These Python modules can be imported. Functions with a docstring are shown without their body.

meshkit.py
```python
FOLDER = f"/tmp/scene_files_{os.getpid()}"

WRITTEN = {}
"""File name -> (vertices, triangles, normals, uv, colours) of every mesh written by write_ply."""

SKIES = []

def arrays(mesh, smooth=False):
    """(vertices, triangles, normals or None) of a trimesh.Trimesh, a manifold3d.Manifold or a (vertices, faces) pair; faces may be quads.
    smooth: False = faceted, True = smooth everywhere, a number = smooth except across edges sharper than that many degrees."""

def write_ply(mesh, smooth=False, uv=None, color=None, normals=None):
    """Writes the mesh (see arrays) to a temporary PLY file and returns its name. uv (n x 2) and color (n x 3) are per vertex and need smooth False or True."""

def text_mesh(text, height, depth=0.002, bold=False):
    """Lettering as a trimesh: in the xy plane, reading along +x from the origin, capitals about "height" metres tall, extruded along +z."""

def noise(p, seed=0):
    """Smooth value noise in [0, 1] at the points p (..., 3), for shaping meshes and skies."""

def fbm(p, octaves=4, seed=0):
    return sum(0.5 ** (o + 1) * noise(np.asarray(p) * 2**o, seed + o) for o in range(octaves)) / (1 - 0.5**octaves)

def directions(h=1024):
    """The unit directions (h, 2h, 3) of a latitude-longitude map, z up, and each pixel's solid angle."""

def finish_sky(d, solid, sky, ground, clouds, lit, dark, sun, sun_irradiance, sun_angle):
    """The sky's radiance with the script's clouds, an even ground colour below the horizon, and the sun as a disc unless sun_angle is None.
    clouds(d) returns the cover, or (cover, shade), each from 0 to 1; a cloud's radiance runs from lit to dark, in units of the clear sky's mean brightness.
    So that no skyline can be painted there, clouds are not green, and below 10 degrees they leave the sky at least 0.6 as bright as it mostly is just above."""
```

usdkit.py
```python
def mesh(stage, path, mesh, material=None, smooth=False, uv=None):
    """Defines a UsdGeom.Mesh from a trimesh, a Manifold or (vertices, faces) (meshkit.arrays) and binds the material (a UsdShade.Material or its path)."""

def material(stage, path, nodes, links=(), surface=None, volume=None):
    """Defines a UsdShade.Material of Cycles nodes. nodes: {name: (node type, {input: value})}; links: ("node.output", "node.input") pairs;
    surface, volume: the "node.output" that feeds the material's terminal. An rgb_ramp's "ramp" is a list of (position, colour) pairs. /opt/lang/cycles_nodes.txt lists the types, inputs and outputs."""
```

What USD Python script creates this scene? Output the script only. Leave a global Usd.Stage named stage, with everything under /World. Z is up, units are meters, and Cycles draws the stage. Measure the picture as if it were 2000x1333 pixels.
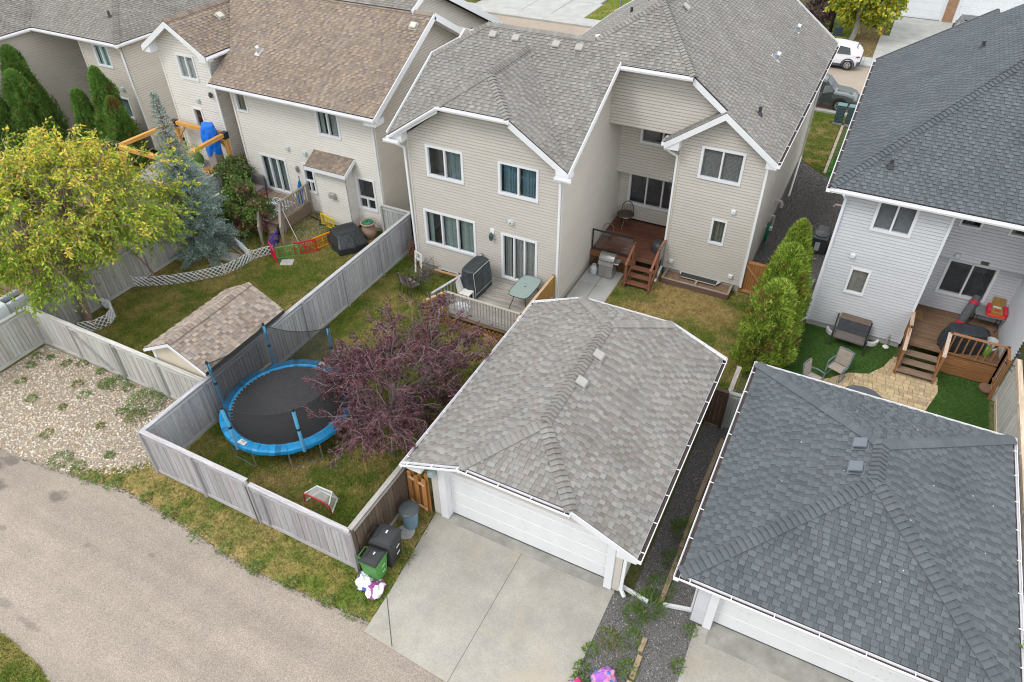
import math, random
import numpy as np
from scipy.spatial import cKDTree, ConvexHull
from shapely.geometry import Polygon, box as sbox, Point
from shapely.prepared import prep
import shapely
import meshkit, usdkit
from pxr import Usd, UsdGeom, UsdLux, UsdShade, Gf, Sdf, Vt

stage = Usd.Stage.CreateInMemory()
UsdGeom.SetStageUpAxis(stage, UsdGeom.Tokens.z)
UsdGeom.SetStageMetersPerUnit(stage, 1.0)
UsdGeom.Xform.Define(stage, '/World')
stage.SetDefaultPrim(stage.GetPrimAtPath('/World'))
UsdGeom.Scope.Define(stage, '/World/Looks')
rng = np.random.default_rng(7)
random.seed(7)

# ------------------------------------------------------------------ camera, sky, sun
CAM_H = 17.3
YAW, PITCH, ROLL = -4.79005938e-01, 6.94999769e-01, -8.67431498e-03
_f = np.array([math.sin(YAW) * math.cos(PITCH), math.cos(YAW) * math.cos(PITCH), -math.sin(PITCH)])
_r = np.cross(_f, [0, 0, 1]); _r /= np.linalg.norm(_r)
_u = np.cross(_r, _f)
_c, _s = math.cos(ROLL), math.sin(ROLL)
_r, _u = _c * _r + _s * _u, -_s * _r + _c * _u
cam = UsdGeom.Camera.Define(stage, '/World/camera')
cam.AddTransformOp().Set(Gf.Matrix4d(*map(float, [*_r, 0, *_u, 0, *(-_f), 0, 0, 0, CAM_H, 1])))
cam.CreateHorizontalApertureAttr(36.0)
cam.CreateVerticalApertureAttr(36.0 * 682 / 1024)
cam.CreateFocalLengthAttr(36.0 * 1397.19 / 2000)
cam.CreateClippingRangeAttr(Gf.Vec2f(0.1, 2000))
cam.CreateExposureAttr(0.87)
CAM = np.array([0, 0, CAM_H])

SUN_EL, SUN_ROT = math.radians(52), math.radians(-150)
usdkit.material(stage, '/World/Looks/sky', {
    'sky': ('sky_texture', {'sky_type': 'single_scattering', 'sun_disc': False, 'sun_elevation': SUN_EL, 'sun_rotation': SUN_ROT}),
    'tc': ('texture_coordinate', {}),
    'n': ('noise_texture', {'scale': 2.2, 'detail': 5.0, 'roughness': 0.55}),
    'r': ('map_range', {'from_min': 0.3, 'from_max': 0.7, 'to_min': 0.86, 'to_max': 0.98, 'clamp': True}),
    'cl': ('rgb_ramp', {'ramp': [(0.3, (7.2, 7.4, 7.7)), (0.7, (10.6, 10.7, 10.8))]}),
    'mx': ('mix', {}),
    'bg': ('background_shader', {'strength': 0.1})},
    [('tc.generated', 'n.vector'), ('n.fac', 'r.value'), ('n.fac', 'cl.fac'), ('r.result', 'mx.fac'), ('sky.color', 'mx.color1'),
     ('cl.color', 'mx.color2'), ('mx.color', 'bg.color')], surface='bg.background')
sky = UsdLux.DomeLight.Define(stage, '/World/sky')
sky.CreateIntensityAttr(1.0)
UsdShade.MaterialBindingAPI.Apply(sky.GetPrim()).Bind(UsdShade.Material.Get(stage, '/World/Looks/sky'))
sky.GetPrim().SetCustomDataByKey('kind', 'structure')
sun = UsdLux.DistantLight.Define(stage, '/World/sun')
sun.CreateIntensityAttr(0.2)
sun.CreateAngleAttr(18.0)
sun.CreateNormalizeAttr(True)
sun.CreateColorAttr(Gf.Vec3f(1.0, 0.975, 0.94))
_d = np.array([math.sin(SUN_ROT) * math.cos(SUN_EL), math.cos(SUN_ROT) * math.cos(SUN_EL), math.sin(SUN_EL)])
_x = np.cross([0, 0, 1], _d); _x /= np.linalg.norm(_x)
_y = np.cross(_d, _x)
sun.AddTransformOp().Set(Gf.Matrix4d(*map(float, [*_x, 0, *_y, 0, *_d, 0, 0, 0, 60, 1])))

# ------------------------------------------------------------------ materials
LOOKS = {}
def mat(name, col=None, rough=0.7, var=None, var2=None, bump=None, spec=0.3, metal=0.0, stretch=(1, 1, 1), coat=0.0, extra=None, leaf=False):
    """col None = the mesh's own tone primvar. var=(scale, lo, hi): a noise that multiplies the colour; bump=(scale, distance, strength)."""
    n, l = {}, []
    n['geo'] = ('geometry', {})
    n['mp'] = ('mapping', {'scale': stretch})
    l.append(('geo.position', 'mp.vector'))
    if col is None:
        n['base'] = ('attribute', {'attribute': 'tone'}); cur = 'base.color'
    else:
        n['base'] = ('color', {'value': col}); cur = 'base.color'
    for i, v in enumerate([var, var2]):
        if v:
            n[f'n{i}'] = ('noise_texture', {'scale': v[0], 'detail': v[3] if len(v) > 3 else 4.0, 'roughness': 0.6})
            n[f'm{i}'] = ('map_range', {'from_min': 0.3, 'from_max': 0.7, 'to_min': v[1], 'to_max': v[2], 'clamp': True})
            n[f'x{i}'] = ('mix', {'mix_type': 'multiply', 'fac': 1.0})
            l += [('mp.vector', f'n{i}.vector'), (f'n{i}.fac', f'm{i}.value'), (cur, f'x{i}.color1'), (f'm{i}.result', f'x{i}.color2')]
            cur = f'x{i}.color'
    if extra:                               # ('stain', scale, colour, lo, hi)
        for i, (sc, c2, lo, hi) in enumerate(extra):
            n[f'e{i}'] = ('noise_texture', {'scale': sc, 'detail': 5.0, 'roughness': 0.65, 'w': 1.0})
            n[f'er{i}'] = ('map_range', {'from_min': lo, 'from_max': hi, 'to_min': 0.0, 'to_max': 1.0, 'clamp': True})
            n[f'ex{i}'] = ('mix', {'color2': c2})
            l += [('geo.position', f'e{i}.vector'), (f'e{i}.fac', f'er{i}.value'), (f'er{i}.result', f'ex{i}.fac'), (cur, f'ex{i}.color1')]
            cur = f'ex{i}.color'
    n['p'] = ('principled_bsdf', {'roughness': rough, 'specular_ior_level': spec, 'metallic': metal, 'coat_weight': coat})
    l.append((cur, 'p.base_color'))
    if bump:
        n['bn'] = ('noise_texture', {'scale': bump[0], 'detail': 3.0})
        n['bp'] = ('bump', {'distance': bump[1], 'strength': bump[2] if len(bump) > 2 else 0.6})
        l += [('mp.vector', 'bn.vector'), ('bn.fac', 'bp.height'), ('bp.normal', 'p.normal')]
    surf = 'p.BSDF'
    if leaf:
        n['tr'] = ('translucent_bsdf', {}); n['mc'] = ('mix_closure', {'fac': 0.3})
        l += [(cur, 'tr.color'), ('p.BSDF', 'mc.closure1'), ('tr.BSDF', 'mc.closure2')]
        surf = 'mc.closure'
    LOOKS[name] = usdkit.material(stage, '/World/Looks/' + name, n, l, surface=surf)
    return name

mat('shingle', None, 0.92, var=(30, 0.87, 1.12), var2=(.8, 0.88, 1.1), bump=(260, 0.004, 0.5), spec=0.15)
mat('siding', None, 0.55, var=(0.7, 0.95, 1.03), var2=(9, 0.97, 1.03), bump=(40, 0.002, 0.25), spec=0.3, stretch=(1, 1, 3))
mat('paint', None, 0.45, var=(1.7, 0.95, 1.02), spec=0.35)
mat('plastic', None, 0.4, var=(6, 0.93, 1.04), spec=0.4)
mat('metal', None, 0.3, var=(12, 0.85, 1.05), metal=0.85, spec=0.5)
mat('wood_up', None, 0.88, var=(2.0, 0.84, 1.14), var2=(9, 0.82, 1.16), bump=(12, 0.01, 0.8), spec=0.12, stretch=(9, 9, 0.5))
mat('wood_x', None, 0.85, var=(3.0, 0.7, 1.25), var2=(14, 0.75, 1.2), bump=(12, 0.008, 0.7), spec=0.15, stretch=(0.5, 9, 9))
mat('wood_y', None, 0.85, var=(3.0, 0.7, 1.25), var2=(14, 0.75, 1.2), bump=(12, 0.008, 0.7), spec=0.15, stretch=(9, 0.5, 9))
mat('cloth', None, 0.8, var=(8, 0.85, 1.12), bump=(5, 0.05, 0.6), spec=0.2)
mat('vinyl_cover', None, 0.42, var=(5, 0.8, 1.2), bump=(7, 0.05, 0.8), spec=0.45)
mat('leaf', None, 0.55, spec=0.25, leaf=True)
mat('blade', None, 0.8, spec=0.1, leaf=True)
mat('turf_soil', None, 0.95, var=(14, 0.6, 1.35), var2=(90, 0.65, 1.35), bump=(60, 0.03, 0.9), spec=0.05)
mat('bark', None, 0.9, var=(9, 0.7, 1.25), bump=(25, 0.02, 0.8), spec=0.1, stretch=(1, 1, 0.4))
mat('stone', None, 0.85, var=(30, 0.75, 1.2), bump=(60, 0.006, 0.6), spec=0.2)
mat('concrete', (0.37, 0.35, 0.31), 0.85, var=(0.9, 0.84, 1.08), var2=(28, 0.86, 1.12), bump=(90, 0.004, 0.5), spec=0.2,
    extra=[(0.5, (0.42, 0.36, 0.265), 0.5, 0.78), (1.3, (0.29, 0.27, 0.235), 0.52, 0.8), (7, (0.25, 0.24, 0.22), 0.74, 0.84)])
mat('concrete_dirty', (0.33, 0.32, 0.29), 0.9, var=(1.6, 0.7, 1.15), var2=(60, 0.85, 1.1), bump=(60, 0.005, 0.5), spec=0.15)
mat('slab', (0.40, 0.40, 0.38), 0.9, var=(1.1, 0.86, 1.08), var2=(50, 0.9, 1.08), bump=(60, 0.004, 0.5), spec=0.15)
STAINS = [(-21.55, 5.75, .62, .3), (-21.0, 6.0, .34, .2), (-20.5, 5.25, .4, .24), (-18.45, 5.75, .34, .26), (-20.1, 3.9, .3, .12), (-20.7, 3.5, .22, .1), (-16.6, 2.8, .34, .14), (-15.5, 2.7, .5, .1), (-14.3, 5.6, .14, .07), (-18.9, 4.3, .16, .1), (-16.2, 5.0, .12, .08)]
def asphalt():
    n = {'geo': ('geometry', {}), 'base': ('color', {'value': (0.31, 0.265, 0.222)}), 'p': ('principled_bsdf', {'roughness': .95, 'specular_ior_level': .12})}; l = []; cur = 'base.color'
    def mul(k, scale, lo, hi, st=(1, 1, 1), det=4.0):
        nonlocal cur
        n[f'mp{k}'] = ('mapping', {'scale': st}); n[f'n{k}'] = ('noise_texture', {'scale': scale, 'detail': det, 'roughness': .6}); n[f'm{k}'] = ('map_range', {'from_min': .3, 'from_max': .7, 'to_min': lo, 'to_max': hi, 'clamp': True}); n[f'x{k}'] = ('mix', {'mix_type': 'multiply', 'fac': 1.0})
        l.extend([('geo.position', f'mp{k}.vector'), (f'mp{k}.vector', f'n{k}.vector'), (f'n{k}.fac', f'm{k}.value'), (cur, f'x{k}.color1'), (f'm{k}.result', f'x{k}.color2')]); cur = f'x{k}.color'
    mul(0, 24, .78, 1.2, det=6.0); mul(1, 60, .62, 1.38); mul(2, .55, .84, 1.14, (.14, 1.5, 1)); mul(3, 1.4, .92, 1.07)
    n['nd'] = ('noise_texture', {'scale': 3.2, 'detail': 5.0, 'roughness': .65}); l.append(('geo.position', 'nd.vector'))
    for k, (x, y, a, b) in enumerate(STAINS):
        n[f's{k}'] = ('mapping', {'scale': (1 / a / 2, 1 / b / 2, 0), 'location': (-x / a / 2, -y / b / 2, 0)}); n[f'g{k}'] = ('gradient_texture', {'gradient_type': 'spherical'}); n[f'a{k}'] = ('math', {'math_type': 'multiply'}); n[f'r{k}'] = ('map_range', {'from_min': .24, 'from_max': .36, 'to_min': 0.0, 'to_max': .62 if k < 4 else .35, 'clamp': True}); n[f'q{k}'] = ('mix', {'color2': (.10, .09, .08)})
        l.extend([('geo.position', f's{k}.vector'), (f's{k}.vector', f'g{k}.vector'), (f'g{k}.fac', f'a{k}.value1'), ('nd.fac', f'a{k}.value2'), (f'a{k}.value', f'r{k}.value'), (f'r{k}.result', f'q{k}.fac'), (cur, f'q{k}.color1')]); cur = f'q{k}.color'
    n['bn'] = ('noise_texture', {'scale': 60.0}); n['bp'] = ('bump', {'distance': .008, 'strength': .7}); l.extend([('geo.position', 'bn.vector'), ('bn.fac', 'bp.height'), ('bp.normal', 'p.normal'), (cur, 'p.base_color')])
    LOOKS['asphalt'] = usdkit.material(stage, '/World/Looks/asphalt', n, l, surface='p.BSDF')
asphalt()
mat('road', (0.345, 0.29, 0.235), 0.95, var=(0.4, 0.9, 1.08), var2=(60, 0.85, 1.12), bump=(90, 0.006, 0.6), spec=0.1)
mat('gravel_pale', (0.36, 0.31, 0.245), 0.95, var=(25, 0.6, 1.25), bump=(35, 0.03, 0.8), spec=0.1)
mat('gravel_dark', (0.15, 0.143, 0.137), 0.95, var=(30, 0.5, 1.5), bump=(35, 0.03, 0.8), spec=0.1)
mat('mulch', (0.20, 0.13, 0.085), 0.95, var=(22, 0.5, 1.5), bump=(30, 0.03, 0.8), spec=0.1)
mat('dark_room', (0.035, 0.037, 0.04), 0.9, spec=0.1)
usdkit.material(stage, '/World/Looks/pane', {
    't': ('transparent_bsdf', {'color': (0.93, 0.95, 0.95)}), 'g': ('glossy_bsdf', {'color': (0.95, 0.97, 1.0), 'roughness': 0.01}),
    'f': ('fresnel', {'IOR': 1.8}), 'ge': ('geometry', {}), 'iv': ('math', {'math_type': 'subtract', 'value1': 1.0}), 'mu': ('math', {'math_type': 'multiply'}), 'm': ('mix_closure', {})},
    [('ge.backfacing', 'iv.value2'), ('f.fac', 'mu.value1'), ('iv.value', 'mu.value2'), ('mu.value', 'm.fac'), ('t.BSDF', 'm.closure1'), ('g.BSDF', 'm.closure2')], surface='m.closure')
LOOKS['pane'] = UsdShade.Material.Get(stage, '/World/Looks/pane')
usdkit.material(stage, '/World/Looks/net', {
    't': ('transparent_bsdf', {'color': (1, 1, 1)}), 'd': ('diffuse_bsdf', {'color': (0.02, 0.02, 0.02)}),
    'm': ('mix_closure', {'fac': 0.6})}, [('t.BSDF', 'm.closure1'), ('d.BSDF', 'm.closure2')], surface='m.closure')
LOOKS['net'] = UsdShade.Material.Get(stage, '/World/Looks/net')
usdkit.material(stage, '/World/Looks/white_net', {
    't': ('transparent_bsdf', {'color': (1, 1, 1)}), 'd': ('diffuse_bsdf', {'color': (0.75, 0.75, 0.75)}),
    'm': ('mix_closure', {'fac': 0.3})}, [('t.BSDF', 'm.closure1'), ('d.BSDF', 'm.closure2')], surface='m.closure')
LOOKS['white_net'] = UsdShade.Material.Get(stage, '/World/Looks/white_net')
usdkit.material(stage, '/World/Looks/far_brick', {
    'geo': ('geometry', {}), 'mp': ('mapping', {'rotation': (math.pi / 2, 0, 0)}),
    'b': ('brick_texture', {'scale': 1.0, 'brick_width': 0.22, 'row_height': 0.075, 'mortar_size': 0.008, 'color1': (0.25, 0.13, 0.07), 'color2': (0.36, 0.2, 0.11), 'mortar': (0.3, 0.25, 0.2)}),
    'p': ('principled_bsdf', {'roughness': 0.9, 'specular_ior_level': 0.1})},
    [('geo.position', 'mp.vector'), ('mp.vector', 'b.vector'), ('b.color', 'p.base_color')], surface='p.BSDF')
LOOKS['far_brick'] = UsdShade.Material.Get(stage, '/World/Looks/far_brick')

WHITE = (0.68, 0.69, 0.71)
# ------------------------------------------------------------------ mesh building
def norm(v):
    v = np.asarray(v, float); return v / max(np.linalg.norm(v), 1e-12)

class MB:
    def __init__(self, tone=(0.5, 0.5, 0.5)):
        self.v, self.c, self.i, self.t, self.n, self.tone = [], [], [], [], 0, tone
    def raw(self, v, faces, tone=None):
        v = np.asarray(v, float).reshape(-1, 3)
        for f in faces:
            self.c.append((len(f),)); self.i.append([k + self.n for k in f])
        t = np.asarray(self.tone if tone is None else tone, float)
        self.v.append(v); self.t.append(np.broadcast_to(t, (len(v), 3)) if t.ndim == 1 else t)
        self.n += len(v); return self
    def arr(self, v, f, tone=None):
        f = np.asarray(f); v = np.asarray(v, float)
        self.c.append(np.full(len(f), f.shape[1])); self.i.append((f + self.n).ravel())
        t = np.asarray(self.tone if tone is None else tone, float)
        self.v.append(v); self.t.append(np.broadcast_to(t, (len(v), 3)) if t.ndim == 1 else t)
        self.n += len(v); return self
    Q6 = [(0, 3, 2, 1), (4, 5, 6, 7), (0, 1, 5, 4), (1, 2, 6, 5), (2, 3, 7, 6), (3, 0, 4, 7)]
    def box(self, x0, x1, y0, y1, z0, z1, tone=None):
        return self.raw([(x0, y0, z0), (x1, y0, z0), (x1, y1, z0), (x0, y1, z0), (x0, y0, z1), (x1, y0, z1), (x1, y1, z1), (x0, y1, z1)], MB.Q6, tone)
    def cbox(self, x0, x1, y0, y1, z0, z1, c=0.01, tone=None):
        """box with chamfered edges (hull of 24 points)"""
        pts = []
        for x, sx in ((x0, 1), (x1, -1)):
            for y, sy in ((y0, 1), (y1, -1)):
                for z, sz in ((z0, 1), (z1, -1)):
                    pts += [(x, y + sy * c, z + sz * c), (x + sx * c, y, z + sz * c), (x + sx * c, y + sy * c, z)]
        return self.hull(pts, tone)
    def hull(self, pts, tone=None):
        pts = np.asarray(pts, float); h = ConvexHull(pts); cen = pts.mean(0); fs = []
        for s, e in zip(h.simplices, h.equations):
            a, b, c = pts[s]
            fs.append(s if np.dot(np.cross(b - a, c - a), e[:3]) > 0 else s[::-1])
        return self.raw(pts, [tuple(f) for f in fs], tone)
    def obox(self, c, sx, sy, sz, rz=0.0, tone=None, rx=0.0, ry=0.0):
        """box centred at c (x, y, z), rotated about x, y, then z"""
        p = np.array([(a * sx / 2, b * sy / 2, d * sz / 2) for d in (-1, 1) for a, b in ((-1, -1), (1, -1), (1, 1), (-1, 1))])
        return self.raw(p @ rot(rx, ry, rz).T + np.asarray(c), MB.Q6, tone)
    def bar(self, p, q, w, h, tone=None, up=(0, 0, 1)):
        p, q = np.asarray(p, float), np.asarray(q, float); d = norm(q - p)
        if abs(np.dot(d, up)) > 0.98: up = (0, 1, 0)
        r = norm(np.cross(d, up)); u = np.cross(r, d)
        o = [(-w / 2) * r + (-h / 2) * u, (w / 2) * r + (-h / 2) * u, (w / 2) * r + (h / 2) * u, (-w / 2) * r + (h / 2) * u]
        return self.raw([p + k for k in o] + [q + k for k in o], MB.Q6, tone)
    def tube(self, pts, r, n=6, tone=None, cap=True):
        pts = np.asarray(pts, float); rr = np.broadcast_to(np.asarray(r, float), (len(pts),))
        V = []; prev = None
        for k in range(len(pts)):
            d = norm(pts[min(k + 1, len(pts) - 1)] - pts[max(k - 1, 0)])
            a = np.cross(d, (0, 0, 1) if abs(d[2]) < 0.9 else (1, 0, 0)) if prev is None else prev - d * np.dot(prev, d)
            a = norm(a); prev = a; b = np.cross(d, a)
            for j in range(n):
                t = 2 * math.pi * j / n; V.append(pts[k] + rr[k] * (math.cos(t) * a + math.sin(t) * b))
        F = [(k * n + j, k * n + (j + 1) % n, (k + 1) * n + (j + 1) % n, (k + 1) * n + j) for k in range(len(pts) - 1) for j in range(n)]
        if cap: F += [tuple(range(n))[::-1], tuple((len(pts) - 1) * n + j for j in range(n))]
        return self.raw(V, F, tone)
    def lathe(self, c, prof, n=16, tone=None, sx=1.0, sy=1.0):
        """prof: (radius, height) pairs, closed with caps"""
        V = [(c[0] + r * sx * math.cos(2 * math.pi * j / n), c[1] + r * sy * math.sin(2 * math.pi * j / n), c[2] + h) for r, h in prof for j in range(n)]
        m = len(prof)
        F = [(k * n + j, k * n + (j + 1) % n, (k + 1) * n + (j + 1) % n, (k + 1) * n + j) for k in range(m - 1) for j in range(n)]
        F += [tuple(range(n))[::-1], tuple((m - 1) * n + j for j in range(n))]
        return self.raw(V, F, tone)
    def prism(self, poly, z0, z1, tone=None):
        """vertical prism over a convex or simple xy polygon"""
        P = shapely.geometry.polygon.orient(Polygon(poly)); tri = tri2d(P); n = len(P.exterior.coords) - 1
        xy = list(P.exterior.coords)[:-1]
        self.raw([(x, y, z1) for x, y in xy], tri, tone)
        self.raw([(x, y, z0) for x, y in xy], [t[::-1] for t in tri], tone)
        for k in range(n):
            a, b = xy[k], xy[(k + 1) % n]
            self.raw([(*a, z0), (*b, z0), (*b, z1), (*a, z1)], [(0, 1, 2, 3)], tone)
        return self
    def slab3(self, poly, off, tone=None):
        """planar 3d polygon (ccw seen from outside) thickened by the vector off (inwards)"""
        P = np.asarray(poly, float); n = len(P); nn = newell(P); u = norm(P[1] - P[0]); w = np.cross(nn, u)
        tri = tri2d(Polygon(np.c_[(P - P[0]) @ u, (P - P[0]) @ w]))
        self.raw(P, tri, tone); self.raw(P + off, [t[::-1] for t in tri], tone)
        for k in range(n):
            a, b = P[k], P[(k + 1) % n]
            self.raw([a, a + off, b + off, b], [(0, 1, 2, 3)], tone)
        return self
    def blob(self, c, r, seed=0, amp=0.2, freq=2.0, tone=None, sub=3, flat=None):
        import trimesh
        m = trimesh.creation.icosphere(sub); v = np.array(m.vertices)
        k = 1 + amp * (meshkit.fbm(v * freq + seed * 3.7, 3, seed) * 2 - 1)
        v = v * k[:, None] * np.asarray(r, float) + np.asarray(c, float)
        if flat is not None: v[:, 2] = np.maximum(v[:, 2], flat)
        return self.arr(v, m.faces, tone)

def rot(rx=0, ry=0, rz=0):
    cx, sx, cy, sy, cz, sz = math.cos(rx), math.sin(rx), math.cos(ry), math.sin(ry), math.cos(rz), math.sin(rz)
    return np.array([[cz, -sz, 0], [sz, cz, 0], [0, 0, 1]]) @ np.array([[cy, 0, sy], [0, 1, 0], [-sy, 0, cy]]) @ np.array([[1, 0, 0], [0, cx, -sx], [0, sx, cx]])
def newell(P):
    P = np.asarray(P, float); Q = np.roll(P, -1, 0)
    return norm(np.cross(P, Q).sum(0))
def tri2d(P):
    """ear clipping of a simple ring (index triples, ccw)"""
    pts = np.array(P.exterior.coords)[:-1]; idx = list(range(len(pts))); out = []
    area = lambda a, b, c: (b[0] - a[0]) * (c[1] - a[1]) - (b[1] - a[1]) * (c[0] - a[0])
    flip = not P.exterior.is_ccw
    if flip: idx = idx[::-1]
    g = 0
    while len(idx) > 3 and g < 500:
        g += 1
        for k in range(len(idx)):
            a, b, c = idx[k - 1], idx[k], idx[(k + 1) % len(idx)]
            if area(pts[a], pts[b], pts[c]) <= 1e-12: continue
            if any(area(pts[a], pts[b], pts[m]) > 1e-12 and area(pts[b], pts[c], pts[m]) > 1e-12 and area(pts[c], pts[a], pts[m]) > 1e-12 for m in idx if m not in (a, b, c)): continue
            out.append((a, b, c)); idx.pop(k); break
        else: break
    if len(idx) >= 3: out += [(idx[0], idx[k], idx[k + 1]) for k in range(1, len(idx) - 1)]
    return [t[::-1] for t in out] if flip else out

NAMES = {}
def fresh(parent, name):
    k = NAMES.get((parent, name), 0); NAMES[(parent, name)] = k + 1
    return f'{parent}/{name}' + (f'_{k:03d}' if k else '')

class Thing:
    def __init__(self, name, label, cat, o=(0, 0, 0), group=None, kind=None):
        self.o = np.asarray(o, float); self.path = fresh('/World', name)
        x = UsdGeom.Xform.Define(stage, self.path); x.AddTranslateOp().Set(Gf.Vec3d(*map(float, self.o)))
        self.prim = x.GetPrim(); info(self.prim, label, cat, group, kind)
    def part(self, name, mb, m, parent=None, label=None, smooth=False, kind=None):
        p = emit(fresh(parent or self.path, name), mb, m, self.o, smooth)
        info(p, label, None, None, kind); return str(p.GetPath())
def info(p, label=None, cat=None, group=None, kind=None):
    for k, v in (('label', label), ('category', cat), ('group', group), ('kind', kind)):
        if v: p.SetCustomDataByKey(k, v)
TC = Sdf.ValueTypeNames
def emit(path, mb, m, o=(0, 0, 0), smooth=False):
    V = np.vstack(mb.v) - np.asarray(o); T = np.vstack(mb.t)
    c, i = np.concatenate(mb.c).astype(np.int32), np.concatenate(mb.i).astype(np.int32); on = np.zeros(len(V), bool); on[i] = True
    if not on.all(): i = (np.cumsum(on) - 1)[i].astype(np.int32); V, T = V[on], T[on]
    assert len(V) == len(T), path
    me = UsdGeom.Mesh.Define(stage, path)
    me.CreatePointsAttr(Vt.Vec3fArray.FromNumpy(V.astype(np.float32)))
    me.CreateFaceVertexCountsAttr(Vt.IntArray.FromNumpy(c)); me.CreateFaceVertexIndicesAttr(Vt.IntArray.FromNumpy(i))
    me.CreateSubdivisionSchemeAttr('none')
    if smooth:
        N = np.zeros_like(V); st = np.r_[0, np.cumsum(c)[:-1]]
        A, B, C = V[i[st]], V[i[st + 1]], V[i[st + 2]]
        fn = np.cross(B - A, C - A); rep = np.repeat(np.arange(len(c)), c)
        np.add.at(N, i, fn[rep]); N /= np.maximum(np.linalg.norm(N, axis=1, keepdims=True), 1e-9)
        me.CreateNormalsAttr(Vt.Vec3fArray.FromNumpy(N.astype(np.float32))); me.SetNormalsInterpolation('vertex')
    UsdGeom.PrimvarsAPI(me).CreatePrimvar('tone', TC.Color3fArray, 'vertex').Set(Vt.Vec3fArray.FromNumpy(np.ascontiguousarray(T, np.float32)))
    UsdShade.MaterialBindingAPI.Apply(me.GetPrim()).Bind(LOOKS[m])
    return me.GetPrim()
def single(name, label, cat, mb, m, group=None, kind=None, smooth=False):
    V = np.vstack(mb.v); o = np.array([*((V.min(0) + V.max(0)) / 2)[:2], V[:, 2].min()])
    path = fresh('/World', name)
    p = emit(path, mb, m, o, smooth); UsdGeom.Xformable(p).AddTranslateOp().Set(Gf.Vec3d(*map(float, o)))
    info(p, label, cat, group, kind); return p

# ------------------------------------------------------------------ walls of lapped siding
def ivals(rings, z):
    xs = []
    for R in rings:
        for (xa, za), (xb, zb) in zip(R, R[1:] + R[:1]):
            if (za > z) != (zb > z): xs.append(xa + (xb - xa) * (z - za) / (zb - za))
    xs.sort(); return list(zip(xs[::2], xs[1::2]))
def siding(T, tone, axis, at, poly, holes=(), face=-1, course=0.125, lap=0.022, name='wall', label=None, m='siding'):
    """lapped boards on the plane axis=at ('x' or 'y'), looking to face*axis. poly and holes: rings of (horizontal, z)."""
    mb = MB(tone); rings = [list(poly)] + [[(a, c), (b, c), (b, d), (a, d)] for a, b, c, d in holes]
    zmin, zmax = min(p[1] for p in poly), max(p[1] for p in poly)
    cuts = sorted({round(v, 5) for v in list(np.arange(zmin, zmax, course)) + list(np.arange(zmin, zmax, course) + .017) + [zmax] + [p[1] for r in rings for p in r] if zmin <= v <= zmax})
    P = (lambda h, z, d: (h, at + face * d, z)) if axis == 'y' else (lambda h, z, d: (at + face * d, h, z))
    flip = (face < 0) != (axis == 'y')
    for a, b in zip(cuts[:-1], cuts[1:]):
        if b - a < 1e-4: continue
        k = math.floor((a - zmin + 1e-6) / course); f0 = (a - zmin - k * course) / course; f1 = (b - zmin - k * course) / course
        groove = f0 < .1; d0, d1 = (-.016, -.016) if groove else (lap - .012 * f0, lap - .012 * min(f1, 1))
        for (x0, x1), (y0, y1) in zip(ivals(rings, a + 1e-5), ivals(rings, b - 1e-5)):
            F = [(0, 1, 2, 3)] if not flip else [(3, 2, 1, 0)]
            mb.raw([P(x0, a, d0), P(x1, a, d0), P(y1, b, d1), P(y0, b, d1)], F)
            if groove:
                mb.raw([P(x0, a, lap - .012), P(x1, a, lap - .012), P(x1, a, d0), P(x0, a, d0)], F); mb.raw([P(y0, b, d0), P(y1, b, d0), P(y1, b, lap), P(y0, b, lap)], F)
    return T.part(name, mb, m, label=label)
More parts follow.
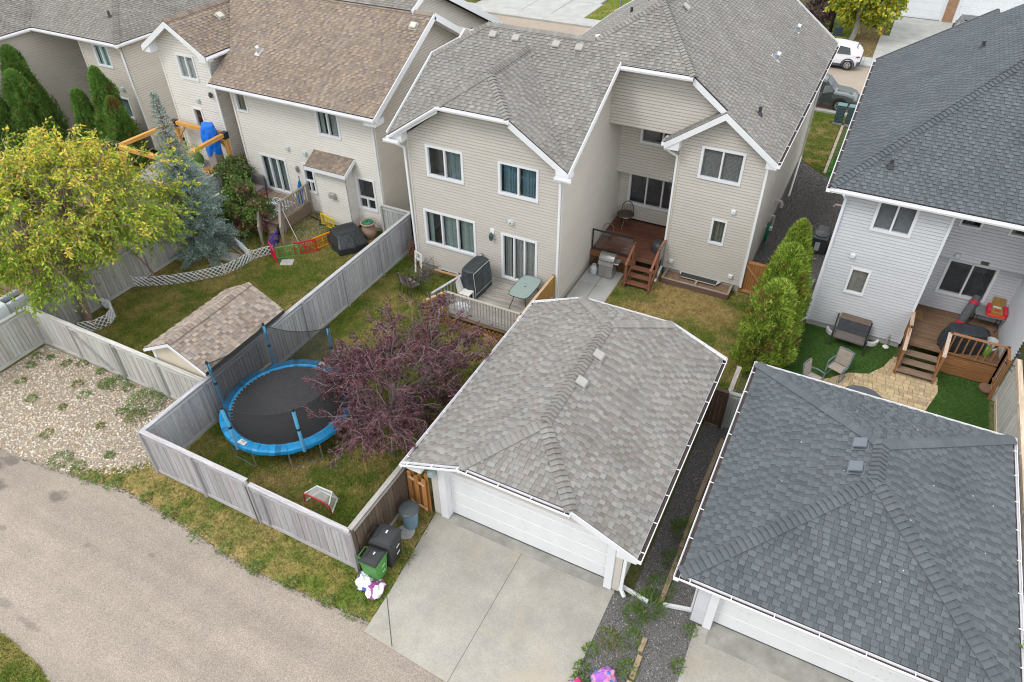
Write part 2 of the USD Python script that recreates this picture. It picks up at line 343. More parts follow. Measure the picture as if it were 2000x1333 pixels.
def plain_wall(T, tone, axis, at, poly, name='wall', m='siding', th=0.1, face=-1):
    P = [(h, at, z) if axis == 'y' else (at, h, z) for h, z in poly]
    off = np.array([0, -face * th, 0]) if axis == 'y' else np.array([-face * th, 0, 0])
    n = newell(P)
    if np.dot(n, off) > 0: P = P[::-1]
    return T.part(name, MB(tone).slab3(P, off), m)
def window(T, x0, x1, z0, z1, y, cols=2, rows=None, curtain=None, blinds=None, name='window', fw=0.075, label=None, deep=0.5, low=None, tone=WHITE, cw=(0.0, 1.0)):
    """window in a wall facing -y at y; frame proud of the wall, panes, a dim room behind"""
    f = MB(tone); a, b = y - 0.045, y + 0.09
    f.box(x0 - .02, x1 + .02, a - .012, b, z0 - .02, z0 + fw); f.box(x0 - .02, x1 + .02, a, b, z1 - fw, z1 + .017)
    f.box(x0 - .02, x0 + fw, a, b, z0 + fw, z1 - fw); f.box(x1 - fw, x1 + .02, a, b, z0 + fw, z1 - fw)
    xs = np.linspace(x0 + fw, x1 - fw, cols + 1); g = 0.03
    zlo = z0 + fw
    if low: f.box(x0 + fw, x1 - fw, a + .01, b, low - g, low + g); zlo = low + g
    for x in xs[1:-1]:
        f.box(x - g, x + g, a + .012, b, zlo, z1 - fw)
    if low: xm = (x0 + x1) / 2; f.box(xm - g, xm + g, a + .012, b, z0 + fw, low - g)
    w = T.part(name, f, 'paint', label=label)
    for k in range(cols):
        T.part('pane', MB().box(xs[k] + (g if k else 0), xs[k + 1] - (g if k < cols - 1 else 0), y + .022, y + .030, zlo, z1 - fw), 'pane', w)
    if low:
        for p, q in ((x0 + fw, xm - g), (xm + g, x1 - fw)): T.part('pane', MB().box(p, q, y + .022, y + .030, z0 + fw, low - g), 'pane', w)
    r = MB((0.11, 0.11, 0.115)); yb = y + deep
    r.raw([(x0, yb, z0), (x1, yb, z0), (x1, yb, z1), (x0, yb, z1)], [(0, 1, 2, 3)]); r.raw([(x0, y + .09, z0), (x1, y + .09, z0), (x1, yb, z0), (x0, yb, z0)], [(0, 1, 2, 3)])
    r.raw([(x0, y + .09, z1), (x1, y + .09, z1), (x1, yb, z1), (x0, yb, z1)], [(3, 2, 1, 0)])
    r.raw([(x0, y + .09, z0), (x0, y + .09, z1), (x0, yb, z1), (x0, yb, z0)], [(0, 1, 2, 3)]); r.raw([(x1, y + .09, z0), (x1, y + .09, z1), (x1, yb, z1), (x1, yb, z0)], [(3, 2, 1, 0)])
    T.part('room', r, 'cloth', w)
    if curtain:
        c = MB(curtain); n = int((x1 - x0) * 28); W = x1 - x0
        for (p, q) in ([cw] if np.ndim(cw) == 1 else cw):
            xx = np.linspace(x0 + fw + p * (W - 2 * fw), x0 + fw + q * (W - 2 * fw), max(3, int(n * (q - p))))
            yy = y + .14 + .03 * np.sin(np.arange(len(xx)) * 1.9 + x0 * 5) + .012 * np.sin(np.arange(len(xx)) * .7)
            for k in range(len(xx) - 1):
                t = np.array(curtain) * (0.85 + 0.3 * ((k * 7919) % 13) / 13)
                c.raw([(xx[k], yy[k], z0 + .03), (xx[k + 1], yy[k + 1], z0 + .03), (xx[k + 1], yy[k + 1], z1 - .04), (xx[k], yy[k], z1 - .04)], [(0, 1, 2, 3)], t)
        T.part('curtain', c, 'cloth', w)
    if blinds:
        c = MB(blinds)
        for zz in np.arange(z0 + .09, z1 - .07, .05):
            c.raw([(x0 + .05, y + .08, zz), (x1 - .05, y + .08, zz), (x1 - .05, y + .105, zz + .034), (x0 + .05, y + .105, zz + .034)], [(0, 1, 2, 3)])
        T.part('blind', c, 'cloth', w)
    return w

# ------------------------------------------------------------------ shingled roofs
def px(p):
    q = np.array([_r, _u, _f]) @ (np.asarray(p) - CAM)
    return (q[0] / q[2], q[1] / q[2], q[2])
def seen(p):
    a, b, d = px(p); return d > 0 and abs(a) < 0.735 and abs(b) < 0.5
class Roof:
    """collects shingles and ridge caps of one building; the 300 that show largest become parts"""
    def __init__(self, T, tones, expo=0.142, name='roof', deck=(0.05, 0.05, 0.05), w=(0.11, 0.22), lim=300, low=.82, jit=.055, calm=.75):
        self.T, self.tones, self.e, self.name, self.w, self.lim, self.low, self.jit = T, [np.mean(tones, 0) + calm * (np.array(t) - np.mean(tones, 0)) for t in tones], expo, name, w, lim, low, jit
        self.sh, self.caps, self.deck, self.deck_tone = [], [], MB(deck), deck
    def tone(self):
        return self.tones[rng.integers(len(self.tones))] * rng.uniform(1 - self.jit, 1 + self.jit)
    def face(self, poly, thick=0.14, under=None):
        P = np.asarray(poly, float); n = newell(P)
        if n[2] < 0: P = P[::-1]; n = -n
        u = norm(np.cross((0, 0, 1), n)) if abs(n[2]) < .9999 else np.array([1., 0, 0]); v = np.cross(n, u)
        o = P[np.argmin(P[:, 2])]
        self.deck.slab3(P, np.array([0, 0, -thick]))
        uv = Polygon(np.c_[(P - o) @ u, (P - o) @ v]).buffer(0); pr = prep(uv); a0, b0, a1, b1 = uv.bounds
        row = 0; b = b0 - 0.01
        while b < b1:
            a = a0 - rng.uniform(0, 0.4); hi = bool(rng.integers(2))
            while a < a1:
                hi = not hi; w = rng.uniform(*self.w) * (1.0 if hi else .8); t = rng.uniform(.022, .028) if hi else .010
                q = sbox(a + .003, b, a + w - .003, b + self.e * 1.04)
                if pr.contains(q): ring = [(a + .003, b), (a + w - .003, b), (a + w - .003, b + self.e * 1.04), (a + .003, b + self.e * 1.04)]
                elif pr.intersects(q):
                    g = q.intersection(uv)
                    if g.geom_type != 'Polygon' or g.area < 0.0012: a += w; continue
                    ring = list(shapely.geometry.polygon.orient(g).exterior.coords)[:-1]
                else: a += w; continue
                R = np.array(ring); top = o + R[:, :1] * u + R[:, 1:] * v
                h = t * (1 - (R[:, 1] - b) / (self.e * 1.12)) + 0.004
                up = top + h[:, None] * n; k = len(R); V = np.vstack([up, top + 0.001 * n + .022 * v])
                F = [tuple(range(k))] + [(j, k + j, k + (j + 1) % k, (j + 1) % k) for j in range(k)]
                c = up.mean(0); self.sh.append((self.score(c, n, w * self.e), V, F, self.tone() * (1.0 if hi else self.low)))
                a += w
            b += self.e; row += 1
    def score(self, c, n, area):
        d = CAM - c; L = np.linalg.norm(d)
        return area * max(np.dot(d, n), 0) / L ** 3 if seen(c) else 0
    def cap(self, p, q, n1, n2, w=0.15, e=0.15, start=0.0):
        """cap shingles from p (low end) up to q along a hip or ridge; n1, n2: normals of the two faces"""
        p, q = np.asarray(p, float), np.asarray(q, float); d = norm(q - p); L = np.linalg.norm(q - p)
        n1, n2 = norm(n1), norm(n2); m = norm(n1 + n2)
        s1 = norm(np.cross(d, n1)); s1 = s1 if np.dot(s1, n2) < 0 else -s1
        s2 = norm(np.cross(d, n2)); s2 = s2 if np.dot(s2, n1) < 0 else -s2
        k = 0.0
        while k < L:
            a, b = p + d * k, p + d * min(k + e * 1.15, L); h0, h1 = 0.078, 0.03
            V = []
            for c, h in ((a, h0), (b, h1)):
                V += [c + s1 * w + n1 * h * .8, c + s1 * .045 + n1 * h, c + m * (h + .014), c + s2 * .045 + n2 * h, c + s2 * w + n2 * h * .8,
                      c + s2 * w + n2 * .003 + d * .035, c + s1 * w + n1 * .003 + d * .035]
            F = [(0, 1, 8, 7), (1, 2, 9, 8), (2, 3, 10, 9), (3, 4, 11, 10), (4, 5, 12, 11), (6, 0, 7, 13), (0, 6, 5, 4, 3, 2, 1)]
            if np.dot(np.cross(V[1] - V[0], V[7] - V[0]), n1) < 0: F = [f[::-1] for f in F]
            t = self.tone() * .97; self.caps.append((self.score(a, m, w * e * 2), V, F, t)); k += e
    def done(self):
        T = self.T; self.path = T.part(self.name, self.deck, 'shingle')
        for L, nm, many in ((self.sh, 'shingle', 'shingles'), (self.caps, 'ridge_cap', 'ridge_caps')):
            L.sort(key=lambda s: -s[0]); rest = MB()
            for k, (sc, V, F, t) in enumerate(L):
                if k < self.lim and sc > 0: T.part(nm, MB(t).raw(V, F), 'shingle', self.path)
                else: rest.raw(V, F, t)
            if rest.n: T.part(many, rest, 'shingle', self.path, kind='stuff')
        return self.path

def gutter(T, p, q, out, name='gutter', brackets=True, tone=(0.8, 0.8, 0.83), sp=0.8):
    """open trough along p-q hung on the outward side, with its hangers"""
    p, q, out = np.asarray(p, float), np.asarray(q, float), norm(out); d = norm(q - p); U = np.array([0, 0, 1.0])
    prof = [(0.004, -0.01), (0.004, -0.125), (0.085, -0.125), (0.118, -0.06), (0.118, -0.005), (0.132, -0.005), (0.132, -0.065), (0.09, -0.14), (-0.004, -0.14), (-0.004, -0.01)]
    V = [c + out * a + U * b for c in (p, q) for a, b in prof]; n = len(prof)
    F = [(k, (k + 1) % n, n + (k + 1) % n, n + k) for k in range(n)]
    if np.dot(np.cross(V[1] - V[0], V[n] - V[0]), out) < 0: F = [f[::-1] for f in F]
    mb = MB(tone).raw(V, F)
    for c in (p, q): mb.bar(c + out * .064 + U * -.07 - d * .004, c + out * .064 + U * -.07 + d * .004, .128, .13, up=U)
    g = T.part(name, mb, 'paint')
    mb2 = MB((0.07, 0.055, 0.05)); mb2.raw([p + out * .008 - U * .10, q + out * .008 - U * .10, q + out * .105 - U * .10, p + out * .105 - U * .10], [(0, 1, 2, 3)])
    T.part('gutter_dirt', mb2, 'cloth', g)
    if brackets:
        L = np.linalg.norm(q - p); k = 0.25
        while k < L:
            c = p + d * k; T.part('bracket', MB(tone).bar(c - U * .008, c + out * .125 - U * .002, .022, .012), 'paint', g); k += sp
    return g
def fascia(T, p, q, h=0.2, th=0.03, name='fascia', tone=WHITE, out=None, drop=0.0):
    p, q = np.asarray(p, float), np.asarray(q, float)
    mb = MB(tone); U = np.array([0, 0, 1.0]); o = norm(out) * th / 2 if out is not None else np.zeros(3)
    V = [p - U * (h + drop) + o, q - U * (h + drop) + o, q - U * drop + o, p - U * drop + o]; W = [v - 2 * o for v in V]
    mb.raw(V + W, [(0, 1, 2, 3), (7, 6, 5, 4), (0, 4, 5, 1), (1, 5, 6, 2), (2, 6, 7, 3), (3, 7, 4, 0)])
    return T.part(name, mb, 'paint')
def downspout(T, pts, w=0.075, name='downspout', tone=(0.72, 0.74, 0.75)):
    mb = MB(tone)
    for a, b in zip(pts[:-1], pts[1:]): mb.bar(a, b, w, w * .75, up=(0, 1, 0))
    for p in pts[1:-1]: mb.obox(p, w * 1.12, w * 1.0, w * 1.05)
    return T.part(name, mb, 'paint')
# ------------------------------------------------------------------ ground, alley, street, lawns
def sheet(name, poly, z, m, tone=(0.2, 0.2, 0.2), kind='structure', label=None, cat=None):
    P = shapely.geometry.polygon.orient(Polygon(poly)); mb = MB(tone)
    mb.raw([(x, y, z) for x, y in list(P.exterior.coords)[:-1]], tri2d(P))
    path = fresh('/World', name); p = emit(path, mb, m); info(p, label, cat, None, kind); return p
def n2(x, y, f, seed=0, oct=3):
    return meshkit.fbm(np.stack([np.asarray(x) * f, np.asarray(y) * f, np.full(np.shape(x), seed * 1.37)], -1), oct, seed)
GREEN, OLIVE, STRAW, BROWN = np.array((0.15, 0.205, 0.038)), np.array((0.26, 0.245, 0.06)), np.array((0.47, 0.365, 0.155)), np.array((0.32, 0.235, 0.105))
def turf_tone(x, y, dry, seed):
    a = n2(x, y, 0.55, seed)[..., None]; b = n2(x, y, 2.3, seed + 5)[..., None]; c = n2(x, y, 7.0, seed + 9)[..., None]
    w = np.clip((a * 0.6 + b * 0.4 - (0.68 - 0.40 * dry)) * 3.2, 0, 1)
    g = GREEN * (1 - np.clip((b - .35) * 2, 0, 1)) + OLIVE * np.clip((b - .35) * 2, 0, 1)
    d = STRAW * (1 - np.clip((c - .42) * 3, 0, 1)) + BROWN * np.clip((c - .42) * 3, 0, 1)
    return g * (1 - w) + d * w
def inside(P, x, y): return shapely.contains_xy(P, x, y)
def lawn(name, poly, dry, seed, density=420, z=0.004, label='', h=(0.03, 0.075), green=None, step=0.16):
    P = Polygon(poly); x0, y0, x1, y1 = P.bounds; mb = MB()
    xs, ys = np.arange(x0, x1 + step, step), np.arange(y0, y1 + step, step); X, Y = np.meshgrid(xs, ys)
    idx = np.arange(X.size).reshape(X.shape)
    cx, cy = (X[:-1, :-1] + X[1:, 1:]) / 2, (Y[:-1, :-1] + Y[1:, 1:]) / 2; ok = inside(P, cx, cy)
    F = np.stack([idx[:-1, :-1], idx[:-1, 1:], idx[1:, 1:], idx[1:, :-1]], -1)[ok]
    T = (turf_tone(X.ravel(), Y.ravel(), dry, seed) if green is None else np.array(green) * (0.8 + 0.4 * n2(X.ravel(), Y.ravel(), 1.2, seed))[:, None])
    used, inv = np.unique(F, return_inverse=True)
    V = np.c_[X.ravel(), Y.ravel(), z + 0.0 * X.ravel()]
    mb.arr(V[used], inv.reshape(F.shape), T[used] * 0.9)
    p = emit(fresh('/World', name), mb, 'turf_soil'); info(p, label, None, None, 'structure')
    n = int(P.area * density * 1.3); x = rng.uniform(x0, x1, n * 2); y = rng.uniform(y0, y1, n * 2); k = inside(P, x, y); x, y = x[k], y[k]
    t = turf_tone(x, y, dry, seed) if green is None else np.array(green) * (0.7 + 0.6 * n2(x, y, 1.2, seed))[:, None]
    t = t * rng.uniform(0.6, 1.5, (len(x), 1)); return x, y, t, h
BL = []
def blades(name, label, groups, m='blade'):
    mb = MB()
    for x, y, t, h in groups:
        n = len(x)
        for _ in range(3):
            a = rng.uniform(0, 2 * np.pi, n); hh = rng.uniform(*h, n); w = rng.uniform(.008, .018, n); ln = rng.uniform(.2, 1.1, n) * hh
            bx, by = x + rng.normal(0, .02, n), y + rng.normal(0, .02, n)
            V = np.empty((n, 3, 3)); V[:, 0] = np.c_[bx - np.sin(a) * w, by + np.cos(a) * w, np.full(n, .003)]
            V[:, 1] = np.c_[bx + np.sin(a) * w, by - np.cos(a) * w, np.full(n, .003)]
            V[:, 2] = np.c_[bx + np.cos(a) * ln, by + np.sin(a) * ln, hh]
            mb.arr(V.reshape(-1, 3), np.arange(n * 3).reshape(-1, 3), np.repeat(t * rng.uniform(.85, 1.15, (n, 1)), 3, 0))
    p = emit(fresh('/World', name), mb, m); info(p, label, 'grass', None, 'stuff')

sheet('ground', [(-260, -160), (260, -160), (260, 330), (-260, 330)], -0.02, 'turf_soil', (0.12, 0.125, 0.05), label='flat ground under the yards and beyond')
sheet('alley_road', [(-200, 1.7), (-60, 1.9), (-15.9, 2.15), (-13.6, 1.95), (-5, 1.8), (60, 1.5), (60, 6.2), (1.0, 6.42), (-7.66, 6.72), (-9.2, 6.62), (-11.65, 6.5), (-14.2, 6.72), (-16.8, 6.85), (-19, 6.5), (-21.8, 6.2), (-26, 5.7), (-40, 5.3), (-200, 5.0)],
      -0.008, 'asphalt', label='worn grey asphalt back alley')
mat('stain', None, .9, var=(12, .75, 1.3), spec=.1)
sheet('street', [(-200, 46.6), (200, 46.6), (200, 55.7), (-200, 55.7)], -0.008, 'road', label='tan residential street behind the houses')
def slabs(name, rects, m, z0, z1, label, tone=(0.4, 0.4, 0.38)):
    T = Thing(name, label, None, (0, 0, 0), kind='structure'); 
    for x0, x1, y0, y1 in rects:
        T.part('slab', MB(tone).cbox(x0 + .007, x1 - .007, y0 + .007, y1 - .007, z0, z1, .008), m)
    return T
slabs('sidewalk', [(x, x + 2.45, 55.75, 57.6) for x in np.arange(-48, 12, 2.45)], 'slab', -0.1, 0.11, 'far pavement of pale slabs across the street')
slabs('near_kerb', [(x, x + 3, 46.2, 46.55) for x in np.arange(-21, 9, 3)], 'slab', -0.1, 0.1, 'near kerb of the street')
slabs('far_driveway', [(-33.2, -28.75, 57.65, 62), (-28.7, -26.0, 57.65, 62), (-25.95, -23.1, 57.65, 62), (-33.2, -28.75, 62.05, 67), (-28.7, -26.0, 62.05, 67), (-25.95, -23.4, 62.05, 67)], 'slab', -0.1, 0.1, 'pale concrete driveway across the street at the top of the photo')
slabs('far_driveway', [(-1.0, 4.0, 57.65, 63.4), (-0.4, 4.0, 63.43, 69.2), (4.03, 9, 57.65, 69.2)], 'slab', -0.1, 0.1, 'concrete driveway leading to the white garage doors across the street')
# the two garage aprons
T = Thing('driveway', 'broad concrete driveway in front of the beige garage', None, (-5, 8, 0), kind='structure')
T.part('slab', MB().prism([(-7.97, 10.42), (-7.72, 7.75), (-7.66, 6.45), (-5.115, 6.3), (-5.115, 10.05), (-5.115, 10.42)], -.15, .02), 'concrete')
T.part('slab', MB().prism([(-5.1, 10.42), (-5.1, 6.3), (-2.5, 6.2), (-2.42, 7.8), (-2.4, 10.42)], -.15, .022), 'concrete')
T.part('joint', MB((0.1, 0.095, 0.085)).box(-5.118, -5.097, 6.3, 10.42, -.1, .0195), 'stone')
T.part('joint', MB((0.1, 0.095, 0.085)).prism([(-7.715, 7.52), (-7.685, 7.52), (-6.78, 6.44), (-6.81, 6.44)], .0, .0235), 'stone')
T.part('threshold', MB().prism([(-7.68, 10.62), (-7.62, 10.3), (-2.6, 10.3), (-2.55, 10.62)], -.1, .028), 'concrete_dirty', label='darker stained strip of concrete at the garage door')
T = Thing('driveway', 'concrete driveway in front of the dark roofed garage', None, (3, 8, 0), kind='structure')
T.part('slab', MB().prism([(-.21, 10.45), (-.16, 6.0), (2.4, 5.9), (2.4, 10.0), (2.4, 10.45)], -.15, .02), 'concrete')
T.part('slab', MB().prism([(2.42, 10.45), (2.42, 5.9), (6.3, 5.8), (6.3, 10.45)], -.15, .022), 'concrete')
T.part('threshold', MB().prism([(0.12, 10.72), (0.12, 10.05), (5.3, 10.05), (5.3, 10.72)], -.1, .028), 'concrete_dirty')
# lawns
G = []
G.append(lawn('back_lawn', [(-16.4, 7.9), (-8.9, 7.9), (-8.9, 21.1), (-15.4, 21.1), (-16.4, 22.2)], 0.62, 3, label='patchy lawn around the trampoline'))
G.append(lawn('back_lawn', [(-8.9, 17.2), (-1.45, 17.6), (-1.4, 25.3), (-5.9, 25.3), (-6.9, 24.6), (-7.25, 24.6), (-7.3, 17.9), (-8.9, 17.9)], 0.86, 8, label='yellowed lawn behind the beige garage'))
G.append(lawn('back_lawn', [(-25.2, 10.45), (-16.5, 10.45), (-16.5, 22.2), (-20, 22.7), (-25.2, 22.7)], 0.66, 5, label='lawn around the brown roofed shed'))
G.append(lawn('verge', [(-17.4, 7.6), (-19.1, 6.62), (-18.9, 6.5), (-16.8, 6.86), (-14.2, 6.72), (-11.65, 6.5), (-9.2, 6.62), (-7.68, 6.75), (-7.74, 7.8), (-8.0, 10.4), (-8.85, 10.4), (-8.85, 7.83), (-16.5, 7.83), (-16.9, 8.2)], 0.8, 11, step=.045, label='strip of yellowing grass between the grey fence and the alley'))
G.append(lawn('verge', [(-19.5, -3), (-12, -3), (-13.3, 1.85), (-14.2, 2.1), (-15.9, 2.25), (-19.5, 2.2)], 0.45, 12, 400, step=.06, label='grass on the near side of the alley'))
G.append(lawn('front_lawn', [(-2.6, 39), (-1.25, 37.7), (-1.3, 44.6), (-0.9, 46.15), (-3.1, 46.15)], 0.5, 14, 260, h=(.03, .07), label='yellow and green front lawn between the two houses'))
G.append(lawn('front_lawn', [(-1.1, 37.5), (1.2, 37.5), (1.2, 46.15), (-.8, 46.15)], 0.1, 15, 260, label='bright green strip of front lawn', green=(0.10, 0.25, 0.06)))
G.append(lawn('far_lawn', [(-23.0, 57.7), (-1.1, 57.7), (-1.1, 70), (-23.2, 70)], 0.45, 16, 30, h=(.04, .09), label='lawn across the street', step=.4))
G.append(lawn('turf', [(-0.5, 18.1), (.9, 18.1), (.9, 21.0), (1.95, 22.15), (2.7, 22.4), (3.12, 23.3), (3.4, 24.2), (3.4, 24.5), (.1, 24.5), (-.1, 25), (-.5, 25)], 0, 20, 700, h=(.02, .035), label='smooth green turf left of the paver patio', green=(0.068, 0.135, 0.032), z=0.006))
G.append(lawn('turf', [(4.83, 23.95), (4.86, 22.5), (4.5, 21.3), (4.3, 18.1), (6.4, 18.1), (6.42, 23.6)], 0, 21, 700, h=(.02, .035), label='smooth green turf right of the paver patio', green=(0.068, 0.135, 0.032), z=0.006))
blades('grass', 'short green and yellow blades of grass on the lawns', G)
sheet('side_yard', [(-34, 4), (-25.4, 4), (-25.4, 19.5), (-34, 19.5)], -.012, 'mulch', label='bare brown ground behind the left fence')
sheet('mulch_bed', [(-2.4, 57.75), (-.95, 57.75), (-.85, 66), (-2.9, 66)], 0.008, 'mulch', label='brown leafy bed beside the far driveway')
sheet('gravel_bed', [(-25.2, 10.38), (-16.6, 10.38), (-16.6, 8.2), (-17.0, 7.9), (-17.7, 7.1), (-19.0, 6.45), (-21.8, 6.15), (-25.2, 5.75)], 0.001, 'gravel_pale', label='bed of pale stones behind the grey fence')
sheet('gravel_strip', [(-2.42, 6.5), (-.17, 6.4), (-.1, 17.55), (-1.95, 17.55), (-1.95, 10.4), (-2.4, 10.4)], 0.001, 'gravel_dark', label='strip of dark gravel between the two garages')
sheet('gravel_strip', [(-2.75, 25.4), (.15, 25.4), (.15, 37.5), (-1.2, 37.55), (-2.55, 38.9), (-2.75, 40)], 0.001, 'gravel_dark', label='dark gravel passage between the two houses')
sheet('gravel_patch', [(-22.9, 21.9), (-22.0, 20.5), (-21.8, 19.7), (-21.2, 19.8), (-20.7, 20.6), (-21.0, 21.6), (-20.9, 22.7), (-22.4, 22.7)], 0.0085, 'gravel_pale', label='patch of pale pea gravel in front of the cream house')
def rocks(name, label, poly, n, sizes, tones, seed, z=0.0):
    """loose stones: a few prototypes, instanced"""
    R = np.random.default_rng(seed); P = Polygon(poly); x0, y0, x1, y1 = P.bounds
    pi = UsdGeom.PointInstancer.Define(stage, fresh('/World', name)); protos = []
    for k, t in enumerate(tones):
        pts = R.normal(size=(9, 3)); pts /= np.linalg.norm(pts, axis=1, keepdims=True); pts *= R.uniform(.75, 1.1, (9, 1)) * np.array([1.1, .85, .62])
        pr = emit(f'{pi.GetPath()}/stone_shape' + (f'_{k:03d}' if k else ''), MB(t).hull(pts), 'stone'); protos.append(pr.GetPath())
    x, y = R.uniform(x0, x1, n * 3), R.uniform(y0, y1, n * 3); k = inside(P, x, y); x, y = x[k][:n], y[k][:n]; n = len(x)
    s = R.uniform(*sizes, n) * R.uniform(.7, 1.1, n)
    pi.CreatePrototypesRel().SetTargets(protos); pi.CreateProtoIndicesAttr(Vt.IntArray.FromNumpy(R.integers(0, len(tones), n).astype(np.int32)))
    pi.CreatePositionsAttr(Vt.Vec3fArray.FromNumpy(np.c_[x, y, z + s * .3].astype(np.float32)))
    pi.CreateScalesAttr(Vt.Vec3fArray.FromNumpy(np.repeat(s[:, None], 3, 1).astype(np.float32)))
    q = R.normal(size=(n, 4)); q[:, 1:3] *= .35; q /= np.linalg.norm(q, axis=1, keepdims=True)
    pi.CreateOrientationsAttr(Vt.QuathArray([Gf.Quath(float(a), float(b), float(c), float(d)) for a, b, c, d in q]))
    info(pi.GetPrim(), label, 'stones', None, 'stuff')
BED = [(-25.15, 10.3), (-16.65, 10.3), (-16.65, 8.0), (-17.4, 7.25), (-19.0, 6.5), (-21.8, 6.2), (-25.2, 5.8)]
rocks('pale_stones', 'loose pale river stones covering the bed behind the grey fence', BED, 15000, (.022, .06),
      [(.66, .57, .45), (.74, .68, .58), (.50, .41, .30), (.40, .35, .29), (.70, .66, .60), (.45, .32, .21), (.56, .46, .33), (.33, .30, .27)], 31)
rocks('dark_stones', 'loose dark gravel between the two garages', [(-2.4, 6.5), (-.17, 6.4), (-.1, 17.5), (-1.95, 17.5), (-1.95, 10.4), (-2.4, 10.4)], 16000, (.014, .034),
      [(.12, .12, .125), (.18, .175, .175), (.25, .24, .235), (.09, .09, .095), (.21, .185, .165), (.36, .35, .33), (.15, .145, .15), (.2, .195, .2)], 32)
rocks('dark_stones', 'loose dark gravel in the passage between the two houses', [(-2.7, 25.6), (.1, 25.4), (.1, 37.5), (-1.2, 37.5), (-2.6, 38.8)], 12000, (.015, .036),
      [(.12, .112, .11), (.17, .152, .145), (.22, .195, .182), (.09, .085, .085), (.29, .27, .25)], 33)
rocks('pea_gravel', 'pale pea gravel beside the weathered deck steps of the cream house', [(-22.8, 21.9), (-22.0, 20.6), (-21.8, 19.8), (-21.2, 19.9), (-20.8, 20.6), (-21.1, 21.6), (-21.0, 22.6), (-22.4, 22.6)], 2200, (.015, .035),
      [(.42, .38, .33), (.52, .48, .43), (.34, .3, .26)], 34, .008)
EDGE = [(-22.5, 6.08), (-21.8, 6.2), (-19, 6.5), (-16.8, 6.85), (-14.2, 6.72), (-11.65, 6.5), (-9.2, 6.62), (-7.66, 6.72)]
rocks('edge_gravel', 'crumbs of gravel and earth along the ragged asphalt edge', list(shapely.LineString(EDGE).buffer(.11).exterior.coords), 2600, (.012, .035), [(.25, .22, .18), (.33, .28, .22), (.17, .15, .12), (.4, .35, .28), (.12, .11, .1)], 35, -.004)
# timber edging down the gravel strip, each length its own part
T = Thing('timber_edging', 'row of weathered timbers lying along the dark gravel strip', 'edging', (-1.23, 11, 0))
for y0, y1, dx in ((6.3, 7.35, -.03), (7.42, 8.3, .0), (8.36, 9.0, .02), (9.1, 9.5, -.02), (10.6, 12.4, .02), (12.45, 14.2, .0), (14.25, 17.0, -.02)):
    T.part('timber', MB((0.36, 0.27, 0.18)).obox((-1.22 + dx, (y0 + y1) / 2, .035), .12, y1 - y0, .1, rng.normal(0, .012)), 'wood_y')
# stones and slabs lying about
single('flagstone', 'round grey stepping stone beside the grey rubbish bin', 'stepping stone', MB((0.36, 0.36, 0.36)).lathe((-8.38, 9.44, 0), [(.25, 0), (.27, .03), (.24, .05)], 11), 'stone')
single('flagstone', 'square grey slab behind the white lattice near the blue spruce', 'paving slab', MB((0.36, 0.35, 0.34)).obox((-23.3, 17.95, .02), .75, .6, .05, .2), 'stone')
single('flagstone', 'pale paving slab below the green and red play panels', 'paving slab', MB((0.45, 0.45, 0.44)).obox((-20.75, 18.75, .02), .55, .45, .05, .5), 'stone')
T = Thing('landing', 'pale concrete pad below the steel barbecue', None, (-8.1, 23, 0), kind='structure')
for y0, y1 in ((20.0, 21.55), (21.57, 23.1), (23.12, 24.5)):
    for x0, x1 in ((-8.85, -8.1), (-8.08, -7.34)): T.part('slab', MB((0.44, 0.42, 0.37)).cbox(x0, x1, y0, y1, -.05, .045 + rng.uniform(0, .004), .01), 'slab')
T.part('edge_board', MB((0.28, 0.19, 0.13)).box(-7.33, -7.29, 18.6, 24.5, 0, .06), 'wood_y')
T.part('edge_board', MB((0.28, 0.19, 0.13)).box(-8.9, -8.86, 20, 24.4, 0, .06), 'wood_y')
# patio of tumbled pavers
PAT = Polygon([(.3, 20.9), (.95, 21.15), (1.98, 22.2), (2.62, 22.46), (3.05, 23.1), (3.3, 23.85), (3.62, 23.85), (3.6, 23.3), (4.8, 23.35), (4.85, 22.5), (4.5, 21.3), (4.3, 19.4), (.3, 19.4)])
T = Thing('patio', 'curved patio of tan tumbled pavers below the wooden steps', None, (2.8, 22, 0), kind='structure')
Pb = MB((0.2, 0.17, 0.12)); Pb.raw([(x, y, .005) for x, y in list(PAT.exterior.coords)[:-1]], tri2d(PAT)); T.part('bedding', Pb, 'stone')
yy = 19.4; kk = 0
pav, rest = [], MB()
while yy < 24.0:
    hh = rng.choice([.15, .2, .2]); xx = .2 - rng.uniform(0, .2)
    while xx < 5.0:
        ww = rng.choice([.15, .2, .28]); g = sbox(xx + .007, yy + .007, xx + ww - .007, yy + hh - .007).intersection(PAT)
        if g.geom_type == 'Polygon' and g.area > .004:
            t = np.array((0.47, 0.36, 0.22)) * rng.uniform(.78, 1.15) + rng.normal(0, .008, 3)
            pav.append((list(g.exterior.coords)[:-1], rng.uniform(.028, .038), t, g.centroid.y))
        xx += ww
    yy += hh
pav.sort(key=lambda p: -p[3])
for k, (ring, zt, t, _) in enumerate(pav):
    if k < 300: T.part('paver', MB(t).prism(ring, .006, zt), 'stone')
    else: rest.prism(ring, .006, zt, t)
if rest.n: T.part('pavers', rest, 'stone', kind='stuff')

T = Thing('garden_edging', 'pale strip of edging between the two front lawns', 'edging', (-1.25, 41, 0))
for y in np.arange(37.8, 44.5, .85): T.part('block', MB((.42, .36, .28)).obox((-1.22, y + .4, .03), .14, .8, .09, rng.normal(0, .01)), 'stone')
